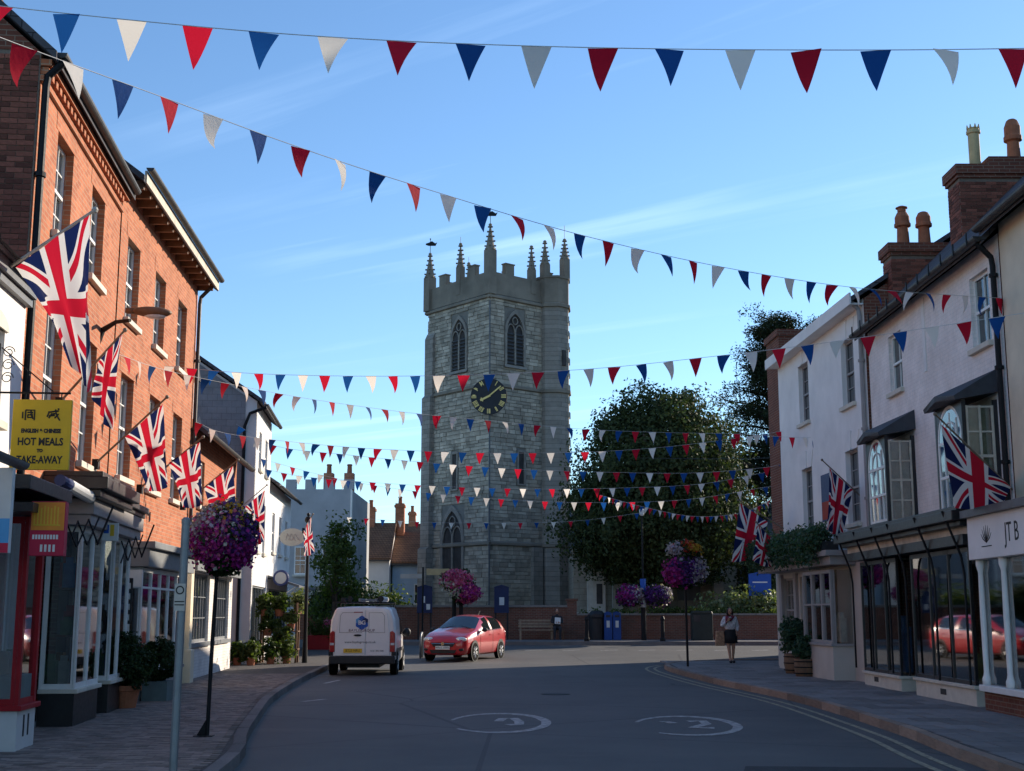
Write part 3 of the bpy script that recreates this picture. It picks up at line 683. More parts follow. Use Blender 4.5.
# goods and a lit-up price panel inside stay plain boxes
goods(A, L - 1.15, L - .5, -.25, .96, 3, 'on the window box of the red shopfront', 'goods in the red shopfront', .3, M['goods'][4:])
# ---- orange brick house with the dark gable
B1, L = frame('brick_house', 'tall orange brick house with dark brick gable and black shop cornice', 'building', (-6.27, 16.3), (-6.91, 22.1))
ops1 = [(u, u + 1.0, 6.9, 8.35) for u in (1.15, 3.5)] + [(u, u + 1.0, 3.95, 5.9) for u in (1.15, 3.5)]
wall(B1, 0, L, 3.4, 9.0, ops1, M['brick'], rev=.2)
for o in ops1: sash(B1, *o, 0, .17, 3, 4)
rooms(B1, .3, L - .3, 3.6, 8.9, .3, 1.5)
for o in ops1: G().box(o[0] - .12, o[1] + .12, -.006, .02, o[3] + .002, o[3] + .26).build('lintel', M['brick'], B1)
D = 8.0
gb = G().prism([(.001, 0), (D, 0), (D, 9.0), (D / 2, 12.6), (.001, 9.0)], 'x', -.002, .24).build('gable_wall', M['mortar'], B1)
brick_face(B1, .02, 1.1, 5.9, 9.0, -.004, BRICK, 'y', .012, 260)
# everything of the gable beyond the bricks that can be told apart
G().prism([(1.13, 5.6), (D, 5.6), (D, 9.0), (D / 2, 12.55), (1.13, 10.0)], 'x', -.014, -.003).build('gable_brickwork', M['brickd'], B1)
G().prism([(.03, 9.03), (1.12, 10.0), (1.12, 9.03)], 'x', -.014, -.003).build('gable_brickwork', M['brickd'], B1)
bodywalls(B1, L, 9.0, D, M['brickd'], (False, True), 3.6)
gable_roof(B1, L, 9.08, D, 3.6, M['slate'], over=.22, ends=.1)
g = G()
for k in range(int(L / .225)): g.box(k * .225 + .03, k * .225 + .14, -.10, -.001, 8.72, 8.82)
g.box(0, L, -.05, -.001, 8.62, 8.70); g.box(0, L, -.14, -.001, 8.83, 8.92)
g.build('dentil_course', M['brick'], B1, kind='stuff')
gutter(B1, L, 9.02, -.26, M['gutter'], .075); downpipe(B1, .06, 3.3, 8.95, -.07, M['iron'], .05)
# shopfront: two projecting bays under one black cornice
wall(B1, 0, L, .115, 3.4, [(1.55, 3.5, .2, 3.0), (3.55, 5.7, .2, 3.0)], M['wood_g'], rev=.15, name='shopfront_wall')
rooms(B1, 1.2, L - .05, .13, 3.1, .2, 2.2, M['dim'], 'shop_interior')
shop_bay(B1, 1.95, 3.55, -.48, .62, 2.85, M['wood_w'], M['wood_k'], posts=(2, 1), sill_m=M['sill'])
shop_bay(B1, 4.35, 5.75, -.48, .62, 2.85, M['wood_w'], M['wood_k'], posts=(2, 1), sill_m=M['sill'])
G().box(3.7, 4.2, .02, .07, .13, 2.5).build('door', M['wood_o'], B1)
G().box(1.75, 5.8, -.62, -.001, 2.855, 3.0).box(1.72, 5.8, -.66, -.001, 3.001, 3.22).build('fascia', M['wood_taupe'], B1, bevel=.01)
G().box(1.5, 4.0, -.78, -.001, 3.225, 3.33).box(1.45, 4.05, -.88, -.001, 3.331, 3.50).box(1.5, 4.0, -.80, -.001, 3.501, 3.58).box(4.06, 5.82, -.68, -.001, 3.225, 3.30).box(4.06, 5.83, -.74, -.001, 3.301, 3.40).build('cornice', M['wood_k'], B1, bevel=.012)
for n_, (a, b) in enumerate(((2.05, 3.4), (4.45, 5.6))):
    for z in (.66, 1.35, 2.0): 
        if z > 1: G().box(a, b, -.3, -.05, z - .03, z).build('shelf', M['wood_o'], B1)
        goods(B1, a, b, -.2, z, 5, 'on the %s shelf of the %s white-framed bay' % ({.66: 'lower', 1.35: 'middle', 2.0: 'top'}[z], ('near', 'far')[n_]), 'goods in the brick house shop bays', .45)
# ---- second brick house
B2, L = frame('brick_house', 'orange brick house with overhanging boarded eaves beyond the dark gable', 'building', (-6.95, 22.3), (-7.40, 29.8))
ops2 = [(u - .5, u + .5, 6.9, 8.4) for u in (1.05, 3.45, 5.8)] + [(u - .5, u + .5, 4.05, 5.9) for u in (1.05, 3.45, 5.8)]
wall(B2, 0, L, 3.0, 9.33, ops2, M['brick'], rev=.2)
for o in ops2: sash(B2, *o, 0, .17, 3, 4)
for o in ops2: G().box(o[0] - .12, o[1] + .12, -.006, .02, o[3] + .002, o[3] + .26).build('lintel', M['brick'], B2)
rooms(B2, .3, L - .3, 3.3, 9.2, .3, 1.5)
bodywalls(B2, L, 9.33, 8, M['brickd'], (True, True), 3.0)
gable_roof(B2, L, 9.5, 8, 3.0, M['slate'], over=.42, ends=.28)
for k in range(14): G().box(.05 + k * .53, .5 + k * .53, -.40, -.002, 9.27, 9.30).build('soffit_board', M['soffit'], B2)
G().box(-.15, L + .25, -.44, -.40, 9.2, 9.42).build('eaves_board', M['soffit'], B2)
for k in range(15): G().box(-.02 + k * .53, .05 + k * .53, -.36, -.002, 9.12, 9.265).build('eaves_bracket', M['wood_o'], B2)
gutter(B2, L + .25, 9.46, -.5, M['gutter'], .07, -.2); downpipe(B2, L - .08, .2, 9.2, -.07, M['gutter'])
chimney(B2, -.15, .55, 2.4, 3.6, 10.6, 12.6, [(.2, 2.8, .5, 'red'), (.2, 3.3, .5, 'red')], M['brickd'], faces=False)
G().box(-.3, .5, .5, 1.6, 9.6, 10.5).build('roof_hatch', M['lead'], B2)
wall(B2, 0, L, .115, 3.0, [(.9, 4.9, .3, 2.6)], M['whitebrick'], rev=.15, name='shopfront_wall')
rooms(B2, .7, 5.1, .13, 2.75, .2, 2.4, M['greige'], 'shop_interior')
shop_bay(B2, 1.0, 5.0, -.45, .62, 2.45, M['wood_w'], M['wood_g'], posts=(5, 2), sill_m=M['wood_g'], transom=2.1)
G().box(.8, 5.2, -.6, -.001, 2.46, 2.78).box(.75, 5.25, -.70, -.001, 2.781, 2.9).build('fascia', M['wood_g'], B2, bevel=.01)
G().box(.75, .8, -.5, -.1, 2.1, 2.4).build('shop_sign_board', M['paper'], B2)
goods(B2, 1.2, 4.8, -.2, .66, 9, 'in the grey shop window on the left', 'goods in the grey shop window', .6, [M['goods'][2], M['goods'][3], M['goods'][2], M['goods'][5]])
for u in (5.6, 7.15): G().box(u, u + .32, -.20, -.001, .115, 2.75).box(u - .05, u + .37, -.26, -.001, .116, .85).build('pilaster', M['cream'], B2, bevel=.015)
G().box(5.93, 7.14, -.06, -.002, .12, 2.3).build('door', M['cream'], B2)
# ---- low brick cottage with dormer
E_, L = frame('brick_cottage', 'low brick cottage with slate roof, dormer and white painted brick shopfront', 'building', (-7.45, 29.9), (-7.97, 37.5))
opsE = [(1.2, 2.1, 4.2, 5.3), (4.4, 5.3, 4.2, 5.3)]
wall(E_, 0, L, 3.0, 6.0, opsE, M['brick'], rev=.14)
for o in opsE: sash(E_, *o, 0, .11, 2, 2)
gable_roof(E_, L, 6.0, 6.5, 2.6, M['slate'], over=.4, ends=0)
gutter(E_, L, 5.75, -.46, M['gutter'], .08)
dm = G().box(1.4, 2.7, .5, 2.6, 6.3, 7.5).build('dormer', M['lead'], E_)
G().add([(1.25, .3, 7.45), (1.25, 2.9, 7.9), (2.05, 2.9, 8.35), (2.05, .3, 8.1), (2.85, 2.9, 7.9), (2.85, .3, 7.45)], [(0, 1, 2, 3), (3, 2, 4, 5), (0, 3, 5)]).build('dormer_roof', M['slate'], dm)
sash(E_, 1.5, 2.6, 6.45, 7.4, .5, -.02, 2, 2, sill=False)
wall(E_, 0, L, .115, 3.0, [(.8, 3.6, .95, 2.6), (4.4, 7.0, .95, 2.6)], M['whitebrick'], rev=.16, name='shopfront_wall')
for a, b in ((.8, 3.6), (4.4, 7.0)): sash(E_, a, b, .95, 2.6, 0, .12, 7, 3, fm=M['wood_g'], pane=PANE_S, meet=False, sill=False); G().box(a - .1, b + .1, -.08, .02, .85, .949).build('ledge', M['wood_g'], E_)
rooms(E_, .5, 7.2, .2, 2.8, .2, 1.8, M['dim'], 'shop_interior')
G().box(.2, L - .1, -.25, -.001, 2.62, 2.95).build('fascia', M['wood_g'], E_)
goods(E_, .9, 6.9, .5, .98, 12, 'behind the barred shop windows', 'goods in the barred window', 1.1, [M['goods'][2], M['goods'][0], M['goods'][1], M['goods'][2]])
bodywalls(E_, L, 6.0, 6.5, M['brickd'], (False, True), 2.5)
# ---- white house with slate-hung gable
Fh, L = frame('white_house', 'white house with slate-hung grey gable and black downpipe', 'building', (-8.0, 40.3), (-8.45, 45.3))
opsF = [(1.0, 1.8, 6.2, 7.4), (3.0, 3.8, 6.2, 7.4), (1.0, 1.8, 3.6, 5.2), (3.0, 3.8, 3.6, 5.2)]
wall(Fh, 0, L, .115, 8.2, opsF + [(.4, 4.5, .6, 2.5)], M['white'], rev=.14)
for o in opsF: sash(Fh, *o, 0, .11, 2, 4)
sash(Fh, .4, 4.5, .6, 2.5, 0, .1, 5, 1, fm=M['wood_g'], meet=False)
bodywalls(Fh, L, 8.2, 8.5, M['white'], (False, True), 2.9)
G().prism([(.0, .115), (8.5, .115), (8.5, 8.2), (4.25, 11.1), (.0, 8.2)], 'x', 0.002, .25).build('gable_wall', M['white'], Fh)
G().prism([(.35, 4.8), (8.4, 4.8), (8.4, 8.2), (4.25, 11.0), (.35, 8.35)], 'x', -.03, .0).build('slate_hanging', M['slatehung'], Fh)
pts = [(1.2, 7.2), (1.0, 6.6), (1.15, 6.2), (1.5, 6.0), (1.7, 5.5), (2.0, 6.1), (2.5, 6.4), (2.75, 6.9), (2.6, 7.25), (2.1, 7.1), (1.75, 7.7), (1.6, 7.15)]
G().prism(pts, 'x', -.036, -.031).build('missing_slates_patch', M['stonep'], Fh)
gable_roof(Fh, L, 8.25, 8.5, 2.9, M['slate'], over=.25, ends=.2)
g = G(); g.tube([(-.1, .35, .2), (-.1, .35, 7.4), (-.1, .2, 7.8), (-.1, -.3, 8.0)], .05, 8); g.build('downpipe', M['iron'], Fh)
gutter(Fh, L + .1, 8.1, -.3, M['gutter'], .07, -.1)
# ---- white house further on, with shop canopy
Gh, L = frame('white_house', 'narrow white house with dark roof beyond the slate-hung gable', 'building', (-8.5, 45.6), (-9.0, 53.0))
opsG = [(u, u + .8, 3.8, 5.2) for u in (1.0, 3.2, 5.4)]
wall(Gh, 0, L, .2, 6.2, opsG + [(.5, 6.8, .9, 2.5)], M['white'], rev=.12)
for o in opsG: sash(Gh, *o, 0, .1, 2, 2)
sash(Gh, .5, 6.8, .9, 2.5, 0, .1, 7, 1, fm=M['wood_g'], meet=False)
bodywalls(Gh, L, 6.2, 7, M['white'], (True, True), 2.3)
gable_roof(Gh, L, 6.25, 7, 2.3, M['slate'], over=.35, ends=.1)
gutter(Gh, L, 6.05, -.4, M['gutter'], .07)
g = G(); g.add([(.1, -.001, 2.95), (7, -.001, 2.95), (7, -1.1, 2.6), (.1, -1.1, 2.6), (.1, -1.1, 2.52), (7, -1.1, 2.52), (7, -.001, 2.87), (.1, -.001, 2.87)], [(0,1,2,3),(4,5,6,7),(3,2,5,4),(0,3,4,7),(1,6,5,2)])
g.build('shop_canopy', M['lead'], Gh)
for k in range(6): G().tube([(.3 + k * 1.3, -.02, 1.9), (.3 + k * 1.3, -.95, 2.55)], .02, 6).build('canopy_bracket', M['wood_w'], Gh)
# ---- grey crenellated building facing down the street, and tiled houses behind
H = thing('crenellated_building', 'grey rendered building with battlemented top behind the white van', 'building', (-9.75, 66, .35))
g = G().box(-1.75, 1.55, 0, 9, 0, 7.5)
for k in range(4): g.box(-1.75 + k * .98, -1.75 + k * .98 + .5, 0, .4, 7.501, 8.0)
g.build('wall', M['greywall'], H); G().box(1.551, 1.62, -.03, .25, 0, 7.5).build('quoin_strip', M['wood_w'], H)  # white strip paints in the sunlit right-hand edge of the wall
for (a, b, c, d) in ((-1.2, -.6, 3.2, 4.6), (.2, .8, 3.2, 4.6), (-.3, 1.0, .6, 2.4)): sash(H, a, b, c, d, -.14, .1, 2, 3, sill=True)
G().box(-.5, 1.2, -.7, -.16, 2.45, 2.6).build('bay_roof', M['lead'], H)
for x in (-.1, 1.0):
    c_ = G().box(x - .25, x + .25, 3.5, 4.1, 7.501, 8.7).build('chimney', M['brick'], H); G().lathe([(.14, 0), (.12, .4), (.15, .42), (.13, .5)], (x, 3.8, 8.7), 12).build('chimney_pot', M['terracotta'], c_)
def house(name, label, x0, x1, y, wallm, eave, ridge, chims, depth=6, wins=()):
    o = thing(name, label, 'house', (x0, y, .35)); L = x1 - x0
    G().prism([(0, 0), (depth, 0), (depth, eave), (depth / 2, ridge), (0, eave)], 'x', 0, L).build('wall', wallm, o)
    s = (ridge - eave) / (depth / 2); g = G()
    for y0, y1 in ((-.25, depth / 2), (depth + .25, depth / 2)):
        za = eave - .25 * s + .03; zb = ridge + .03
        g.add([(-.1, y0, za), (L + .1, y0, za), (L + .1, y1, zb), (-.1, y1, zb), (-.1, y0, za + .12), (L + .1, y0, za + .12), (L + .1, y1, zb + .12), (-.1, y1, zb + .12)], [(0,3,2,1),(4,5,6,7),(0,1,5,4),(1,2,6,5),(2,3,7,6),(3,0,4,7)])
    rf = g.build('roof', M['tile'], o)
    for (cx_, cw, h0, h1) in chims:
        c_ = G().box(cx_ - cw / 2, cx_ + cw / 2, depth / 2 - .4, depth / 2 + .3, h0, h1).box(cx_ - cw / 2 - .06, cx_ + cw / 2 + .06, depth / 2 - .46, depth / 2 + .36, h1 - .25, h1 - .1).build('chimney', M['brick'], rf)
        G().lathe([(.13, 0), (.11, .35), (.14, .37), (.12, .45)], (cx_, depth / 2, h1), 10).build('chimney_pot', M['terracotta'], c_)
    for (a, b, c, d) in wins: sash(o, a, b, c, d, -.12, .1, 2, 2, sill=True)
    G().box(-.05, L + .05, -.34, -.27, eave - .22, eave - .12).build('gutter', M['gutter'], o)
    return o
house('tiled_house', 'low house with brown tiled roof and white wall beyond the van', -9.6, -7.2, 77, M['white'], 4.5, 6.6, [(.95, .5, 5.6, 7.7)], 6, [(.4, 1.0, 1.6, 2.8)])
house('tiled_house', 'house with wall tinted blue for shade and brown tiled roof next to the church tower', -7.1, -3.2, 78, M['blueshade'], 4.3, 6.1, [(.15, .55, 5.2, 8.0)], 6, [(1.3, 2.0, 1.8, 3.0)])  # pale blue wall colour stands for bluish shade on white wall
house('terrace_house', 'red-roofed terrace with row of chimneys behind the tiled houses', -9.5, -4.5, 92, M['brickd'], 5.6, 7.6, [(3.2, .4, 6.8, 8.3), (2.2, .5, 6.8, 8.6), (4.2, .35, 6.8, 8.0)], 7)
# ================================================================ RIGHT ROW (local x runs towards the camera, street side is -y)
# ---- pale plaster corner house with the trailing plants
R2, L = frame('corner_house', 'pale plastered corner house with ivy-topped shopfront on the right', 'building', (7.84, 37.7), (8.2, 29.55))
sy = lambda Y: 37.73 - Y
opsR2 = [(sy(Y) - .5, sy(Y) + .5, a, b) for Y, a, b in ((35.0, 6.75, 8.35), (31.0, 6.6, 8.2), (35.0, 3.75, 5.5), (31.0, 3.75, 5.5))]
wall(R2, 0, L, 3.1, 8.9, opsR2, M['greige'], rev=.2)
for o in opsR2:
    sash(R2, *o, 0, .17, 2, 4, fm=M['wood_taupe'])
    g = G(); m_ = (o[0] + o[1]) / 2; h0 = o[3] + .001
    g.prism([(o[0], h0), (o[1], h0), (o[1] + .18, h0 + .42), (o[0] - .18, h0 + .42)], 'y', -.02, .0); g.prism([(m_ - .08, h0), (m_ + .08, h0), (m_ + .11, h0 + .46), (m_ - .11, h0 + .46)], 'y', -.045, -.021); g.build('keystone_lintel', M['greige'], R2)
rooms(R2, .3, L - .3, 3.3, 8.8, .3, 1.5)
bodywalls(R2, L, 8.9, 8, M['brickd'], (True, True), 2.6)
gable_roof(R2, L, 9.0, 8, 2.6, M['slate'], over=.32, ends=.1)
G().box(-.08, L + .1, -.36, -.32, 8.72, 9.0).box(-.05, L, -.32, -.002, 8.74, 8.78).build('eaves_board', M['greige'], R2)
downpipe(R2, L - .12, .2, 8.9, -.07, M['wood_taupe'], .055)
# poster between the upper windows
G().box(sy(33.6), sy(32.7), -.03, -.002, 3.95, 5.15).build('poster_board', M['logo_k'], R2); G().box(sy(33.55), sy(32.75), -.036, -.031, 4.0, 4.45).build('poster_print', M['redf'], R2)
# ground floor shopfront
wall(R2, 0, L, .115, 3.1, [(.75, 2.0, .85, 2.6), (2.5, 3.7, .85, 2.6)], M['taupe_wall'], rev=.15, name='shopfront_wall', v=-.25)
G().box(0, .25, -.249, 0, .116, 3.1).box(L - .25, L, -.249, 0, .116, 3.1).build('side_return', M['taupe_wall'], R2)
for a, b in ((.75, 2.0), (2.5, 3.7)): sash(R2, a, b, .85, 2.6, -.25, .12, 3, 4, fm=M['wood_taupe'], pane=PANE_S, sill=False)
for u in (.55, 2.1, 3.85): G().box(u, u + .25, -.33, -.251, .75, 2.7).build('pilaster', M['wood_taupe'], R2)
rooms(R2, .5, L - .3, .2, 2.75, -.1, 1.6, M['dim'], 'shop_interior')
shop_bay(R2, 4.6, 7.1, -.75, .95, 2.65, M['wood_taupe'], M['taupe_wall'], posts=(3, 1), transom=1.85, pw=.10)
G().box(.3, 7.5, -.85, -.001, 2.75, 2.95).box(.2, 7.6, -.98, -.001, 2.951, 3.08).build('fascia', M['wood_taupe'], R2, bevel=.01)
goods(R2, .8, 3.6, .25, .9, 8, 'behind the corner house sash windows', 'goods in the corner house windows', 1.3, [M['goods'][2], M['goods'][5], M['goods'][2], M['goods'][3]])
goods(R2, 4.8, 6.9, -.35, .98, 6, 'in the bay below the ivy', 'goods in the bay below the ivy', .9, [M['goods'][2], M['goods'][2], M['goods'][5]])
G().box(-1.55, -.02, .06, 1.7, 2.9, 9.75).box(-1.6, .03, .0, 1.76, 9.751, 9.95).build('chimney_breast', M['brickd'], R2); G().box(-1.5, -.021, .1, 1.7, .115, 2.899).build('rear_wall', M['taupe_wall'], R2)
# ---- dark brick house set back behind the corner house
R3 = thing('brick_house', 'dark brick house set back behind the pale corner house', 'building', (10.35, 40.2, 0))
G().prism([(0, 0), (9, 0), (9, 9.2), (4.5, 11.8), (0, 9.2)], 'y', 0, 9.6).build('wall', M['brickd'], R3)
g = G()
for x0, x1 in ((-.2, 4.5), (9.2, 4.5)): g.add([(x0, -.15, 9.1), (x0, 9.75, 9.1), (x1, 9.75, 11.85), (x1, -.15, 11.85), (x0, -.15, 9.22), (x0, 9.75, 9.22), (x1, 9.75, 11.97), (x1, -.15, 11.97)], [(0,3,2,1),(4,5,6,7),(0,1,5,4),(1,2,6,5),(2,3,7,6),(3,0,4,7)])
g.build('roof', M['slate'], R3)
for z in (3.4, 6.3):
    for y in (2, 6):
        wq = G().box(-.03, -.001, y, y + .9, z, z + 1.5).build('window', M['wood_w'], R3); G().box(-.036, -.031, y + .08, y + .82, z + .08, z + 1.42).build('pane', M['glass'], wq)
# ---- pinkish white painted brick house with the two bays
R1, L = frame('painted_brick_house', 'pinkish white painted brick house with two dark-roofed bay windows', 'building', (8.25, 29.5), (8.3, 21.45))
ry = lambda Y: 29.5 - Y
opsR1 = [(ry(27.5) - .45, ry(27.5) + .45, 6.35, 7.6), (ry(22.45) - .45, ry(22.45) + .45, 6.3, 7.6)]
wall(R1, 0, L, 3.2, 8.05, opsR1 + [(ry(27.9), ry(26.5), 3.5, 5.2), (ry(23.35), ry(21.95), 3.4, 5.2)], M['pinkwhite'], rev=.16)
for o in opsR1: sash(R1, *o, 0, .13, 2, 2, fm=M['wood_w'])
rooms(R1, .3, L - .2, 3.3, 7.9, .3, 1.5)
for (Ya, Yb, z0, z1) in ((27.9, 26.5, 3.5, 5.25), (23.35, 21.95, 3.4, 5.25)):
    a, b = ry(Ya), ry(Yb); v = -.62
    bw = G().box(a, b, v, -.001, z0 - .25, z0).box(a, a + .07, v, v + .07, z0, z1).box(b - .07, b, v, v + .07, z0, z1).box(b - .07, b, -.07, -.001, z0, z1).box(a, a + .07, -.07, -.001, z0, z1).build('bay_window', M['wood_k'], R1)
    # street side: arched sash
    g = G(); w_ = b - a - .14; cxm = (a + b) / 2; rr = w_ / 2
    for k in range(16):
        t0, t1 = math.pi * k / 16, math.pi * (k + 1) / 16
        for ra, rb in ((rr, rr - .06), (rr * .55, rr * .55 - .02)):
            g.add([(cxm + r_ * math.cos(t_), y_, z1 - rr + r_ * math.sin(t_)) for y_ in (v + .01, v + .06) for r_, t_ in ((ra, t0), (ra, t1), (rb, t1), (rb, t0))], [(0,1,2,3),(7,6,5,4),(0,4,5,1),(2,6,7,3)])
        # infill spandrel
        g2 = None
    g.box(a + .07, a + .13, v + .01, v + .06, z0, z1 - rr); g.box(b - .13, b - .07, v + .01, v + .06, z0, z1 - rr)
    for z in (z0 + .03, (z0 + z1 - rr) / 2, z1 - rr): g.box(a + .13, b - .13, v + .012, v + .058, z - .025, z + .025)
    for q in (-.25, 0, .25): g.box(cxm + q * w_ - .011, cxm + q * w_ + .011, v + .015, v + .055, z0, z1 - rr + (rr * .8 if q == 0 else rr * .6))
    aw = g.build('arched_sash', M['wood_w'], bw)
    # spandrels above the arch
    g = G()
    for sgn in (-1, 1):
        pts = [(cxm + sgn * rr, z1)] + [(cxm + sgn * rr * math.cos(t_), z1 - rr + rr * math.sin(t_)) for t_ in [math.pi / 2 * k / 8 for k in range(9)]]
        g.prism(pts, 'y', v + .005, v + .05)
    g.build('spandrel', M['wood_k'], bw)
    link('pane', PANE_S, bw, (a + .07, v + .04, z0), (.015, 0, .02), (w_, .006, z1 - z0))
    # near end facing down the street: casement with small panes
    g = G(); y0, y1 = v + .07, -.07; x = b - .05
    for k in range(3): yy = y0 + (y1 - y0 - .04) * k / 2; g.box(x, x + .04, yy, yy + .04, z0, z1 - .1)
    for k in range(5): zz = z0 + (z1 - .14 - z0) * k / 4; g.box(x + .002, x + .038, y0, y1, zz, zz + (.05 if k == 2 else .03))
    g.build('side_casement', M['soffit'], bw)
    for i in range(2):
        for j in range(4): link('pane', PANE_S, bw, (x + .02, y0 + (y1 - y0) * i / 2, z0 + (z1 - .1 - z0) * j / 4), (random.uniform(-.02, .02), 0, math.pi / 2 + random.uniform(-.02, .02)), ((y1 - y0) / 2, .006, (z1 - .1 - z0) / 4))
    G().box(a + .1, b - .12, v + .12, -.1, z0 + .02, z1 - .1).build('curtain', M['curtain'], bw)  # cream box added behind the panes to imitate their warm reflection
    # lead roof
    G().add([(a - .12, v - .14, z1 - .02), (b + .12, v - .14, z1 - .02), (b + .12, .0, z1 + .12), (a - .12, .0, z1 + .12), (a - .12, v - .16, z1 + .05), (b + .12, v - .16, z1 + .05), (b + .10, -.0, z1 + .52), (a - .10, -.0, z1 + .52), (cxm, v - .22, z1 + .16), (cxm, v - .22, z1 + .06)],
            [(0, 3, 2, 1), (0, 1, 9), (4, 8, 7), (8, 5, 6), (8, 6, 7), (0, 9, 8, 4), (9, 1, 5, 8), (1, 2, 6, 5), (3, 0, 4, 7), (2, 3, 7, 6)]).build('bay_roof', M['lead_dark'], bw)
g = G(); g.prism([(ry(24.1), 3.4), (ry(23.6), 3.4), (ry(23.6), 4.75)] + [(ry(23.85) + .25 * math.cos(t_), 4.75 + .25 * math.sin(t_)) for t_ in [math.pi * k / 10 for k in range(1, 10)]] + [(ry(24.1), 4.75)], 'y', -.02, .0); g.build('blind_arch', M['cream'], R1)
G().box(ry(25.6), ry(25.45), -.02, -.001, 6.4, 7.9).build('patch_strip', M['greige'], R1)
D = 7.6; rise = 3.7
bodywalls(R1, L, 8.05, D, M['brickd'], (True, True), rise)
gable_roof(R1, L, 8.15, D, rise, M['slate'], over=.30, ends=.05)
gutter(R1, L + .05, 7.98, -.36, M['gutter'], .085)
for k in range(12): G().box(.3 + k * .68, .34 + k * .68, -.46, -.44, 7.9, 8.12).build('gutter_bracket', M['iron'], R1)
downpipe(R1, L - .1, 3.3, 7.9, -.08, M['iron'], .05)
# stacks
c2 = chimney(R1, ry(27.2), ry(26.5), 1.25, 4.6, 8.9, 11.05, [(ry(26.85), 1.75, .95, 'buff'), (ry(26.85), 2.6, 1.15, 'red')])
n = brick_face(c2, 1.25, 4.6, 9.2, 10.75, ry(26.5), BRICK, 'y', .012, 300); brick_face(c2, ry(27.2), ry(26.5), 9.2, 10.75, 1.25, BRICK, 'x', .012, 90)
G().box(ry(27.1), ry(26.6), 1.95, 4.5, 11.075, 11.3).build('stepped_cap', M['brickd'], c2)
c1 = chimney(R1, -.35, .3, .55, 3.0, 8.6, 10.1, [(-.02, .95, .85, 'cowl'), (-.02, 1.45, .85, 'red')])
n = brick_face(c1, .55, 3.0, 8.7, 9.8, .3, BRICK, 'y', .012, 280); brick_face(c1, -.35, .3, 9.0, 9.8, .55, BRICK, 'x', .012, 60)
# shopfront: black glazed front with ironwork
wall(R1, 0, L, .115, 3.2, [(.3, L - .25, .4, 2.75)], M['wood_k'], rev=.2, name='shopfront_wall')
rooms(R1, .15, L - .1, .2, 3.0, .2, 2.5, M['dim'], 'shop_interior')
shop_bay(R1, .45, 3.1, -.55, .42, 2.75, M['wood_k'], M['sill'], posts=(3, 1), pw=.05, sill_m=M['sill'])
shop_bay(R1, 4.2, 7.4, -.6, .46, 2.75, M['wood_k'], M['sill'], posts=(3, 1), pw=.05, sill_m=M['sill'])
G().box(3.15, 4.15, -.12, -.06, .13, 2.7).build('door', M['wood_k'], R1)
for u, v in ((1.2, -.556), (5.6, -.606)): G().box(u, u + .3, v, v + .005, .22, .32).build('vent', M['plastic_k'], R1)
g = G(); g.add([(.1, -.75, 2.78), (7.75, -.8, 2.78), (7.75, -.8, 2.95), (.1, -.75, 2.95), (.1, 0, 2.78), (7.75, 0, 2.78), (7.75, 0, 2.95), (.1, 0, 2.95)], [(0,1,2,3),(4,7,6,5),(0,4,5,1),(3,2,6,7),(1,5,6,2),(0,3,7,4)]); g.build('lower_cornice', M['wood_k'], R1)
G().box(.1, 7.75, -.72, -.001, 2.951, 3.08).build('fascia', M['soffit'], R1)
G().box(.05, 7.8, -.86, -.001, 3.081, 3.17).box(.0, 7.85, -1.0, -.001, 3.171, 3.34).box(.05, 7.8, -.9, -.001, 3.341, 3.42).build('cornice', M['wood_k'], R1, bevel=.012)
for u in (.35, 1.75, 3.1, 4.2, 5.9, 7.45):
    G().tube([(u, -.70, .47), (u, -.70, 2.3), (u, -.74, 2.6), (u, -1.02, 3.35)], .022, 7).build('awning_rod', M['iron'], R1)
goods(R1, .6, 3.0, -.25, .48, 6, 'in the far black shop window', 'goods in the far black window', 1.2, [M['goods'][2], M['goods'][5], M['goods'][1]])
goods(R1, 4.4, 7.2, -.25, .5, 7, 'in the near black shop window', 'goods in the near black window', 1.0, [M['goods'][2], M['goods'][5], M['goods'][4]])
# ---- cream house at the right edge with white shopfront and board
R0, L = frame('cream_house', 'cream house with white pillared shopfront and lettered board at right edge', 'building', (8.3, 21.4), (8.2, 10.0))
wall(R0, 0, L, 3.2, 8.2, [(2.0, 2.9, 4.2, 5.8), (2.0, 2.9, 6.4, 7.6), (5, 5.9, 4.2, 5.8)], M['cream'], rev=.15)
for o in [(2.0, 2.9, 4.2, 5.8), (2.0, 2.9, 6.4, 7.6), (5, 5.9, 4.2, 5.8)]: sash(R0, *o, 0, .12, 2, 4)
rooms(R0, .3, L - .2, 3.3, 8.0, .3, 1.5)
bodywalls(R0, L, 8.2, 7.6, M['cream'], (False, True), 3.6)
gable_roof(R0, L, 8.3, 7.6, 3.6, M['slate'], over=.32, ends=.05); gutter(R0, L, 8.12, -.38, M['gutter'], .085)
wall(R0, 0, L, .115, 3.2, [(.3, 8, .4, 2.75)], M['wood_g'], rev=.2, name='shopfront_wall')
rooms(R0, .2, 8.2, .2, 3.0, .2, 2.5, M['dim'], 'shop_interior')
b = G().box(.02, 8, -.72, -.001, .115, .42).build('stall_riser', M['brickd'], R0); G().box(.0, 8.05, -.80, -.001, .421, .52).build('sill', M['wood_w'], b, bevel=.01)
for u in (.12, 1.15, 2.3, 3.5):
    g = G(); g.lathe([(.075, .521), (.075, .62), (.055, .66), (.045, .72), (.05, 1.6), (.042, 2.3), (.07, 2.4), (.07, 2.5)], (u, -.7, 0), 12); g.build('pillar', M['wood_w'], R0, smooth=True)
for k, (a, c) in enumerate(((.12, 1.15), (1.15, 2.3), (2.3, 3.5))): link('pane', PANE_S, R0, (a, -.66, .53), None, (c - a, .008, 1.97))
link('pane', PANE_S, R0, (.12, -.66, .53), (0, 0, math.pi / 2), (.66, .008, 1.97))
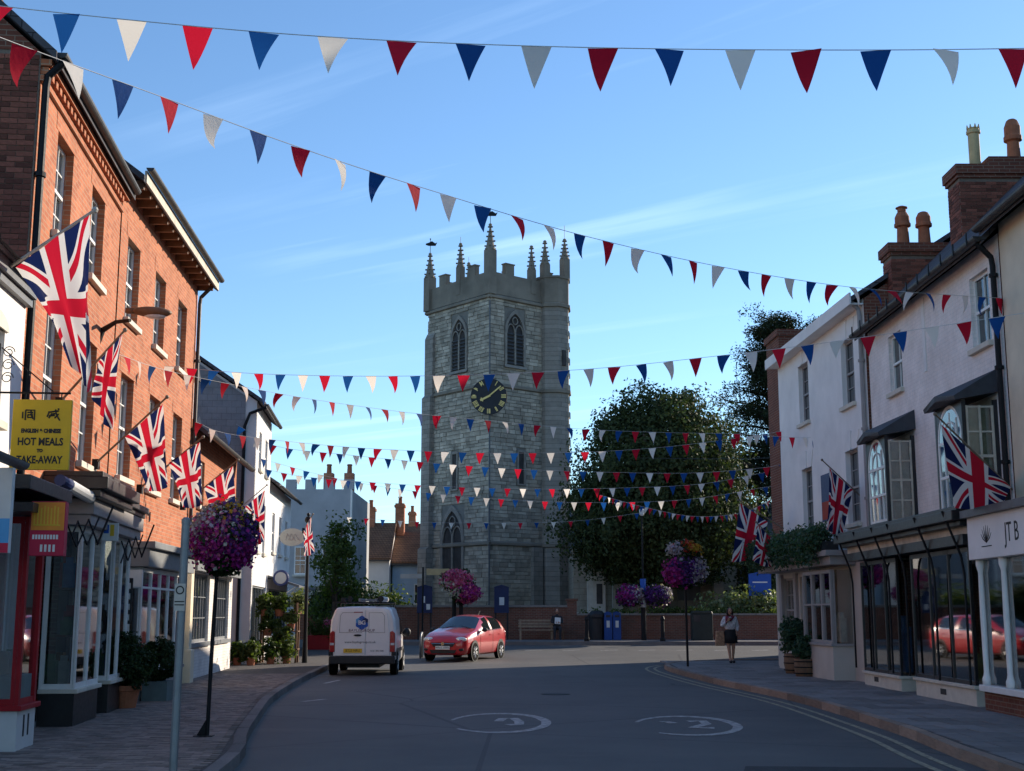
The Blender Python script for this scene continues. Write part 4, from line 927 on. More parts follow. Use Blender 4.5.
fb = G().box(-.05, 6, -.82, -.001, 2.5, 3.18).build('sign_board', M['soffit'] if 0 else M['greige'], R0, bevel=.01)
G().box(-.08, 6.05, -.92, -.001, 3.181, 3.30).build('board_cornice', M['lead'], R0)
fo = R0.location
text('lettering', 'JT B', .42, M['ink'], fb, (1.62, -.824, 2.84), (math.pi / 2, 0, 0), .002, 'LEFT', .8)
g = G()
for k in range(7):
    a = R(30 + k * 20); g.tube([(.82, -.823, 2.74), (.82 + .16 * math.cos(a), -.823, 2.74 + .13 * math.sin(a)), (.82 + .27 * math.cos(a), -.823, 2.76 + .26 * math.sin(a))], [.004, .009, .002], 5)
g.box(.60, 1.04, -.826, -.821, 2.68, 2.695); g.build('leaf_emblem', M['ink'], fb)
goods(R0, .4, 3.4, -.3, .53, 6, 'behind the white pillars', 'goods behind the white pillars', 1.0, [M['goods'][1], M['goods'][2], M['goods'][5]])
# ================================================================ CHURCH TOWER
TW = 5.9; hw = TW / 2; TROT = R(40)
cr_, sr_ = math.cos(TROT), math.sin(TROT)
tc_ = Vector((-1.25 + hw * cr_ - hw * sr_, 72 + hw * sr_ + hw * cr_, .45))
T = thing('church_tower', 'grey stone church tower with battlements, pinnacles and corner clock', 'church tower', tc_, TROT)
ZP = 19.0                                   # parapet string above the base
G().box(-hw + .03, hw - .03, -hw + .03, hw - .03, 0, ZP + 1.2).build('wall', M['stone_bed'], T)
# openings per face, in face coordinates (s from the left end, z)
Lf = [(2.45, 3.75, 15.1, 18.2), (2.55, 2.95, 8.2, 10.2), (1.7, 3.5, 3.2, 7.1)]     # left visible face  (-x), s runs from the far end to the near corner
Rf = [(1.2, 2.45, 15.2, 18.3), (2.1, 2.5, 8.4, 10.2)]                             # right visible face (-y), s runs from the near corner
stones = []
for face, ops in (('L', Lf), ('R', Rf)):
    z = .0
    while z < ZP - .1:
        h = random.uniform(.17, .28); h = min(h, ZP - z)
        s = -random.uniform(0, .3)
        while s < TW:
            wl = random.uniform(.28, .72); a, b = max(0, s), min(TW, s + wl); s += wl
            if b - a < .08: continue
            for (oa, ob, oc, od) in ops:                       # cut around openings
                if a < ob + .16 and b > oa - .16 and z < od + .1 and z + h > oc - .1:
                    if a < oa - .16 and b > ob + .16: b = oa - .16
                    elif a < oa - .16: b = oa - .16
                    elif b > ob + .16: a = ob + .16
                    else: a = b
            if b - a < .06: continue
            stones.append((face, a, b, z, h, random.uniform(.035, .075)))
        z += h
stones.sort(key=lambda q: -(q[2] - q[1]) * q[4])
SB = UB.mesh('stone', M['stone_o']); gs = G()
def stone_box(f, a, b, z, h, d):
    j = .012
    if f == 'R': return (-hw + a + j, -hw + b - j, -hw - d + .03, -hw + .06, z + j, z + h - j)
    return (-hw - d + .03, -hw + .06, hw - b + j, hw - a - j, z + j, z + h - j)
for i, q in enumerate(stones):
    x0, x1, y0, y1, z0, z1 = stone_box(*q)
    if i < 300: link('stone', SB, T, ((x0+x1)/2, (y0+y1)/2, (z0+z1)/2), (0, 0, 0), (x1-x0, y1-y0, z1-z0))
    else: gs.box(x0, x1, y0, y1, z0, z1)
gs.build('stone', M['stone'], T, kind='stuff')
# string courses
for z, p in ((ZP, .16), (13.9, .13), (5.0, .14), (.9, .2)):
    G().prism([(-hw - p, z - .08), (-hw - p, z + .04), (-hw + .02, z + .16), (-hw + .02, z - .14)], 'x', -hw - p, hw + p).build('string_course', M['stone_par'], T)
    G().prism([(-hw - p - .002, z - .078), (-hw - p - .002, z + .042), (-hw + .02, z + .158), (-hw + .02, z - .138)], 'y', -hw - p, hw + p).build('string_course', M['stone_par'], T)
# parapet with merlons
for (x0, x1, y0, y1) in ((-hw - .02, hw + .02, -hw - .02, -hw + .3), (-hw - .02, -hw + .3, -hw + .301, hw), (hw - .3, hw + .02, -hw + .301, hw), (-hw + .301, hw - .301, hw - .3, hw)):
    G().box(x0, x1, y0, y1, ZP + .17, ZP + 1.45).build('parapet', M['stone_par'], T)
    horiz = (x1 - x0) > (y1 - y0)
    for k in (.25, .75):
        if horiz: c = x0 + (x1 - x0) * k; G().box(c - .32, c + .32, y0, y1, ZP + 1.451, ZP + 2.05).box(c - .36, c + .36, y0 - .04, y1 + .04, ZP + 2.051, ZP + 2.12).build('merlon', M['stone_par'], T)
        else: c = y0 + (y1 - y0) * k; G().box(x0, x1, c - .32, c + .32, ZP + 1.451, ZP + 2.05).box(x0 - .04, x1 + .04, c - .36, c + .36, ZP + 2.051, ZP + 2.12).build('merlon', M['stone_par'], T)
def pinnacle(x, y, z0, hs, hp, r, vane=None):
    g = G(); g.box(x - r, x + r, y - r, y + r, z0, z0 + hs); g.lathe([(r * 1.25, z0 + hs), (r * 1.25, z0 + hs + .1)], (x, y, 0), 8)
    g.lathe([(r * 1.0, z0 + hs + .1), (r * .12, z0 + hs + hp)], (x, y, 0), 8)
    for k in range(5):                                   # crockets up the spirelet
        t = (k + .5) / 5.3; zz = z0 + hs + .1 + t * hp; rr_ = r * (1 - t) + .05
        for a in range(4): an = a * math.pi / 2 + math.pi / 4; g.ball((x + rr_ * math.cos(an), y + rr_ * math.sin(an), zz), (.075, .075, .06), 6)
    g.ball((x, y, z0 + hs + hp), (.11, .11, .09), 8)
    p = g.build('pinnacle', M['stone_par'], T)
    top = z0 + hs + hp
    if vane == 'vane':
        g = G(); g.tube([(x, y, top), (x, y, top + .95)], .02, 6)
        d = Vector((math.cos(-TROT), math.sin(-TROT), 0)); u = Vector((0, 0, 1)); o = Vector((x, y, top + .62))
        pts = [(-.1, -.1), (.32, -.1), (.42, .12), (.3, .06), (.1, .2), (-.1, .1), (-.28, .04), (-.28, -.04)]
        n_ = Vector((-d.y, d.x, 0)) * .015; V = [o + d * a + u * b + n_ for a, b in pts] + [o + d * a + u * b - n_ for a, b in pts]
        g.add(V, [tuple(range(8)), tuple(range(15, 7, -1))] + [(i, (i+1) % 8, 8 + (i+1) % 8, 8 + i) for i in range(8)]); g.ball(o + u * .33, .05, 6)
        g.build('weather_vane', M['iron'], p)
    elif vane: G().tube([(x, y, top), (x, y, top + vane)], .014, 5).build('lightning_rod', M['iron'], p)
pinnacle(-hw + .05, -hw + .05, ZP + .1, 2.6, 1.5, .26, 'vane')
pinnacle(-hw + .05, hw - .05, ZP + .1, 2.1, 1.5, .27, 'vane')
pinnacle(-hw + .14, 0, ZP + .6, 1.7, 1.4, .19, .45); pinnacle(0 + .3, -hw + .14, ZP + .6, 1.5, 1.4, .19)
pinnacle(hw - .15, 0, ZP + .6, 1.6, 1.4, .19, .4); pinnacle(0, hw - .15, ZP + .6, 1.6, 1.4, .19, .4); pinnacle(hw - .05, hw - .05, ZP + .1, 2.1, 1.5, .26)
# stair turret at the right corner
TX, TY, TR_ = hw - 1.1, -hw + .05, 1.02
def ngon(cx_, cy_, r, n=8, off=.5): return [(cx_ + r * math.cos(2*math.pi*(k+off)/n), cy_ + r * math.sin(2*math.pi*(k+off)/n)) for k in range(n)]
tm = brickmat('coursed_turret_stone', (.33, .31, .285), (.25, .235, .215), (.17, .16, .145), .62, .27, .012, bump=.8, dirt=.35)
tu = G().prism(ngon(TX, TY, TR_), 'z', 0, ZP + 1.5).build('stair_turret', tm, T)
for z in (ZP, 13.9, 5.0): G().prism(ngon(TX, TY, TR_ + .12), 'z', z - .12, z + .06).build('string_course', M['stone_par'], tu)
G().prism(ngon(TX, TY, TR_ + .02), 'z', ZP + .17, ZP + 1.62).prism(ngon(TX, TY, TR_ + .08), 'z', ZP + 1.621, ZP + 1.75).build('turret_parapet', M['stone_par'], tu)
for k in range(22):                                         # rough alternating quoins on the lit edge
    for q in (6, 7):
        an = 2 * math.pi * (q + .5) / 8; x, y = TX + TR_ * math.cos(an), TY + TR_ * math.sin(an)
        G().box(x - .10, x + .05, y - .05, y + .05, 1.2 + k * .8, 1.2 + k * .8 + (.38 if (k + q) % 2 else .3)).build('quoin', M['stone'], tu)
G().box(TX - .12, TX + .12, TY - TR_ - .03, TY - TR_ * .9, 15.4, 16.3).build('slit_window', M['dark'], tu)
an = 2 * math.pi * 7.0 / 8
pinnacle(TX + .6, TY - .45, ZP + 1.5, 1.5, 1.2, .22, .9); pinnacle(TX - .75, TY - .2, ZP + .6, 1.9, 1.4, .22)
# corner buttress on the left
for z0, z1, p in ((0, 5.0, .55), (5.0, 13.9, .38), (13.9, 17.5, .2)):
    G().box(-hw - p, -hw + .1, hw - .75, hw + .05, z0, z1 - .15).prism([(-hw - p, z1 - .149), (-hw - .03, z1 + .2), (-hw - .03, z1 - .149)], 'y', hw - .75, hw + .05).build('buttress', tm, T)
    G().box(hw - .7 - 2.2, hw - 2.2, -hw - p * .5, -hw + .1, z0, min(z1 - .15, 5.0)).build('buttress', tm, T) if z0 == 0 else None
# windows: pointed two-light openings
def gothic(s0, s1, z0, z1, face, louvre=True, label=None):
    wdt = s1 - s0; zs = z1 - wdt * .95; n = 9; c = (s0 + s1) / 2
    def arch(k, t):                                        # two arcs meeting in a point
        h = wdt / 2 * k; rr = wdt * k; L_ = []
        for i in range(n + 1): a = (math.pi / 3) * i / n; L_.append((c - h + rr - rr * math.cos(a), zs + rr * math.sin(a)))
        Rr = [(2 * c - x, y) for x, y in L_[:-1]][::-1]
        return [(c - h, t)] + L_ + Rr + [(c + h, t)]
    P = lambda s, z, d: (-hw + s, -hw - d, z) if face == 'R' else (-hw - d, hw - s, z)
    g = G(); A = arch(1.22, z0 - .1); B_ = arch(1.0, z0); m = len(A)
    V = [P(x, z, .10) for x, z in A] + [P(x, z, .10) for x, z in B_] + [P(x, z, -.02) for x, z in B_] + [P(x, z, -.02) for x, z in A]
    fs = []
    for i in range(m - 1): fs += [(i, i+1, m+i+1, m+i), (m+i, m+i+1, 2*m+i+1, 2*m+i), (3*m+i, 3*m+i+1, i+1, i)]
    g.add(V, fs); g.add([P(A[0][0] - .06, z0 - .22, .16), P(A[-1][0] + .06, z0 - .22, .16), P(A[-1][0] + .06, z0 - .05, .10), P(A[0][0] - .06, z0 - .05, .10), P(A[0][0] - .06, z0 - .22, 0), P(A[-1][0] + .06, z0 - .22, 0)], [(0, 1, 2, 3), (0, 4, 5, 1)])
    w_ = g.build('window', M['stone_dress'], T, label=label)
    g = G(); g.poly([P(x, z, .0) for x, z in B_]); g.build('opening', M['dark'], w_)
    # mullion and tracery
    g = G(); bx = lambda sa, sb, za, zb, d0, d1: g.box(*[q for pr in zip(P(sa, za, d0), P(sb, zb, d1)) for q in pr])
    bx(c - .06, c + .06, z0, zs + .2, .005, .08)
    for sgn in (-1, 1):
        cc = c + sgn * wdt / 4
        pts = [P(cc + sg * (wdt / 4 - .02) * math.cos(a), zs - .1 + (wdt * .42) * math.sin(a), .05) for sg in (1,) for a in [math.pi * i / 10 for i in range(11)]]
        g.tube(pts, .045, 6)
    pts = [P(c + wdt * .15 * math.cos(a), zs + wdt * .52 + wdt * .17 * math.sin(a), .05) for a in [2 * math.pi * i / 12 for i in range(13)]]; g.tube(pts, .04, 6)
    g.build('tracery', M['stone_dress'], w_)
    if louvre:
        for k in range(9):
            z = z0 + .1 + k * (zs - z0) / 9
            G().add([P(s0, z, .0 + .005), P(s1, z, .005), P(s1, z - .06, .07), P(s0, z - .06, .07), P(s0, z + .05, .005), P(s1, z + .05, .005), P(s1, z - .01, .07), P(s0, z - .01, .07)], [(0,1,2,3),(4,5,6,7),(3,2,6,7)]).build('louvre', M['lead_dark'], w_)
gothic(*Lf[0], 'L'); gothic(*Rf[0], 'R'); gothic(*Lf[2], 'L', False)
for f, q in (('L', Lf[1]), ('R', Rf[1])):
    g = G(); a, b, c, d = q; P = (lambda s, z, dd: (-hw + s, -hw - dd, z)) if f == 'R' else (lambda s, z, dd: (-hw - dd, hw - s, z))
    bx = lambda sa, sb, za, zb, d0, d1: g.box(*[v for pr in zip(P(sa, za, d0), P(sb, zb, d1)) for v in pr])
    bx(a - .12, a, c - .1, d + .12, -.03, .07); bx(b, b + .12, c - .1, d + .12, -.03, .07); bx(a, b, d, d + .12, -.03, .069); bx(a, b, c - .1, c, -.03, .069)
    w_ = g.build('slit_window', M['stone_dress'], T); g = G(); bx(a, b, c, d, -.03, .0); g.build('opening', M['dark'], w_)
# clock hung across the near corner
dn = Vector((-1, -1, 0)).normalized(); tn = Vector((1, -1, 0)).normalized()        # facing and rightward in tower coordinates
cc = Vector((-hw, -hw, 13.1)) + dn * .45
def cpos(x, z, d=0): return cc + tn * x + Vector((0, 0, z)) + dn * d
g = G(); n = 40; RC = 1.02
for k in range(n):
    a0, a1 = 2*math.pi*k/n, 2*math.pi*(k+1)/n
    f0, f1 = (RC * math.cos(a0), RC * math.sin(a0)), (RC * math.cos(a1), RC * math.sin(a1))
    g.add([cpos(0, 0, .06), cpos(*f0, .06), cpos(*f1, .06), cpos(*f0, -.05), cpos(*f1, -.05), cpos(0, 0, -.05)], [(0, 1, 2), (1, 3, 4, 2), (5, 4, 3)])
clk = g.build('clock_dial', M['clock'], T)
g = G()
def rbar(g, ang, r0, r1, wd, off=0, d=.075):
    sx_, cz_ = math.sin(ang), math.cos(ang); ux = Vector((sx_, cz_)); vx = Vector((cz_, -sx_))
    V = []
    for r_, o_ in ((r0, off - wd / 2), (r0, off + wd / 2), (r1, off + wd / 2), (r1, off - wd / 2)):
        p = ux * r_ + vx * o_; V.append(p)
    g.add([cpos(p.x, p.y, d) for p in V] + [cpos(p.x, p.y, d - .02) for p in V], [(0,1,2,3),(4,7,6,5),(0,4,5,1),(1,5,6,2),(2,6,7,3),(3,7,4,0)])
num = {12: 'XII', 1: 'I', 2: 'II', 3: 'III', 4: 'IIII', 5: 'V', 6: 'VI', 7: 'VII', 8: 'VIII', 9: 'IX', 10: 'X', 11: 'XI'}
for h, s_ in num.items():
    g = G(); ang = 2 * math.pi * h / 12; wds = {'I': .075, 'V': .14, 'X': .14}; tot = sum(wds[q] for q in s_); x = -tot / 2
    for q in s_:
        if q == 'I': rbar(g, ang, .70, .97, .045, x + .0375)
        elif q == 'V': rbar(g, ang, .70, .97, .05, x + .045); rbar(g, ang, .70, .97, .03, x + .10, .077)
        else: rbar(g, ang, .70, .97, .055, x + .05); rbar(g, ang, .76, .91, .11, x + .08, .077)
        x += wds[q]
    g.build('numeral', M['gold'], clk)
g = G(); rbar(g, 2 * math.pi * 8.4 / 60, -.12, .88, .075, 0, .13); g.build('minute_hand', M['gold'], clk)
g = G(); rbar(g, 2 * math.pi * 8.14 / 12, -.1, .52, .11, 0, .11); rbar(g, 2 * math.pi * 8.14 / 12, .38, .46, .22, 0, .112); g.build('hour_hand', M['gold'], clk)
for q in (-.6, .6): G().tube([cpos(q, 0, -.05), cpos(q, 0, -.6)], .06, 6).build('clock_bracket', M['iron'], clk)
g = G(); p = Vector((-hw, -hw, 0)) + dn * .06; g.tube([(p.x, p.y, 1.0), (p.x, p.y, 18.7)], .05, 6); g.build('downpipe', M['lead'], T)
# church aisle behind the yew
CH = thing('church_aisle', 'pale stone church aisle with navy door half hidden behind the yew', 'church', (3.2, 68.5, .5))
G().box(0, 22, 0, 9, 0, 4.2).build('wall', brickmat('pale_coursed_stone', (.40, .36, .30), (.33, .29, .24), (.24, .21, .18), .6, .3, .01, bump=.6, dirt=.35), CH)
G().box(-.1, 22.1, -.12, -.001, 0, 1.2).box(-.12, 22.1, -.16, .3, 4.2, 4.5).build('plinth', M['stonep'], CH)
G().box(.75, 1.55, -.16, -.05, .2, 3.2).build('door', M['blue_door'], CH)
for x in (2.0, 4.4, 7.2): G().box(x, x + .5, -.7, -.121, 0, 3.2).prism([(-.7, 3.2), (-.12, 3.7), (-.12, 3.2)], 'x', x, x + .5).build('buttress', M['stonep'], CH)
for x in (5.4, 8.6): G().box(x, x + 1.2, -.05, -.002, 1.8, 3.6).build('window', M['lead'], CH)
G().prism([(-.2, 4.5), (4.5, 7.2), (9.2, 4.5)], 'x', 0, 22).build('roof', M['lead'], CH)
# slim stone canopy at the foot of the tower
PB = thing('stone_porch', 'small pale pinnacled stone porch at the foot of the tower', 'porch', (4.15, 66.5, .5))
G().box(-.35, -.1, -.2, .2, 0, 5.6).prism([(-.35, 5.6), (-.1, 5.6), (-.225, 7.0)], 'y', -.12, .12).build('pinnacled_pier', M['stonep'], PB)
G().box(-.3, .9, -.4, .6, 0, 1.1).box(-.1, .55, -.3, .5, 1.1, 3.0).build('base', M['stonep'], PB); G().box(.1, .4, -.32, -.3, 1.6, 2.6).build('niche', M['dark'], PB)
G().prism([(-.2, 3.0), (.65, 3.0), (-.1, 4.6)], 'y', -.25, .45).build('sloping_cap', M['stonep'], PB)
# ---- brick churchyard wall: bricks are a few pixels here, coping stones one by one
W = thing('churchyard_wall', 'long low brick wall in front of the church tower', 'wall', (0, 60.55, .3))
G().box(-9.5, 2.9, 0, .35, 0, 1.62).box(2.9, 40, 0, .35, 0, 1.25).build('wall', M['brickw'], W)
cop = UB.mesh('coping_stone', M['stone_dress'])
for k in range(15): link('coping_stone', cop, W, (-9.1 + k * .83, .175, 1.66), None, (.81, .45, .1))
for k in range(24): link('coping_stone', cop, W, (3.3 + k * .83, .175, 1.29), None, (.81, .45, .09))
for x in (-9.6, 2.75): G().box(x - .22, x + .22, -.06, .41, 0, 1.9).box(x - .28, x + .28, -.12, .47, 1.9, 2.0).build('pier', M['brickw'], W)
# ================================================================ TREES AND PLANTS
def trunk(o, h, r, lean=0, limbs=6, spread=2.5, z0=0):
    g = G(); pts = [(lean * t * t, 0, z0 + h * t) for t in (0, .25, .5, .75, 1)]; g.tube(pts, [r * 1.4, r, r * .9, r * .7, r * .35], 10)
    for k in range(limbs):
        t = random.uniform(.35, .9); a = 2 * math.pi * k / limbs + random.uniform(-.4, .4); b = Vector((lean * t * t, 0, z0 + h * t)); e = b + Vector((math.cos(a) * spread, math.sin(a) * spread, h * random.uniform(.15, .4)))
        g.tube([b, b.lerp(e, .5) + Vector((0, 0, -.1)), e], [r * .45, r * .3, r * .08], 7)
    return g.build('trunk', M['bark'], o, smooth=True)
Y_ = thing('yew_tree', 'huge dense rounded dark yew tree right of the church tower', 'tree', (7.35, 65.5, .5)); trunk(Y_, 8, .5, 0, 9, 3.6)
p1_, o1_ = clumps((0, 0, 7.0), (4.35, 4.2, 5.2), 52000, 420, .46, .72)
p2_, o2_ = clumps((0, 0, 5.6), (5.0, 4.6, 3.0), 26000, 220, .5, .72)
p3_, o3_ = clumps((.4, 0, 8.6), (3.4, 3.4, 3.9), 16000, 150, .42, .82)
p4_, o4_ = clumps((0, 0, 6.6), (3.9, 3.8, 4.6), 16000, 160, .8, .3)
pp = np.concatenate([p1_, p2_, p3_, p4_]); oo = np.concatenate([o1_, o2_, o3_, o4_]); ok = pp[:, 2] > 2.5 + .25 * np.random.rand(len(pp))
leaves('crown', pp[ok], .095, M['yew'], Y_, oo[ok])
Pn = thing('pine_tree', 'tall irregular dark pine behind the pale corner house', 'tree', (15.8, 74, .5)); trunk(Pn, 17.2, .45, .6, 4, 2.0)
ptsP = []; outP = []; gb_ = G()
for k in range(30):
    z = 6 + 11.6 * (k / 29); r_ = 5.2 * (1 - .60 * (k / 29)) * random.uniform(.7, 1.1)
    for q in range(5):
        a = random.uniform(0, 6.28); e = Vector((math.cos(a) * r_, math.sin(a) * r_, z + random.uniform(-.3, .7))); b = Vector((.6 * (z / 17.2) ** 2, 0, z - .8))
        gb_.tube([b, b.lerp(e, .6) + Vector((0, 0, .2)), e], [.09, .06, .015], 5)
        for j in range(6):
            c = b.lerp(e, random.uniform(.25, 1.05)); n_ = 95
            ptsP.append(np.clip(np.random.normal(size=(n_, 3)), -1.6, 1.6) * [.40, .40, .26] + list(c)); outP.append(np.tile([0, 0, .6], (n_, 1)))
gb_.build('branch', M['bark'], Pn); leaves('crown', np.concatenate(ptsP), .10, M['pine'], Pn, np.concatenate(outP), aspect=.35)
def leafy(name, label, loc, c, r, n, m, size=.09, h=3, tr=.12, cat='tree', nc=90, sp=.35, shell=.35):
    o = thing(name, label, cat, loc); trunk(o, h, tr, .1, 6, r[0] * .6); p, q = clumps(c, r, n, nc, sp, shell); p[:, 2] = np.maximum(p[:, 2], .05); leaves('crown', p, size, m, o, q); return o
leafy('street_tree', 'loose sunlit green tree behind the black oval-sign post', (-7.55, 56, .25), (.1, 0, 3.0), (1.15, 1.1, 2.5), 4300, M['leafy'], .085, 4.4, nc=55, sp=.24)
leafy('bush', 'dark spreading bush behind the white van', (-7.9, 60, .3), (.2, 0, 1.5), (1.5, .8, 1.25), 8000, M['shrub'], .08, 1.6, .06, 'bush')
leafy('bush', 'sunny pale green bush between van and church notice board', (-5.9, 61.4, .4), (0, 0, 1.35), (1.1, .5, .75), 4000, M['bush'], .08, 1.2, .05, 'bush', 40)
leafy('bush', 'pale variegated bush above the wall behind the walking woman', (11.2, 62.4, .5), (0, 0, 1.1), (2.3, .8, .9), 7000, M['palebush'], .10, 1.0, .05, 'bush', 60)
leafy('bush', 'dark bush growing between the yew and the blue board', (13.2, 66, .5), (0, 0, 2.2), (2.2, 1.2, 2.4), 9000, M['yew'], .10, 2.2, .08, 'bush', 70)
p, q = clumps((8.5, 60.9, 1.66), (5.6, .2, .1), 3000, 160, .12, .2); o = leaves('dry_grass_tufts', p, .06, M['bush'], None, q, kind='stuff'); o['label'] = 'dry grass tufts along the top of the churchyard wall'; o['category'] = 'grass'
# potted plants, left
def potted(name, label, loc, pot, r, h, m, n=5000, size=.035, cat='potted plant', kind='pot'):
    o = thing(name, label, cat, loc)
    g = G()
    if kind == 'pot': g.lathe([(pot * .72, 0), (pot * .95, h * .75), (pot * 1.08, h * .78), (pot * 1.08, h), (pot * .95, h), (pot * .9, h * .9)], (0, 0, 0), 20); mm = M['terracotta']
    elif kind == 'barrel':
        g.lathe([(pot * .85, 0), (pot, h * .5), (pot * .95, h), (pot * .85, h), (pot * .83, h * .9)], (0, 0, 0), 20); mm = M['barrel']
    else: g.box(-pot, pot, -pot, pot, 0, h); mm = M['planter']
    g.build('pot', mm, o)
    if kind == 'barrel':
        for z in (.15, .5, .82): G().lathe([(pot * 1.0, h * z), (pot * 1.02, h * z + .03)], (0, 0, 0), 20).build('hoop', M['iron'], o)
    G().lathe([(pot * .85, h * .9), (pot * .1, h * .93)], (0, 0, 0), 14).build('soil', M['soil'], o)
    p, q = clumps((0, 0, h + r[2] * .85), r, n, 70, r[0] * .16, .6 if cat != 'plant' else .2); leaves('foliage', p, size, m, o, q); return o
zP = .12
potted('potted_shrub', 'clipped dark shrub in terracotta pot outside the brick shop', (-6.35, 21.9, zP), .24, (.42, .40, .42), .36, M['shrub'], 9000, .03)
potted('potted_shrub', 'clipped shrub in square grey-green planter beside the grey shop window', (-6.30, 23.7, zP), .22, (.34, .34, .40), .34, M['shrub'], 6500, .03, kind='box')
potted('barrel_planter', 'leafy plant in the larger oak barrel by the cream wall', (7.32, 34.2, zP), .32, (.46, .42, .48), .5, M['ivy'], 3500, .05, 'plant', 'barrel')
potted('barrel_planter', 'small plant in oak barrel beside the cream stall riser', (7.18, 32.6, zP), .26, (.32, .32, .28), .42, M['ivy'], 2600, .045, 'plant', 'barrel')
# trailing plants over the corner shop fascia
iv = thing('ivy_trough', 'trailing green plants spilling over the corner house shop fascia', 'plants', (7.84, 37.7, 0), math.atan2(29.55 - 37.7, 8.2 - 7.84))
G().box(.3, 7.2, -.95, -.55, 3.085, 3.3).build('trough', M['wood_k'], iv)
P_ = []
for k in range(150):
    u = random.uniform(.1, 7.2); n_ = 75; hang = random.uniform(.2, .75); t = np.random.rand(n_, 1)
    P_.append(np.concatenate([u + np.random.normal(size=(n_, 1)) * .12, -1.0 + np.random.normal(size=(n_, 1)) * .09 - .1 * t, 3.55 - hang * t + np.random.normal(size=(n_, 1)) * .08], 1))
P_.append(np.stack([np.random.uniform(.1, 7.2, 4500), np.random.normal(-.75, .16, 4500), np.random.normal(3.45, .13, 4500)], 1))
leaves('foliage', np.concatenate(P_), .045, M['ivy'], iv, np.tile([0, -.7, .3], (sum(len(q) for q in P_), 1)))
# plant stall outside the white house
st = thing('plant_stand', 'tall wooden plant stand full of leafy pots by the white house', 'plant stand', (-7.3, 41.6, zP))
for x in (-.55, .55):
    for y in (-.2, .2): G().box(x - .03, x + .03, y - .03, y + .03, 0, 1.85).build('post', M['wood_o'], st)
for z in (.4, .95, 1.5): G().box(-.6, .6, -.25, .25, z, z + .03).build('shelf', M['wood_o'], st)
stp = [(-7.75, 41.3, 1.55, 'bush'), (-7.3, 41.4, 1.55, 'leafy'), (-6.95, 41.5, 1.1, 'bush'), (-7.6, 41.2, .95, 'leafy'), (-7.2, 41.2, .55, 'bush'), (-7.9, 40.6, zP, 'bush'), (-7.35, 40.4, zP, 'leafy'), (-6.95, 40.9, zP, 'bush'), (-8.2, 39.6, zP, 'leafy'), (-7.75, 39.4, zP, 'bush'), (-6.8, 41.9, 1.62, 'palebush')]
wh = ['on the top shelf of the plant stand, left', 'on the top shelf of the plant stand, middle', 'at the right end of the plant stand middle shelf', 'on the middle shelf of the plant stand, left', 'on the lower shelf of the plant stand', 'on the pavement left of the plant stand', 'low at the foot of the plant stand', 'on the pavement right of the plant stand', 'tall beside the barred shop window', 'beside the tall plant near the barred window', 'with pale leaves topping the plant stand']
for (x, y, z, m), s_ in zip(stp, wh):
    o = thing('potted_plant', 'leafy plant in a pot ' + s_, 'potted plant', (x, y, z), 0, 'plants at the plant stand'); G().lathe([(.11, 0), (.14, .2), (.15, .22), (.12, .21)], (0, 0, 0), 12).build('pot', M['terracotta'], o)
    p, q = clumps((0, 0, .42), (.26, .26, .36), 900, 20, .07, .2); leaves('foliage', p, .055, M[m], o, q)
fb_ = thing('flower_bed', 'raised red planter of green and pink flowers behind the van', 'planter', (-6.9, 51.5, .25)); G().box(-1.1, .9, -.4, .4, 0, .55).build('trough', M['wood_r'], fb_)
p, q = clumps((-.1, 0, .75), (1.1, .45, .4), 4500, 60, .14, .2); leaves('foliage', p, .055, M['bush'], fb_, q); p, q = clumps((-.1, -.1, .95), (1.0, .4, .25), 500, 40, .1, .6); leaves('blossom', p, .05, M['pink'], fb_, q)
# ================================================================ BUNTING
def pennant_mesh(m, bend, wd=.22, ht=.30):
    g = G(); n = 5; V = []
    for j in range(n + 1):
        t = j / n; hw_ = wd / 2 * (1 - t); z = -ht * t; y = bend * math.sin(t * 2.2) * .09
        V += [(-hw_ - .001, y + bend * .015 * (1 - t), z), (0, y, z), (hw_ + .001, y - bend * .02 * (1 - t), z)]
    g.add(V, [(3*j+i, 3*j+i+1, 3*j+i+4, 3*j+i+3) for j in range(n) for i in range(2)])
    return g.mesh('pennant', m, True)
PEN = {c: [pennant_mesh(M['b_' + c], b) for b in (-.8, -.3, .2, .6, 1.1)] for c in 'rwb'}
PENS = {c: [pennant_mesh(M['b_' + c], b, .13, .20) for b in (-.6, .5)] for c in 'rwb'}
def bunting(label, pts, order, spacing, first, small=False, tilt=.09, skip=()):
    """pts: (px, py, depth) along the cord, joined by a smooth curve in space"""
    P = spline([at(*p) for p in pts], .12)
    o = thing('bunting_string', label, 'bunting', P[0], 0, 'bunting across the street')
    org = P[0]; g = G(); g.tube([p - org for p in P], .004, 5); g.build('cord', M['cord'], o)
    acc = 0; nxt = first; k = 0
    for a, b in zip(P, P[1:]):
        L_ = (b - a).length
        while acc + L_ >= nxt:
            p = a.lerp(b, (nxt - acc) / L_); d = (b - a).normalized(); c = order[k % len(order)]
            rz_ = math.atan2(d.y, d.x); ry_ = -math.asin(max(-1, min(1, d.z)))
            link('pennant', random.choice((PENS if small else PEN)[c]), o, p - org - Vector((0, 0, .004)), (random.gauss(.02, tilt), ry_ * .8, rz_ + random.gauss(0, .10)))
            nxt += spacing * random.uniform(.96, 1.04); k += 1
        acc += L_
    return o
bunting('nearest bunting string high across the top of the sky', [(-140, -12, 9), (0, 6, 9), (130, 20, 9), (260, 32, 9), (390, 40.5, 9), (530, 46, 9), (670, 49, 9), (810, 50, 9), (950, 49.5, 9), (1150, 46, 9)], 'bwr', .503, .045, tilt=.07)
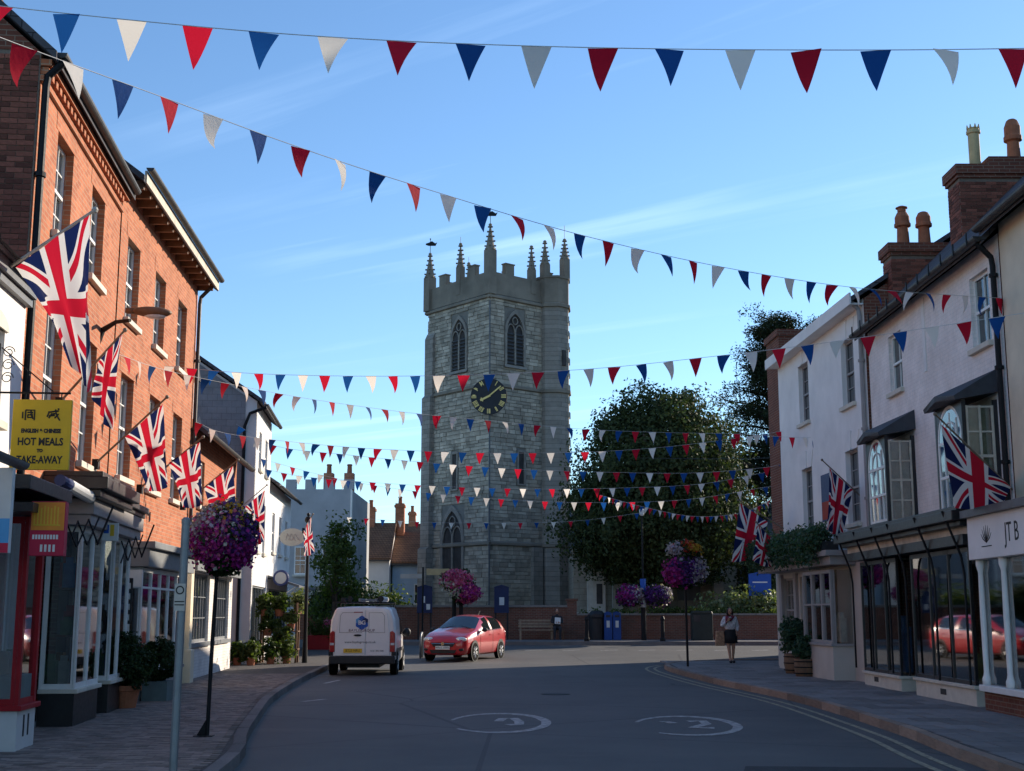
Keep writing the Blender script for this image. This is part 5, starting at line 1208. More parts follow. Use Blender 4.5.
bunting('long bunting string sloping down from upper left to the right-hand eaves', [(-30, 26, 8.8), (55, 58, 9.6), (165, 98, 10.6), (270, 137, 11.6), (360, 168, 12.5), (446, 195, 13.4), (524, 219, 14.2), (593, 238, 15), (687, 260, 16.2), (773, 276, 17.4), (850, 287, 18.7), (922, 293, 20), (1000, 298, 21.4)], 'brw', .52, .02, tilt=.25)
bunting('bunting string crossing the tower just above the clock', [(165, 366, 24.5), (245, 373, 24), (342, 376, 23.3), (447, 375.5, 22.4), (531, 372.5, 21.8), (614, 367, 21), (699, 358, 20.2), (793, 347, 19.3), (886, 334, 18.5), (986, 319, 17.6), (1060, 307, 17)], 'wrb', .47, .1)
bunting('bunting string crossing the tower just below the clock', [(112, 352, 20.6), (165, 370, 22.8), (245, 387, 25), (317, 400, 27), (412, 413, 29.5), (498, 421.5, 31.5), (582, 429, 33.5), (664, 432.5, 35), (741, 434, 36), (800, 437.5, 35), (855, 433, 31.5)], 'brw', .56, .1)
bunting('bunting string from brick eaves sagging across the tower below the clock string', [(196, 422, 28.5), (230, 434, 29.5), (324, 445, 32), (398, 450, 33.5), (490, 453, 34.5), (586, 452, 35), (665, 447, 35.5), (745, 437, 36), (783, 431, 36.5)], 'rwb', .48, .1)
bunting('bunting string third below the clock, from the white gable to the right', [(236, 424, 36), (276, 446, 36.5), (349, 455, 37.5), (432, 463, 38.5), (516, 469, 39), (600, 472, 39.3), (690, 473, 39), (760, 468, 38.3), (783, 464, 38)], 'bwr', .50, .2)
bunting('bunting string at mid tower height just above the lowest pair', [(236, 462, 41), (300, 476, 42), (380, 483, 43), (456, 487, 43.5), (540, 489, 43.5), (620, 488, 43), (700, 484, 42), (768, 472, 41)], 'rwb', .50, .1)
bunting('bunting string just above the gothic window of the tower', [(258, 458, 42), (330, 477, 43.5), (398, 489, 45), (471, 497, 46), (560, 502, 46.3), (640, 502, 46), (700, 498, 45), (772, 486, 43)], 'bwr', .52, .2)
bunting('small faint bunting string across the tower at gothic window head', [(345, 517, 60), (420, 522, 60), (500, 523, 60), (575, 521, 60), (640, 513, 59)], 'wrb', .78, .2)
bunting('short densely hung bunting garland in front of the yew', [(600, 495, 44), (640, 506, 43), (690, 516, 42), (735, 514, 41), (765, 503, 40), (783, 488, 39)], 'rbwrbw', .17, .05, small=True)
for lab, pts in (('thin dark overhead cable from the yew to the corner house', [(640, 458, 60), (720, 459, 50), (800, 457, 42), (868, 454, 31)]), ('thin stay cable slanting beside the first-floor sash', [(786, 436, 37.6), (820, 403, 37)])):
    g = G(); P = spline([at(*p) for p in pts], 1); g.tube(P, .012 if 'overhead' in lab else .02, 5); tag(g.build('cable' if 'overhead' in lab else 'flag_pole', M['iron']), lab, 'cable' if 'overhead' in lab else 'pole')
# ================================================================ UNION FLAGS
def uflag(label, base, tip, A_, B_, C_, D_, folds=.05, ph=0., nf=1.6, polem=None, pr=.018, flip=False):
    """base/tip of the staff, then the hoist (A low, B at the tip) and the hanging fly corners (C under B, D under A)"""
    b, t, A1, B1_, C1, D1 = [at(*q) for q in (base, tip, A_, B_, C_, D_)]
    o = thing('union_flag', label, 'flag', b, 0, 'union flags on slanting staffs')
    g = G(); g.tube([Vector((0, 0, 0)), t - b], [pr, pr * .8], 8); g.ball(t - b, pr * 1.8, 8); g.build('staff', polem or M['pole'], o)
    G().box(-.05, .05, -.05, .05, -.1, .06).build('staff_bracket', M['iron'], o)
    ns, nt_ = 26, 34; me_v = []; uvs = []
    for j in range(nt_ + 1):
        tt = j / nt_
        for i in range(ns + 1):
            s = i / ns
            p = (A1 * (1 - s) + B1_ * s) * (1 - tt) + (D1 * (1 - s) + C1 * s) * tt
            amp = folds * min(1, tt * 1.6 + .12)
            wv = math.sin(2 * math.pi * (nf * s + .35 * tt) + ph); wv2 = math.sin(2 * math.pi * (nf * 2.1 * s - .2 * tt) + ph * 1.7)
            p = p + Vector((.35 * amp * wv2, amp * wv + .4 * amp * wv2, -.05 * math.sin(math.pi * s) * tt))
            me_v.append(p - b); uvs.append((tt, 1 - s if flip else s))
    n1_ = ns + 1; fs = [(j*n1_+i, j*n1_+i+1, (j+1)*n1_+i+1, (j+1)*n1_+i) for j in range(nt_) for i in range(ns)]
    me = bpy.data.meshes.new('cloth'); me.from_pydata([tuple(v) for v in me_v], [], fs); me.materials.append(M['flag'])
    uvl = me.uv_layers.new(name='UVMap'); li = np.empty(len(me.loops), dtype=np.int32); me.loops.foreach_get('vertex_index', li)
    uvl.data.foreach_set('uv', np.array(uvs, dtype=np.float32)[li].ravel()); me.polygons.foreach_set('use_smooth', [True] * len(me.polygons))
    link('cloth', me, o); return o
uflag('largest union flag on a pale staff at the left edge above the yellow sign', (-8, 279, 15.2), (95, 210, 14.0), (15, 267, 14.9), (90, 214, 14.05), (93, 395, 14.0), (70, 352, 14.6), .09, .6, 1.3, M['polew'], .022)
uflag('union flag partly hidden behind the largest flag', (60, 402, 17.6), (125, 330, 16.6), (98, 362, 17.0), (123, 333, 16.65), (112, 432, 16.7), (92, 392, 17.0), .06, 1.5, 1.6)
uflag('union flag on a dark staff left of the pair above the flower ball', (96, 463, 20.7), (167, 397, 19.6), (125, 437, 20.2), (163, 404, 19.65), (170, 484, 19.65), (149, 491, 20.2), .05, .2, 1.4)
uflag('middle union flag above the left flower ball', (140, 488, 22.9), (203, 437, 21.9), (168, 463, 22.4), (200, 442, 21.95), (204, 503, 22.0), (182, 507, 22.4), .05, 1.1, 1.3)
uflag('union flag just touching the top of the left flower ball', (183, 505, 26.2), (238, 460, 25.2), (204, 487, 25.8), (233, 466, 25.25), (236, 516, 25.3), (212, 518, 25.8), .05, 2.0, 1.3)
uflag('small union flag on the white house beyond the flower ball', (240, 508, 40), (267, 485, 39.2), (245, 507, 39.8), (265, 490, 39.25), (264, 540, 39.3), (256, 545, 39.7), .05, .4, 1.2, M['polew'])
uflag('small union flag hanging on the black post with the oval sign', (304, 530, 41), (313, 514, 40.6), (303, 532, 40.95), (311, 517, 40.65), (315, 551, 40.65), (304, 556, 40.9), .04, .9, 1.2)
uflag('big union flag in front of the near bay window on the right', (1016, 493, 21.6), (935, 414, 20.3), (1011, 487, 21.45), (941, 424, 20.4), (954, 508, 20.4), (1004, 503, 21.3), .035, .5, 1.2)
uflag('furled union flag hanging beside the poster on the corner house', (868, 503, 31), (822, 460, 29.9), (853, 490, 30.6), (829, 468, 30.1), (826, 529, 30.1), (842, 534, 30.4), .10, 1.2, 1.5)
uflag('union flag flying left of the smaller one at the far end of the corner house', (786, 530, 37.7), (738, 500, 37.0), (768, 522, 37.4), (740, 503, 37.05), (732, 562, 37.05), (757, 556, 37.3), .09, .3, 1.4)
uflag('smaller union flag overlapping the ivy at the far end of the corner house', (790, 556, 35.4), (756, 522, 34.6), (779, 546, 35.2), (758, 525, 34.65), (752, 560, 34.7), (771, 567, 35.1), .07, 2.1, 1.4)
# ================================================================ HANGING-FLOWER POSTS
def flowers(o, c, r, cols, n=7000, nb=1500, sz=.035, bsz=.04):
    p, q = clumps(c, r, n, 90, r[0] * .16, .55); leaves('foliage', p, sz, M['basket'], o, q, kind='stuff')
    c = np.array(c); r = np.array(r)
    for (m, frac, d, spread) in cols:
        d = np.array(d, float); d /= np.linalg.norm(d); nn = int(nb * frac)
        v = np.random.normal(size=(nn, 3)) * spread + d; v /= np.linalg.norm(v, axis=1)[:, None]
        cl = np.random.normal(1.04, .13, (nn, 1))
        leaves('blossom', c + v * r * cl, bsz, M[m], o, v, kind='stuff', aspect=.85)
fl = at(207, 738, 16.9); X_ = fl.x
fp = thing('flower_post', 'black post on the left pavement topped by a big purple flower ball', 'flower post', (X_, 16.9, .12))
g = G(); g.tube([(0, 0, 0), (.02, 0, 1.2), (.05, 0, 2.2)], .025, 10); g.build('post', M['iron'], fp)
G().box(-.16, .08, -.08, .08, 0, .012).add([(-.13, -.02, .01), (-.13, .02, .01), (-.02, .02, .2), (-.02, -.02, .2), (-.02, -.02, .01), (-.02, .02, .01)], [(0, 1, 2, 3), (0, 3, 4), (1, 5, 2), (3, 2, 5, 4)]).build('base_plate', M['iron'], fp)
flowers(fp, (.13, 0, 2.46), (.37, .36, .42), [('lilac', 1, (-.8, -.6, .5), .35), ('lilac', .5, (-.5, -.7, .7), .4), ('magenta', 1.5, (-.6, -.9, -.05), .35), ('pink', .5, (-.3, -.9, .3), .5), ('purple', .45, (.9, -.6, .1), .3), ('magenta', .5, (.8, -.7, -.5), .22), ('orange', .35, (.2, -.5, .9), .35), ('purple', .4, (.3, -.6, .7), .4), ('whitef', .12, (0, -.6, .4), .5)], 15000, 950, .034, .028)
q = at(688, 672, 38.6)
fp = thing('flower_post', 'slim post with stacked flower baskets on the right corner pavement', 'flower post', (q.x, 38.6, .12)); G().tube([(0, 0, 0), (-.03, 0, 3.1)], .035, 8).build('post', M['iron'], fp)
flowers(fp, (-.03, 0, 2.75), (.52, .5, .45), [('magenta', 1, (-.8, -.6, -.2), .35), ('lilac', .8, (.8, -.6, 0), .35), ('purple', .5, (0, -.8, 0), .5)], 7000, 900, .05, .05)
flowers(fp, (-.05, 0, 3.35), (.42, .4, .25), [('lilac', .7, (-.8, -.6, .2), .4), ('orange', .5, (.7, -.6, .3), .35), ('redf', .25, (.2, -.6, .4), .4)], 3500, 700, .05, .05)
q = at(457, 590, 57)
fp = thing('flower_post', 'pink flower ball on dark post behind the red car', 'flower post', (q.x, 57, .45)); [G().tube([(q_, 0, 0), (q_, 0, 1.9)], .09, 8).build('post', M['iron'], fp) for q_ in (-.12, .18)]
flowers(fp, (0, 0, 2.55), (.62, .55, .45), [('pink', 1.4, (-.3, -.8, .5), .5), ('pink', .8, (.2, -.8, .2), .6), ('whitef', .5, (-.8, -.7, -.1), .3)], 5000, 1000, .06, .06); flowers(fp, (.35, -.1, 2.05), (.55, .5, .4), [('pink', .8, (.6, -.8, -.2), .5), ('magenta', 1.2, (.5, -.7, 0), .6), ('whitef', .4, (-.7, -.7, .2), .35)], 4000, 900, .06, .06)
# street lamp column with baskets, by the wall
q = at(644, 643, 58.5)
lp = thing('lamp_column', 'slim lamp column with blue and white panels and twin flower baskets', 'lamp column', (q.x, 58.5, .45))
G().tube([(0, 0, 0), (0, 0, 1.45)], .12, 10).build('base', M['iron'], lp); G().tube([(0, 0, 1.45), (0, 0, 5.5)], .04, 8).build('post', M['iron'], lp); G().lathe([(.125, 1.45), (.125, 2.1)], (0, 0, 0), 10).build('white_panel', M['whiteiron'], lp); G().lathe([(.13, 2.12), (.13, 2.7)], (0, 0, 0), 10).build('blue_panel', M['sign_cy'], lp)
G().lathe([(.05, 5.5), (.10, 5.56), (.12, 5.75), (.05, 5.85)], (0, 0, 0), 10).build('lantern', M['whiteiron'], lp)
for sx in (-1, 1): flowers(lp, (sx * .62, -.1, 1.95), (.55, .45, .42), [('magenta' if sx < 0 else 'purple', 1, (-.3, -.8, .2), .6), ('lilac', .7, (.7, -.7, .2), .5), ('purple', .6, (0, -.8, -.1), .6)], 3500, 700, .06, .055)
# ================================================================ LEFT PAVEMENT FURNITURE
q = at(173, 771, 12.3)
sp_ = thing('sign_post', 'bare grey steel sign post standing on the near left pavement', 'post', (q.x, 12.3, .12))
G().tube([(0, 0, 0), (.02, 0, 2.36)], .038, 14).lathe([(.042, 2.36), (.042, 2.4), (.02, 2.42)], (.02, 0, 0), 14).build('post', M['steel'], sp_, smooth=False)
pl_ = G().box(-.045, .055, -.052, -.044, 1.55, 1.80).build('parking_plate', M['stonep'], sp_)
g = G()
for k in range(20): a0, a1 = 2*math.pi*k/20, 2*math.pi*(k+1)/20; g.add([(.005 + r_ * math.cos(a), -.0535, 1.74 + r_ * math.sin(a)) for a, r_ in ((a0, .04), (a1, .04), (a1, .028), (a0, .028))], [(0, 1, 2, 3)])
g.box(-.04, .05, -.0545, -.053, 1.63, 1.64).box(-.04, .05, -.0545, -.053, 1.60, 1.61).build('printed_marks', M['ink'], pl_)
# yellow hanging sign
def plate_at(name, label, cat, p0, p1, Y, dep, m, rz=0):
    a, b = at(*p0, Y), at(*p1, Y); c = (a + b) / 2; o = thing(name, label, cat, (c.x, Y, c.z), rz); w_, h_ = abs(b.x - a.x), abs(a.z - b.z)
    pnl = G().box(-w_/2, w_/2, -dep/2, dep/2, -h_/2, h_/2).build('panel', m, o, bevel=.004); return o, w_, h_, pnl
o, w_, h_, pn = plate_at('hanging_sign', 'yellow hanging takeaway sign with black lettering at the left edge', 'sign', (15, 400), (68, 470), 14.6, .05, M['sign_y'], R(5))
y_ = -.027
for s_, zz, sz, xs in (('ENGLISH & CHINESE', .04, .062, .78), ('HOT MEALS', -.085, .118, .80), ('TO', -.185, .05, .9), ('TAKE-AWAY', -.29, .118, .74)): text('lettering', s_, sz, M['ink'], pn, (0, y_, zz), (math.pi / 2, 0, 0), .001, 'CENTER', xs, .004)
g = G()                                                       # two brush characters as strokes
def strokes(cx_, L_, k):
    for pts in L_: g.tube([(cx_ + x * k, y_, .225 + z * k) for x, z in pts], [.009] * len(pts), 5)
strokes(-.13, [[(-.5, .5), (-.5, -.6)], [(-.5, .5), (.45, .5), (.45, -.6)], [(-.3, .25), (.3, .25)], [(-.25, 0), (.25, 0), (.25, -.3), (-.25, -.3), (-.25, 0)], [(.05, .45), (.1, 0), (.3, -.45)], [(-.8, .3), (-.8, -.4)]], .105)
strokes(.13, [[(-.6, .3), (.5, .45)], [(-.5, .3), (-.7, -.2)], [(-.3, .1), (.2, .15)], [(-.5, -.1), (.1, -.05)], [(-.2, .2), (-.5, -.35)], [(.15, .6), (.25, .1), (.65, -.6)], [(.5, .15), (.1, -.35)], [(.4, .7), (.55, .6)]], .105)
g.build('brush_characters', M['ink'], pn)
g = G(); g.tube([(-.55, 0, h_/2 + .08), (.3, 0, h_/2 + .08)], .012, 6); g.tube([(-.2, 0, h_/2), (-.2, 0, h_/2 + .08)], .008, 5); g.tube([(.2, 0, h_/2), (.2, 0, h_/2 + .08)], .008, 5)
for k in range(3): g.tube([(-.42 + .07 * math.cos(a) * (1 - a / 14), 0, h_/2 + .25 + k * .15 + .07 * math.sin(a) * (1 - a / 14)) for a in [j * .5 for j in range(18)]], .006, 5)
g.tube([(-.52, 0, h_/2), (-.52, 0, h_/2 + .65)], .01, 6); g.tube([(-.5, 0, h_/2 + .6), (.1, 0, h_/2 + .1)], .008, 6); g.build('scroll_bracket', M['iron'], o)
# red and orange projecting light-box sign
o, w_, h_, pn = plate_at('projecting_sign', 'orange and crimson projecting box sign below the yellow sign', 'sign', (34, 502), (64, 556), 14.75, .16, M['sign_red'], R(8))
G().box(-w_/2 + .01, w_/2 - .01, -.085, -.081, -.02, h_/2 - .01).build('orange_band', M['sign_o'], o)
g = G()
for k in range(8): x = -w_/2 + .035 + k * .036; g.box(x, x + .014, -.088, -.0855, .03, h_/2 - .05 - .012 * (k % 3))
g.box(-w_/2 + .03, w_/2 - .05, -.088, -.0855, .03, .045); g.build('faded_lettering', M['plate_y'], o)
g = G()
for k in range(9): x = -w_/2 + .03 + k * .032; g.box(x, x + .022, -.084, -.0805, -.12, -.07)
for k in range(4): x = -w_/2 + .12 + k * .045; g.box(x, x + .025, -.084, -.0805, -.26, -.18)
g.build('pale_lettering', M['ink_w'], o)
# white board at the very edge
o, w_, h_, pn = plate_at('fascia_sign', 'tall white and blue shop board cut by the left edge', 'sign', (-40, 468), (9, 553), 13.4, .08, M['whiteiron'], 0)
G().box(-w_/2, w_/2, -.043, -.0405, -h_/2, -h_/2 + .1).build('red_stripe', M['sign_red'], pn); G().box(-w_/2, w_/2, -.043, -.0405, -h_/2 + .1, -h_/2 + .35).build('blue_band', M['logo_s'], pn)
# rolled awning and scissor arms under the black cornice
aw = thing('rolled_awning', 'rolled white awning tube under the black canopy on the left', 'awning', at(60, 480, 16.5)); b_ = at(91, 498, 18.0) - at(60, 480, 16.5)
G().tube([Vector((0, 0, 0)), b_ * .25], .075, 12).build('end_cap', M['logo_k'], aw); G().tube([b_ * .25, b_ * .95, b_], [.085, .085, .05], 12).build('roll', M['wood_w'], aw)
def scissor(label, p, q, Y0, Y1, n=4):
    a, b = at(*p, Y0), at(*q, Y1); o = thing('scissor_arm', label, 'awning arm', a); d = b - a; g = G(); h = .17
    for k in range(n):
        s0, s1 = d * (k / n), d * ((k + 1) / n)
        g.tube([s0 + Vector((0, 0, h)), s1 + Vector((0, 0, -h))], .012, 5); g.tube([s0 + Vector((0, .02, -h)), s1 + Vector((0, .02, h))], .012, 5)
    g.build('lattice', M['iron'], o); g = G(); g.tube([d + Vector((0, 0, -.2)), d + Vector((.1, .3, .35))], .016, 6); g.build('strut', M['iron'], o)
scissor('near black scissor lattice arm beside the red box sign', (66, 536), (98, 530), 16.8, 17.8, 3); scissor('far black scissor lattice arm below the black cornice', (121, 552), (142, 545), 20.6, 21.6, 3)
o, w_, h_, pn = plate_at('shop_sign', 'small square blue and yellow sign hanging under the black cornice', 'sign', (103, 523), (118, 541), 19.3, .03, M['paper'], 0)
G().box(-w_*.4, -.02, -.019, -.0155, -.02, h_*.4).build('blue_mark', M['logo_b'], pn); G().box(0, w_*.25, -.019, -.0155, -.06, h_*.4).build('yellow_mark', M['plate_y'], pn)
o, w_, h_, pn = plate_at('menu_sign', 'dark menu panel on the white pier of the brick shop', 'sign', (124, 578), (131, 624), 22.2, .03, M['wood_k'], 0)
for k in range(4): G().box(-w_*.3, w_*.3, -.019, -.0155, -h_/2 + .06 + k * h_/4.4, -h_/2 + .16 + k * h_/4.4).build('printed_sheet', M['paper'], pn)
# wall street lamp
a = at(104, 330, 21.0); hd = at(152, 312, 20.4)
o = thing('wall_lamp', 'brown street lamp on a curved bracket fixed to the brick front', 'street lamp', a)
d = hd - a; g = G(); g.tube([Vector((-.1, 0, -.25)), Vector((-.02, 0, .0)), d * .25 + Vector((0, 0, .06)), d * .55], [.05, .05, .035, .03], 8); g.build('bracket', M['iron'], o)
hh = G(); hh.ball((0, 0, 0), (.33, .13, .085), 14); hh.box(-.42, -.25, -.04, .04, -.04, .04); ob = hh.build('lamp_head', M['wood_o'], o, smooth=True, loc=d, rot=(0, R(3), 0)); G().ball((.05, 0, -.04), (.2, .10, .075), 12).build('lens', M['lamp_w'], ob, smooth=True)
# black post with oval sign
q = at(305, 645, 41.5)
o = thing('oval_sign_post', 'black cast-iron post carrying a pale oval sign', 'sign post', (q.x, 41.5, .12))
G().tube([(0, 0, 0), (0, 0, .9), (0, 0, 4.3)], [.09, .06, .045], 10).ball((0, 0, 4.45), .12, 10).ball((0, 0, 4.62), .06, 8).build('post', M['iron'], o)
sg = G().lathe([(.0, -.03), (.39, -.03), (.39, .03), (.0, .03)], (0, 0, 0), 28, axis='y').build('oval_sign', M['oval'], o, loc=(-.5, -.02, 3.9), scale=(1, 1, .72))
g = G(); 
for k in range(3): g.tube([(-.2 + k * .1, -.034, -.12), (-.15 + k * .12, -.034, .15), (-.02 + k * .13, -.034, -.14)], .012, 5)
g.build('painted_letters', M['stonep'], sg)
o = thing('round_sign', 'small round clock-like sign on the shop beyond the plant stand', 'sign', at(281, 578, 45.4)); G().lathe([(.0, -.06), (.26, -.06), (.28, -.03), (.28, .03), (0, .03)], (0, 0, 0), 24, axis='y').build('rim', M['logo_k'], o); G().lathe([(.0, -.07), (.2, -.07), (.2, -.062), (0, -.062)], (0, 0, 0), 24, axis='y').build('face', M['greywall'], o)
G().tube([(0, 0, 0), (-.5, .15, 0)], .02, 6).build('arm', M['iron'], o)
# ================================================================ CHURCH-SIDE FURNITURE
def board(label, px, Y, wd, ht, z0, m):
    q = at(px, 620, Y); o = thing('notice_board', label, 'notice board', (q.x, Y, .45))
    for s in (-1, 1): G().box(s * (wd / 2 - .06) - .04, s * (wd / 2 - .06) + .04, .06, .14, 0, z0 + ht).build('post', M['bin_k'], o)
    p = G().box(-wd/2, wd/2, -.05, .05, z0, z0 + ht).prism([(-wd/2 - .05, z0 + ht), (wd/2 + .05, z0 + ht), (0, z0 + ht + .12)], 'y', -.07, .07).build('panel', m, o)
    return o, p
o, p = board('blue church notice board left of the red car roof', 424.5, 59.6, .68, 1.15, 1.2, M['sign_b']); G().box(-.1, .02, -.056, -.051, 1.65, 1.95).build('pinned_sheet', M['paper'], p); G().box(.08, .25, -.056, -.051, 1.35, 1.6).build('pinned_sheet', M['paper'], p)
o, p = board('blue church notice board right of the red car', 501.5, 59.6, .66, 1.15, 1.2, M['sign_b']); G().box(-.1, .12, -.056, -.051, 1.55, 1.9).build('pinned_sheet', M['paper'], p)
o, p = board('bright blue board at the far right end of the churchyard', 761, 62.0, 1.05, 1.0, 2.0, M['sign_cy']); G().box(-.35, .35, -.056, -.051, 2.6, 2.66).build('white_lettering', M['ink_w'], p)
q = at(420, 640, 58); o = thing('finger_post', 'pale finger signpost pointing right in front of the tower', 'signpost', (q.x, 58, .45)); G().tube([(.1, 0, 0), (.1, 0, 3.2)], .04, 8).build('post', M['iron'], o)
G().prism([(.25, 2.85), (1.25, 2.85), (1.42, 2.99), (1.25, 3.13), (.25, 3.13)], 'y', -.03, .03).build('finger', M['buffpot'], o); G().box(-.9, .05, -.02, .02, 2.7, 2.9).build('finger', M['stonep'], o)
q = at(421, 655, 46.5); o = thing('cycle_hoop', 'grey steel hoop in front of the red car', 'cycle stand', (q.x - .1, 47.6, gz(47.6))); G().tube([(0, 0, 0), (0, 0, .75), (.02, .12, .88), (.02, .5, .9), (.02, .62, .78), (.02, .64, 0)], .035, 10).build('tube', M['steel'], o, smooth=True)
for lab, px in (('black bollard left of the litter bins', 587), ('black bollard between the lamp column and the green bin', 663)):
    q = at(px, 645, 56.6); o = thing('bollard', lab, 'bollard', (q.x, 56.6, .46), 0, 'bollards along the far kerb'); G().lathe([(.12, 0), (.12, .12), (.085, .16), (.075, .85), (.1, .9), (.1, .95), (.06, 1.05)], (0, 0, 0), 14).build('shaft', M['iron'], o)
q = at(597, 640, 59.6); o = thing('litter_bin', 'round black litter bin beside the blue bin', 'bin', (q.x, 59.6, .46)); G().lathe([(.36, 0), (.36, .95), (.4, 1.0), (.4, 1.12), (.25, 1.28), (0.02, 1.3)], (0, 0, 0), 20).build('body', M['bin_k'], o); G().box(-.2, .2, -.41, -.34, 1.0, 1.14).build('slot', M['dark'], o)
q = at(612, 640, 59.5); o = thing('recycling_bin', 'blue twin recycling bin beside the round black bin', 'bin', (q.x + .02, 59.5, .46))
for s in (-1, 1):
    b_ = G().box(s * .2 - .18, s * .2 + .18, -.25, .25, 0, 1.0).prism([(s * .2 - .18, 1.0), (s * .2 + .18, 1.0), (s * .2 + .16, 1.2), (s * .2, 1.26), (s * .2 - .16, 1.2)], 'y', -.25, .25).build('body', M['bin_b'], o); G().box(s * .2 - .07, s * .2 + .07, -.256, -.251, .55, .85).build('printed_panel', M['paper'], b_); G().box(s * .2 - .1, s * .2 + .1, -.256, -.251, 1.0, 1.1).build('slot', M['dark'], b_)
q = at(702, 640, 58.5); o = thing('litter_bin', 'big dark green litter bin against the wall left of the woman', 'bin', (q.x, 58.5, .46)); G().box(-.45, .45, -.35, .35, 0, 1.15).prism([(-.47, 1.15), (.47, 1.15), (.40, 1.28), (-.40, 1.28)], 'y', -.37, .37).build('body', M['bin_g'], o, bevel=.03); G().box(-.4, -.1, -.38, -.36, .8, 1.1).build('slot', M['dark'], o)
q = at(536, 635, 59.6); o = thing('park_bench', 'wooden bench against the brick wall right of the red car', 'bench', (q.x, 59.6, .46))
for k in range(3): G().box(-.8, .8, -.45 + k * .14, -.34 + k * .14, .42, .46).build('seat_slat', M['bench'], o)
for k in range(3): G().box(-.8, .8, -.02, .02, .55 + k * .13, .64 + k * .13).build('back_slat', M['bench'], o)
for s in (-1, 1): G().box(s * .7 - .04, s * .7 + .04, -.45, -.38, 0, .42).box(s * .7 - .04, s * .7 + .04, .021, .08, 0, .92).build('leg', M['bench'], o)
# ================================================================ VEHICLES
def wheel(parent, x, y, r, wd, side, spokes=5):
    o = G().lathe([(r * .62, -wd/2), (r * .93, -wd/2), (r, -wd/2 + .03), (r, wd/2 - .03), (r * .93, wd/2), (r * .62, wd/2)], (0, 0, 0), 28, axis='x').build('wheel', M['rubber'], parent, loc=(x, y, r), label='black tyre')
    g = G(); f = side * wd / 2
    g.lathe([(.04, f * .8), (.07, f * .86), (.07, f * .9), (.03, f * .92)], (0, 0, 0), 14, axis='x')
    for k in range(spokes * 2):
        a = 2 * math.pi * k / (spokes * 2) + (.09 if k % 2 else -.09); g.tube([(f * .86, .05 * math.cos(a), .05 * math.sin(a)), (f * .90, r * .62 * math.cos(a), r * .62 * math.sin(a))], .022, 5)
    n = 28
    for k in range(n):
        a0, a1 = 2*math.pi*k/n, 2*math.pi*(k+1)/n
        g.add([(f * .97, r_ * math.cos(a), r_ * math.sin(a)) for a, r_ in ((a0, r * .68), (a1, r * .68), (a1, r * .60), (a0, r * .60))], [(0, 1, 2, 3)])
    g.build('rim', M['alloy'], o); G().lathe([(.02, f * .45), (r * .62, f * .45)], (0, 0, 0), 20, axis='x').build('hub_well', M['plastic_k'], o)
    return o
def loft(parent, st, cls, names):
    """st: sections of (x, z) half profiles with their y; cls(j, i) names the part a face belongs to"""
    parts = {}
    m = len(st[0][1])
    for j in range(len(st) - 1):
        for i in range(m - 1):
            for s in (1, -1):
                q = [(s * st[a][1][b][0], st[a][0], st[a][1][b][1]) for a, b in ((j, i), (j, i + 1), (j + 1, i + 1), (j + 1, i))]
                if s < 0: q = q[::-1]
                parts.setdefault(cls(j, i, s), []).append(q)
    out = {}
    for nm, qs in parts.items():
        V = []; idx = {}; Fs = []
        for q in qs:
            f = []
            for p in q:
                k = tuple(round(c, 4) for c in p)
                if k not in idx: idx[k] = len(V); V.append(p)
                if idx[k] not in f: f.append(idx[k])
            if len(f) > 2: Fs.append(tuple(f))
        g = G(); g.add(V, Fs); out[nm] = g.build(names[nm][0], M[names[nm][1]], parent, smooth=True)
    for j, nm in ((0, 'end_panel'), (len(st) - 1, 'end_panel')):
        hp = st[j][1]; g = G(); g.poly([(x, st[j][0], z) for x, z in hp] + [(-x, st[j][0], z) for x, z in hp[::-1][1:-1]]); g.build(nm, M[names['body'][1]], parent)
    return out
def refine(keys, n):
    """interpolate between key sections"""
    out = []
    for (y0, a), (y1, b) in zip(keys, keys[1:]):
        for k in range(n):
            t = k / n; out.append((y0 + (y1 - y0) * t, [(p[0] + (q[0] - p[0]) * t, p[1] + (q[1] - p[1]) * t) for p, q in zip(a, b)]))
    out.append(keys[-1]); return out
# ---- red hatchback, nose to local -y
car = thing('parked_car', 'red five-door hatchback parked facing left in front of the church wall', 'car', (-1.66, 47.0, gz(46.6)), R(-20)); car.scale = (1.0, 1.0, 1.05)
def sec(w_, zb, zm, belt, top, wr, sh=.0):
    return [(0, zb), (w_ * .8, zb), (w_ * .96, zb + .08), (w_, zm), (w_ * .995, (zm + belt) / 2 + .03), (w_ * .955, belt), (wr + (w_ * .955 - wr) * .45, belt + (top - belt) * .58), (wr, top - .07 * min(1, (top - belt) * 3)), (wr * .78, top - .015), (wr * .4, top + .008), (0, top + .015)]
K = [(-2.02, sec(.50, .34, .46, .60, .62, .42)), (-1.97, sec(.70, .24, .44, .66, .69, .58)), (-1.82, sec(.80, .20, .46, .76, .80, .66)), (-1.45, sec(.855, .19, .5, .87, .92, .70)), (-1.05, sec(.87, .19, .52, .93, 1.0, .72)), (-.80, sec(.872, .19, .53, .95, 1.06, .70)),
     (-.05, sec(.875, .19, .54, .97, 1.43, .57)), (.35, sec(.875, .19, .54, .98, 1.485, .575)), (.85, sec(.875, .19, .55, 1.0, 1.475, .57)), (1.35, sec(.87, .2, .56, 1.03, 1.46, .56)), (1.70, sec(.86, .22, .58, 1.03, 1.39, .54)), (1.93, sec(.81, .28, .60, 1.0, 1.08, .56)), (2.0, sec(.72, .34, .58, .80, .84, .5))]
ST = refine(K, 3)
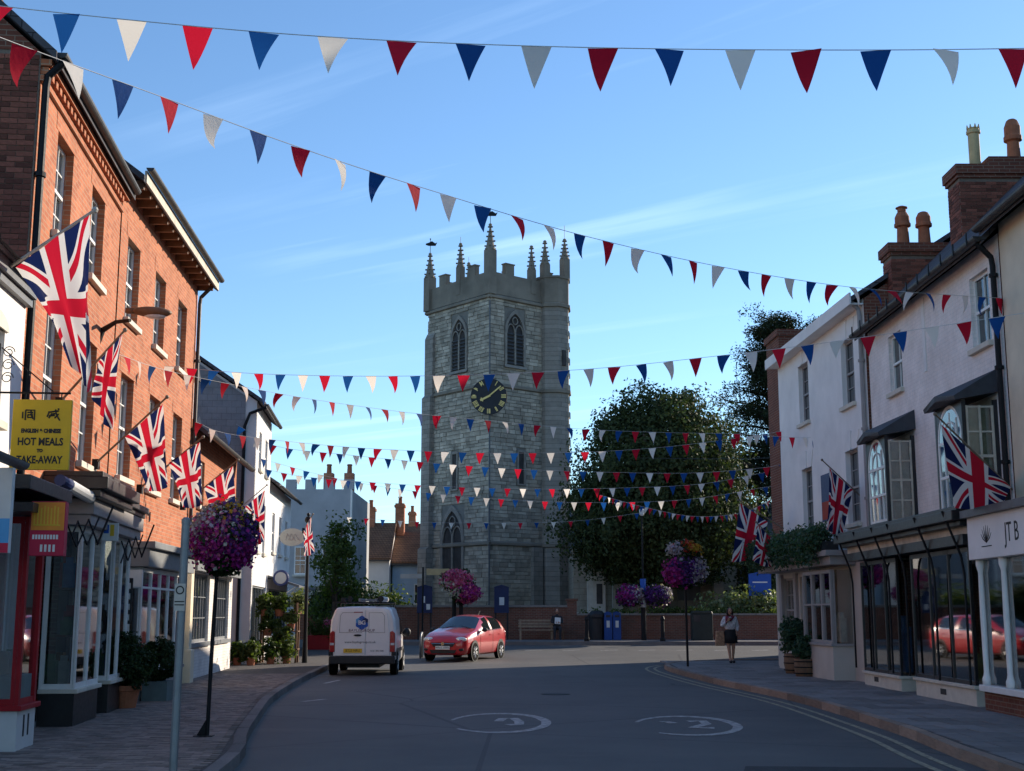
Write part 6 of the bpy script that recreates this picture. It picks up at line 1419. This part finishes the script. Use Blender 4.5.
def ccls(j, i, s):
    y = (ST[j][0] + ST[j + 1][0]) / 2
    if -.80 < y < -.05 and i in (7, 8, 9): return 'ws'
    if -.80 < y < -.05 and i in (6,) : return 'body'
    if -.42 < y < .42 and i in (5, 6): return 'sw' if s > 0 else 'sw2'
    if .52 < y < 1.42 and i in (5, 6): return 'sr' if s > 0 else 'sr2'
    if 1.70 < y < 1.93 and i in (6, 7, 8, 9): return 'rw'
    return 'body'
pr = loft(car, ST, ccls, {'body': ('body', 'red_car'), 'ws': ('windscreen', 'carglass'), 'sw': ('side_window', 'carglass'), 'sw2': ('side_window', 'carglass'), 'sr': ('side_window', 'carglass'), 'sr2': ('side_window', 'carglass'), 'rw': ('rear_window', 'carglass')})
for s in (-1, 1):
    for y in (-1.25, 1.28):
        wheel(car, s * .795, y, .30, .19, s)
        g = G(); g.lathe([(.05, s * .87), (.355, s * .87), (.355, s * .879), (.05, s * .879)], (0, y, .32), 26, axis='x'); g.build('wheel_arch', M['plastic_k'], car)
    h = G().ball((s * .60, -1.86, .70), (.21, .10, .085), 12).build('headlight', M['lamp_w'], car, smooth=True, rot=None); G().ball((s * .56, -1.95, .69), (.055, .04, .05), 10).build('bulb', M['chrome'], h, smooth=True)
    G().ball((s * .62, -1.955, .38), (.12, .05, .06), 10).build('fog_light_recess', M['plastic_k'], car, smooth=True)
    mi = G().ball((s * .98, -.62, 1.0), (.11, .07, .075), 10).box(s * .86, s * .95, -.62, -.57, .95, .99).build('door_mirror', M['plastic_k'], car, smooth=True)
    G().box(s * .874, s * .884, .12, .30, .82, .85).build('door_handle', M['red_car'], car); G().box(s * .872, s * .882, 1.02, 1.18, .83, .86).build('door_handle', M['red_car'], car)
    G().tube([(s * .868, -.75, .965), (s * .868, .45, 1.0), (s * .862, 1.4, 1.04)], .012, 5).build('window_trim', M['chrome'], car)
    g = G(); g.tube([(s * .877, .47, .25), (s * .878, .47, .97)], .004, 4); g.tube([(s * .876, -.72, .3), (s * .878, -.72, .95)], .004, 4); g.build('door_gap', M['plastic_k'], car)
    G().prism([(.44, .99), (.52, .99), (.47, 1.40), (.41, 1.41)], 'x', s * .60, s * .86).build('pillar_cover', M['plastic_k'], car) if 0 else None
    G().ball((s * .72, 1.93, .85), (.10, .06, .14), 10).build('tail_light', M['lamp_r'], car, smooth=True)
G().prism([(-.46, .60), (.46, .60), (.36, .47), (-.36, .47)], 'y', -2.035, -1.9).build('grille', M['plastic_k'], car, bevel=.01)
g = G(); g.tube([(-.42, -2.04, .565), (.42, -2.04, .565)], .012, 6); g.build('grille_bar', M['chrome'], car); G().lathe([(.0, -2.065), (.06, -2.065), (.065, -2.04), (0, -2.04)], (0, 0, .565), 16, axis='y').build('badge', M['chrome'], car)
G().prism([(-.5, .37), (.5, .37), (.42, .26), (-.42, .26)], 'y', -2.03, -1.9).build('lower_intake', M['plastic_k'], car)
pl_ = G().box(-.26, .26, -2.065, -2.045, .385, .495).build('number_plate', M['plate_w'], car); text('plate_characters', 'WN15 XWH', .095, M['ink'], pl_, (0, -2.067, .44), (math.pi / 2, 0, 0), .001, 'CENTER', .95)
for s in (-1, 1): G().tube([(s * .55, -.84, 1.05), (s * .08, -.68, 1.13)], .008, 5).build('wiper', M['plastic_k'], car)
G().tube([(0, 1.25, 1.47), (0, 1.42, 1.62)], .006, 5).build('aerial', M['plastic_k'], car)
# ---- white panel van, tail to local -y
van = thing('delivery_van', 'white panel van with roof rack, seen from behind at the left kerb', 'van', (-4.02, 35.6, 0), R(1.5))
def vs_(w_, zb, belt, top, wr): return [(0, zb), (w_ * .9, zb), (w_, zb + .12), (w_, .75), (w_ * .995, belt), (w_ * .96, belt + (top - belt) * .55), (wr, top - .09), (wr * .93, top - .025), (wr * .6, top), (0, top + .012)]
KV = [(0, vs_(.84, .35, 1.05, 1.77, .72)), (.05, vs_(.885, .32, 1.06, 1.80, .76)), (.6, vs_(.905, .3, 1.06, 1.825, .775)), (1.8, vs_(.905, .28, 1.06, 1.83, .78)), (2.65, vs_(.90, .28, 1.05, 1.78, .74)), (3.0, vs_(.90, .28, 1.03, 1.62, .72)), (3.5, vs_(.89, .28, .98, 1.10, .74)), (4.1, vs_(.85, .28, .88, .93, .7)), (4.36, vs_(.72, .32, .70, .74, .55))]
SV_ = refine(KV, 2)
def vcls(j, i, s):
    y = (SV_[j][0] + SV_[j + 1][0]) / 2
    if 2.75 < y < 3.5 and i in (6, 7, 8): return 'ws'
    if 2.0 < y < 3.0 and i in (4, 5): return 'sw' if s > 0 else 'sw2'
    return 'body'
loft(van, SV_, vcls, {'body': ('body', 'van_w'), 'ws': ('windscreen', 'carglass'), 'sw': ('side_window', 'carglass'), 'sw2': ('side_window', 'carglass')})
b0 = KV[0][1]
for s, lab in ((-1, None), (1, None)):                       # two rear doors, the left one wider
    x0, x1 = (-1, .08) if s < 0 else (.095, 1)
    pts = [(max(x0, -.70) if s < 0 else x0, .52), (x1 if s < 0 else .70, .52)]
    P = [(-.735, .52), (.075, .52), (.075, 1.735), (-.56, 1.735), (-.66, 1.64), (-.735, 1.05)] if s < 0 else [(.09, .52), (.735, .52), (.735, 1.05), (.66, 1.64), (.56, 1.735), (.09, 1.735)]
    d = G().prism(P, 'y', -.035, .02).build('rear_door', M['van_w'], van, bevel=.012)
    if s < 0:
        G().ball((-.13, -.045, 1.06), (.11, .025, .03), 10).build('door_handle', M['plastic_k'], d, smooth=True); G().box(-.24, .0, -.042, -.036, 1.66, 1.68).build('brake_light', M['lamp_r'], d)
        Q = [(-.62, 1.13), (-.02, 1.13), (-.02, 1.66), (-.54, 1.66), (-.60, 1.58)]
        bt = G().box(-.58, .06, -.05, -.036, .585, .75).build('plate_holder', M['van_w'], d); pn_ = G().box(-.50, .0, -.06, -.051, .60, .71).build('number_plate', M['plate_y'], van); text('plate_characters', 'BT23 NRU', .095, M['ink'], pn_, (-.25, -.062, .655), (math.pi / 2, 0, 0), .001, 'CENTER', .9)
    else: Q = [(.17, 1.13), (.60, 1.13), (.58, 1.58), (.52, 1.66), (.17, 1.66)]
    g = G(); g.tube([(x, -.036, z) for x, z in Q + Q[:1]], .006, 5); g.build('pressed_panel_edge', M['stone_dress'], d)
    G().prism([(s * .74, .62), (s * .875, .62), (s * .875, 1.12), (s * .80, 1.18), (s * .74, 1.15)], 'y', -.045, .05).build('tail_light', M['lamp_r'], van, bevel=.015); G().box(s * .76, s * .86, -.05, -.046, .80, .86).build('reversing_lens', M['lamp_w'], van)
    G().box(s * .78, s * .90, -.01, .12, .52, .62).build('corner_guard', M['plastic_k'], van)
    wheel(van, s * .825, .62, .32, .21, s, 6); wheel(van, s * .825, 3.4, .32, .21, s, 6)
    for y in (.62, 3.4): g = G(); g.lathe([(.05, s * .90), (.38, s * .90), (.38, s * .909), (.05, s * .909)], (0, y, .34), 26, axis='x'); g.build('wheel_arch', M['plastic_k'], van)
    G().ball((s * 1.03, 2.95, 1.1), (.12, .08, .13), 10).box(s * .9, s * 1.0, 2.92, 2.98, 1.05, 1.1).build('door_mirror', M['plastic_k'], van, smooth=True)
    G().box(s * .912, s * .92, .2, 3.0, .60, .70).build('rubbing_strip', M['plastic_k'], van)
G().box(-.88, .88, -.09, .12, .30, .515).build('rear_bumper', M['plastic_k'], van, bevel=.03); G().box(-.45, .45, .2, 3.6, .2, .3).build('underbody', M['plastic_k'], van)
# signwriting on the doors
for (x, z, m) in ((-.02, 1.50, 'logo_b'), (-.11, 1.44, 'logo_s'), (.07, 1.44, 'logo_k'), (-.11, 1.34, 'logo_b'), (.07, 1.34, 'logo_b'), (-.02, 1.28, 'logo_b')):
    G().prism(ngon(x, z, .085, 6, .5), 'y', -.0395, -.0365).build('logo_cell', M[m], van)
text('logo_letters', 'BG', .155, M['ink_w'], van, (-.02, -.041, 1.39), (math.pi / 2, 0, 0), .001, 'CENTER', 1, .004)
text('signwriting', 'BAYLISGROUP', .105, M['ink_r'], van, (-.02, -.040, 1.185), (math.pi / 2, 0, 0), .001, 'CENTER', 1.05)
text('signwriting', 'www.baylisgroup.co.uk', .085, M['ink'], van, (-.06, -.040, .88), (math.pi / 2, 0, 0), .001, 'CENTER', 1.05)
text('signwriting', '0121 386 1505', .065, M['ink'], van, (.40, -.040, .65), (math.pi / 2, 0, 0), .001, 'CENTER', .9)
for y in (.25, 1.3, 2.3): G().tube([(-.74, y, 1.80), (-.72, y, 1.93), (.72, y, 1.93), (.74, y, 1.80)], .02, 6).build('roof_bar', M['plastic_k'], van)
ld = thing('ladder', 'aluminium ladder lying on the white van roof rack', 'ladder', (-4.02 + .12, 35.6, 0), R(1.5))
for s in (-1, 1): G().box(s * .22 - .03, s * .22 + .03, .05, 2.7, 1.955, 2.04).build('rail', M['steel'], ld)
for k in range(9): G().tube([(-.2, .2 + k * .29, 2.0), (.2, .2 + k * .29, 2.0)], .016, 6).build('rung', M['steel'], ld)
o = thing('roof_box', 'pale tube carrier beside the ladder on the van roof', 'roof carrier', (-4.02, 35.6, 0), R(1.5)); G().tube([(.46, .2, 2.03), (.46, 2.4, 2.03)], .075, 12).build('tube', M['whiteiron'], o); G().lathe([(.08, 0), (.085, .03), (.05, .05)], (.46, .15, 2.03), 12, axis='y').build('end_cap', M['plastic_k'], o)
o = thing('tool_clamp', 'small dark clamp at the left end of the van roof rack', 'clamp', (-4.02, 35.6, 0), R(1.5)); G().box(-.62, -.5, .18, .4, 1.952, 2.06).box(-.42, -.34, .2, .3, 1.952, 2.1).tube([(-.56, .3, 2.0), (-.3, .3, 2.03)], .03, 6).build('jaw', M['plastic_k'], o)
# ================================================================ PEOPLE
def body(parent, J, E_, name, m, sub=2, ms=None):
    """one continuous skin over a posed skeleton: J name -> (x, y, z, r)"""
    names = list(J); me = bpy.data.meshes.new(name); me.from_pydata([J[k][:3] for k in names], [(names.index(a), names.index(b)) for a, b in E_], [])
    me.materials.append(M[m]); o = link(name, me, parent)
    md = o.modifiers.new('skin', 'SKIN'); md.use_smooth_shade = True
    for i, k in enumerate(names):
        r_ = J[k][3]; o.data.skin_vertices[0].data[i].radius = (r_, r_) if not isinstance(r_, tuple) else r_
    o.data.skin_vertices[0].data[0].use_root = True
    s_ = o.modifiers.new('sub', 'SUBSURF'); s_.levels = sub; s_.render_levels = sub
    return o
def hand(parent, p, d, up, m='skin', k=1.0):
    """palm and five separate fingers; p wrist, d pointing direction, up thumb side"""
    d = Vector(d).normalized(); up = Vector(up); up = (up - d * up.dot(d)).normalized(); nrm = d.cross(up); p = Vector(p); g = G()
    g.tube([p, p + d * .03 * k, p + d * .085 * k], [.024 * k, .034 * k, .034 * k], 8)
    for i, (off, L_) in enumerate(((.028, .07), (.010, .08), (-.009, .075), (-.027, .058))):
        a = p + d * .08 * k + up * off * k; b = a + d * L_ * .5 * k + nrm * .012 * k; c = b + d * L_ * .35 * k + nrm * .03 * k; g.tube([a, b, c], [.0095 * k, .009 * k, .007 * k], 6)
    a = p + d * .025 * k + up * .03 * k; g.tube([a, a + d * .03 * k + up * .025 * k, a + d * .06 * k + up * .03 * k + nrm * .015 * k], [.012 * k, .0105 * k, .008 * k], 6)
    return g.build('hand', M[m], parent, smooth=True)
def head(parent, c, r, hairm, face, longhair=True):
    """c centre of the skull; face = looking direction in plan"""
    c = Vector(c); f = Vector((face[0], face[1], 0)).normalized(); s = Vector((-f.y, f.x, 0)); g = G()
    n = 16; vs_ = []; rows = []
    for i in range(11):
        ph = math.pi * i / 10; z = math.cos(ph) * r * 1.28; rr_ = math.sin(ph) ** .8 * r * (1 if z > -.2 * r else 1 - .35 * min(1, (-z / r - .2)))
        for k in range(n):
            a = 2 * math.pi * k / n; fw = math.cos(a) * rr_ * 1.08; sd = math.sin(a) * rr_ * .86
            if math.cos(a) > .9 and -.35 * r < z < .15 * r: fw += .10 * r
            vs_.append(c + f * fw + s * sd + Vector((0, 0, z)))
    g.add(vs_, [(i*n+k, (i+1)*n+k, (i+1)*n+(k+1) % n, i*n+(k+1) % n) for i in range(10) for k in range(n)])
    h = g.build('head', M['skin'], parent, smooth=True)
    for q in (-1, 1): G().ball(c + f * r * .98 + s * q * r * .34 + Vector((0, 0, .06 * r)), (.014, .014, .010), 8).build('eye', M['hair'], h)
    G().tube([c + f * r * .98 - s * r * .3 + Vector((0, 0, -.62 * r)), c + f * r * 1.03 + Vector((0, 0, -.64 * r)), c + f * r * .98 + s * r * .3 + Vector((0, 0, -.62 * r))], .008, 6).build('mouth', M['scarf'], h)
    G().ball(c + f * r * 1.12 + Vector((0, 0, -.2 * r)), (.018, .018, .03), 8).build('nose', M['skin'], h, smooth=True)
    for q in (-1, 1): G().ball(c + s * q * r * .86 + Vector((0, 0, -.05 * r)), (.02, .02, .035), 8).build('ear', M['skin'], h, smooth=True)
    g = G(); g.ball(c - f * .16 * r + Vector((0, 0, .25 * r)), (r * 1.05, r * 1.05, r * 1.15), 14)
    if longhair:
        for q in (-1, 1): g.tube([c + s * q * r * .8 + Vector((0, 0, .3 * r)), c + s * q * r * .95 + Vector((0, 0, -.8 * r)), c + s * q * r * .85 + f * .2 * r + Vector((0, 0, -1.9 * r))], [r * .35, r * .38, r * .16], 8)
        g.tube([c - f * .8 * r, c - f * .95 * r + Vector((0, 0, -1.0 * r)), c - f * .8 * r + Vector((0, 0, -1.9 * r))], [r * .7, r * .6, r * .3], 8)
    g.build('hair', M[hairm], h, smooth=True)
q = at(731, 663, 41.4)
wmn = thing('person', 'woman in white patterned blouse and black skirt walking with a tan bag', 'person', (q.x, 41.4, .122), R(4))
J = {'pelvis': (0, 0, .90, (.155, .11)), 'waist': (0, .0, 1.06, (.14, .10)), 'chest': (0, 0, 1.26, (.165, .115)), 'neck0': (0, .01, 1.40, .06), 'neck': (0, 0, 1.47, .05),
     'shL': (.17, 0, 1.36, .058), 'elL': (.25, .05, 1.10, .043), 'wrL': (.17, -.10, .93, .03),
     'shR': (-.17, 0, 1.36, .058), 'elR': (-.27, -.02, 1.12, .043), 'wrR': (-.10, -.17, 1.28, .03),
     'hipL': (.09, 0, .86, .10), 'knL': (.085, -.03, .48, .062), 'anL': (.075, .06, .09, .036), 'toL': (.085, -.07, .035, .03),
     'hipR': (-.09, 0, .86, .10), 'knR': (-.07, -.08, .48, .062), 'anR': (-.05, -.14, .09, .036), 'toR': (-.055, -.28, .035, .03)}
Ed = [('pelvis', 'waist'), ('waist', 'chest'), ('chest', 'neck0'), ('neck0', 'neck'), ('chest', 'shL'), ('shL', 'elL'), ('elL', 'wrL'), ('chest', 'shR'), ('shR', 'elR'), ('elR', 'wrR'), ('pelvis', 'hipL'), ('hipL', 'knL'), ('knL', 'anL'), ('anL', 'toL'), ('pelvis', 'hipR'), ('hipR', 'knR'), ('knR', 'anR'), ('anR', 'toR')]
body(wmn, J, Ed, 'body', 'skin')
Jb = {'waist': (0, 0, .98, (.185, .14)), 'mid': (0, 0, 1.12, (.185, .135)), 'chest': (0, 0, 1.27, (.195, .14)), 'collar': (0, 0, 1.40, .085),
      'shL': (.175, 0, 1.355, .078), 'elL': (.255, .05, 1.10, .066), 'fL': (.19, -.07, .965, .05), 'shR': (-.175, 0, 1.355, .078), 'elR': (-.275, -.02, 1.12, .066), 'fR': (-.15, -.13, 1.245, .05)}
body(wmn, Jb, [('waist', 'mid'), ('mid', 'chest'), ('chest', 'collar'), ('chest', 'shL'), ('shL', 'elL'), ('elL', 'fL'), ('chest', 'shR'), ('shR', 'elR'), ('elR', 'fR')], 'blouse', 'blouse')
G().lathe([(.15, 1.02), (.185, .95), (.215, .80), (.225, .60), (.205, .60), (.1, .75)], (0, -.01, 0), 20).build('skirt', M['skirt'], wmn, smooth=True)
hand(wmn, (-.10, -.17, 1.28), (.5, -.3, .8), (-.6, -.5, .3)); hand(wmn, (.17, -.10, .93), (-.1, -.2, -1), (0, -1, 0))
head(wmn, (0, -.02, 1.575), .088, 'hair', (.05, -1))
G().tube([(-.12, -.12, 1.40), (.0, -.16, 1.30), (.08, -.14, 1.40), (0, .08, 1.43), (-.12, -.1, 1.40), (-.16, -.16, 1.2)], [.04, .045, .04, .04, .045, .02], 8).build('scarf', M['scarf'], wmn, smooth=True)
for k in ((.085, -.02), (-.055, -.22)): G().ball((k[0], k[1], .04), (.045, .12, .045), 10).build('shoe', M['shoe'], wmn, smooth=True)
bg_ = thing('shoulder_bag', 'tan patterned bag hanging at the walking woman\'s side', 'bag', (q.x - .33, 41.36, .122)); G().prism([(-.16, .52), (.15, .52), (.13, .98), (-.12, .98)], 'y', -.07, .07).build('bag_body', M['bag'], bg_, bevel=.03)
G().tube([(-.09, 0, .97), (-.04, .02, 1.25), (.10, .04, 1.44), (.12, .1, 1.3), (.1, .02, .97)], .012, 6).build('strap', M['wood_o'], bg_)
# seated person on the wall side bench
q = at(557, 638, 59.4)
sp2 = thing('person', 'seated person in dark clothes holding white paper beside the bench', 'person', (q.x, 59.4, .46))
Js = {'pelvis': (0, -.1, .52, (.17, .13)), 'waist': (0, -.06, .72, (.15, .11)), 'chest': (0, -.04, .93, (.18, .12)), 'neck0': (0, -.05, 1.08, .07), 'neck': (0, -.07, 1.15, .055), 'shL': (.19, -.04, 1.02, .07), 'elL': (.25, -.14, .78, .052), 'wrL': (.10, -.36, .76, .035), 'shR': (-.19, -.04, 1.02, .07), 'elR': (-.25, -.14, .78, .052), 'wrR': (-.05, -.36, .76, .035),
      'hipL': (.1, -.14, .52, .10), 'knL': (.13, -.55, .52, .075), 'anL': (.12, -.55, .1, .045), 'toL': (.13, -.72, .045, .04), 'hipR': (-.1, -.14, .52, .10), 'knR': (-.12, -.55, .52, .075), 'anR': (-.12, -.52, .1, .045), 'toR': (-.13, -.69, .045, .04)}
body(sp2, Js, Ed, 'body', 'coatm'); head(sp2, (0, -.09, 1.27), .092, 'hair', (.1, -1), False)
hand(sp2, (.10, -.36, .76), (-.2, -.9, .1), (0, 0, 1)); hand(sp2, (-.05, -.36, .76), (.2, -.9, .1), (0, 0, 1))
G().box(-.35, .35, -.3, .1, .36, .42).build('seat', M['wood_o'], None, loc=(q.x, 59.4, .46)); so_ = bpy.data.objects['seat'] if 'seat' in bpy.data.objects else None
if so_: so_.name = 'stool'; G().box(-.3, -.24, -.25, .05, 0, .36).build('leg', M['wood_o'], so_); G().box(.24, .3, -.25, .05, 0, .36).build('leg', M['wood_o'], so_); tag(so_, 'low wooden seat under the seated person by the wall', 'seat')
pp_ = G().add([(-.12, -.46, .72), (.14, -.46, .70), (.16, -.38, .98), (-.10, -.38, 1.0), (-.12, -.452, .72), (.14, -.452, .70), (.16, -.372, .98), (-.10, -.372, 1.0)], [(0,1,2,3),(7,6,5,4),(0,4,5,1),(1,5,6,2),(2,6,7,3),(3,7,4,0)]).build('newspaper', M['paper'], None, loc=(q.x, 59.4, .46)); tag(pp_, 'white paper held by the seated person', 'paper')
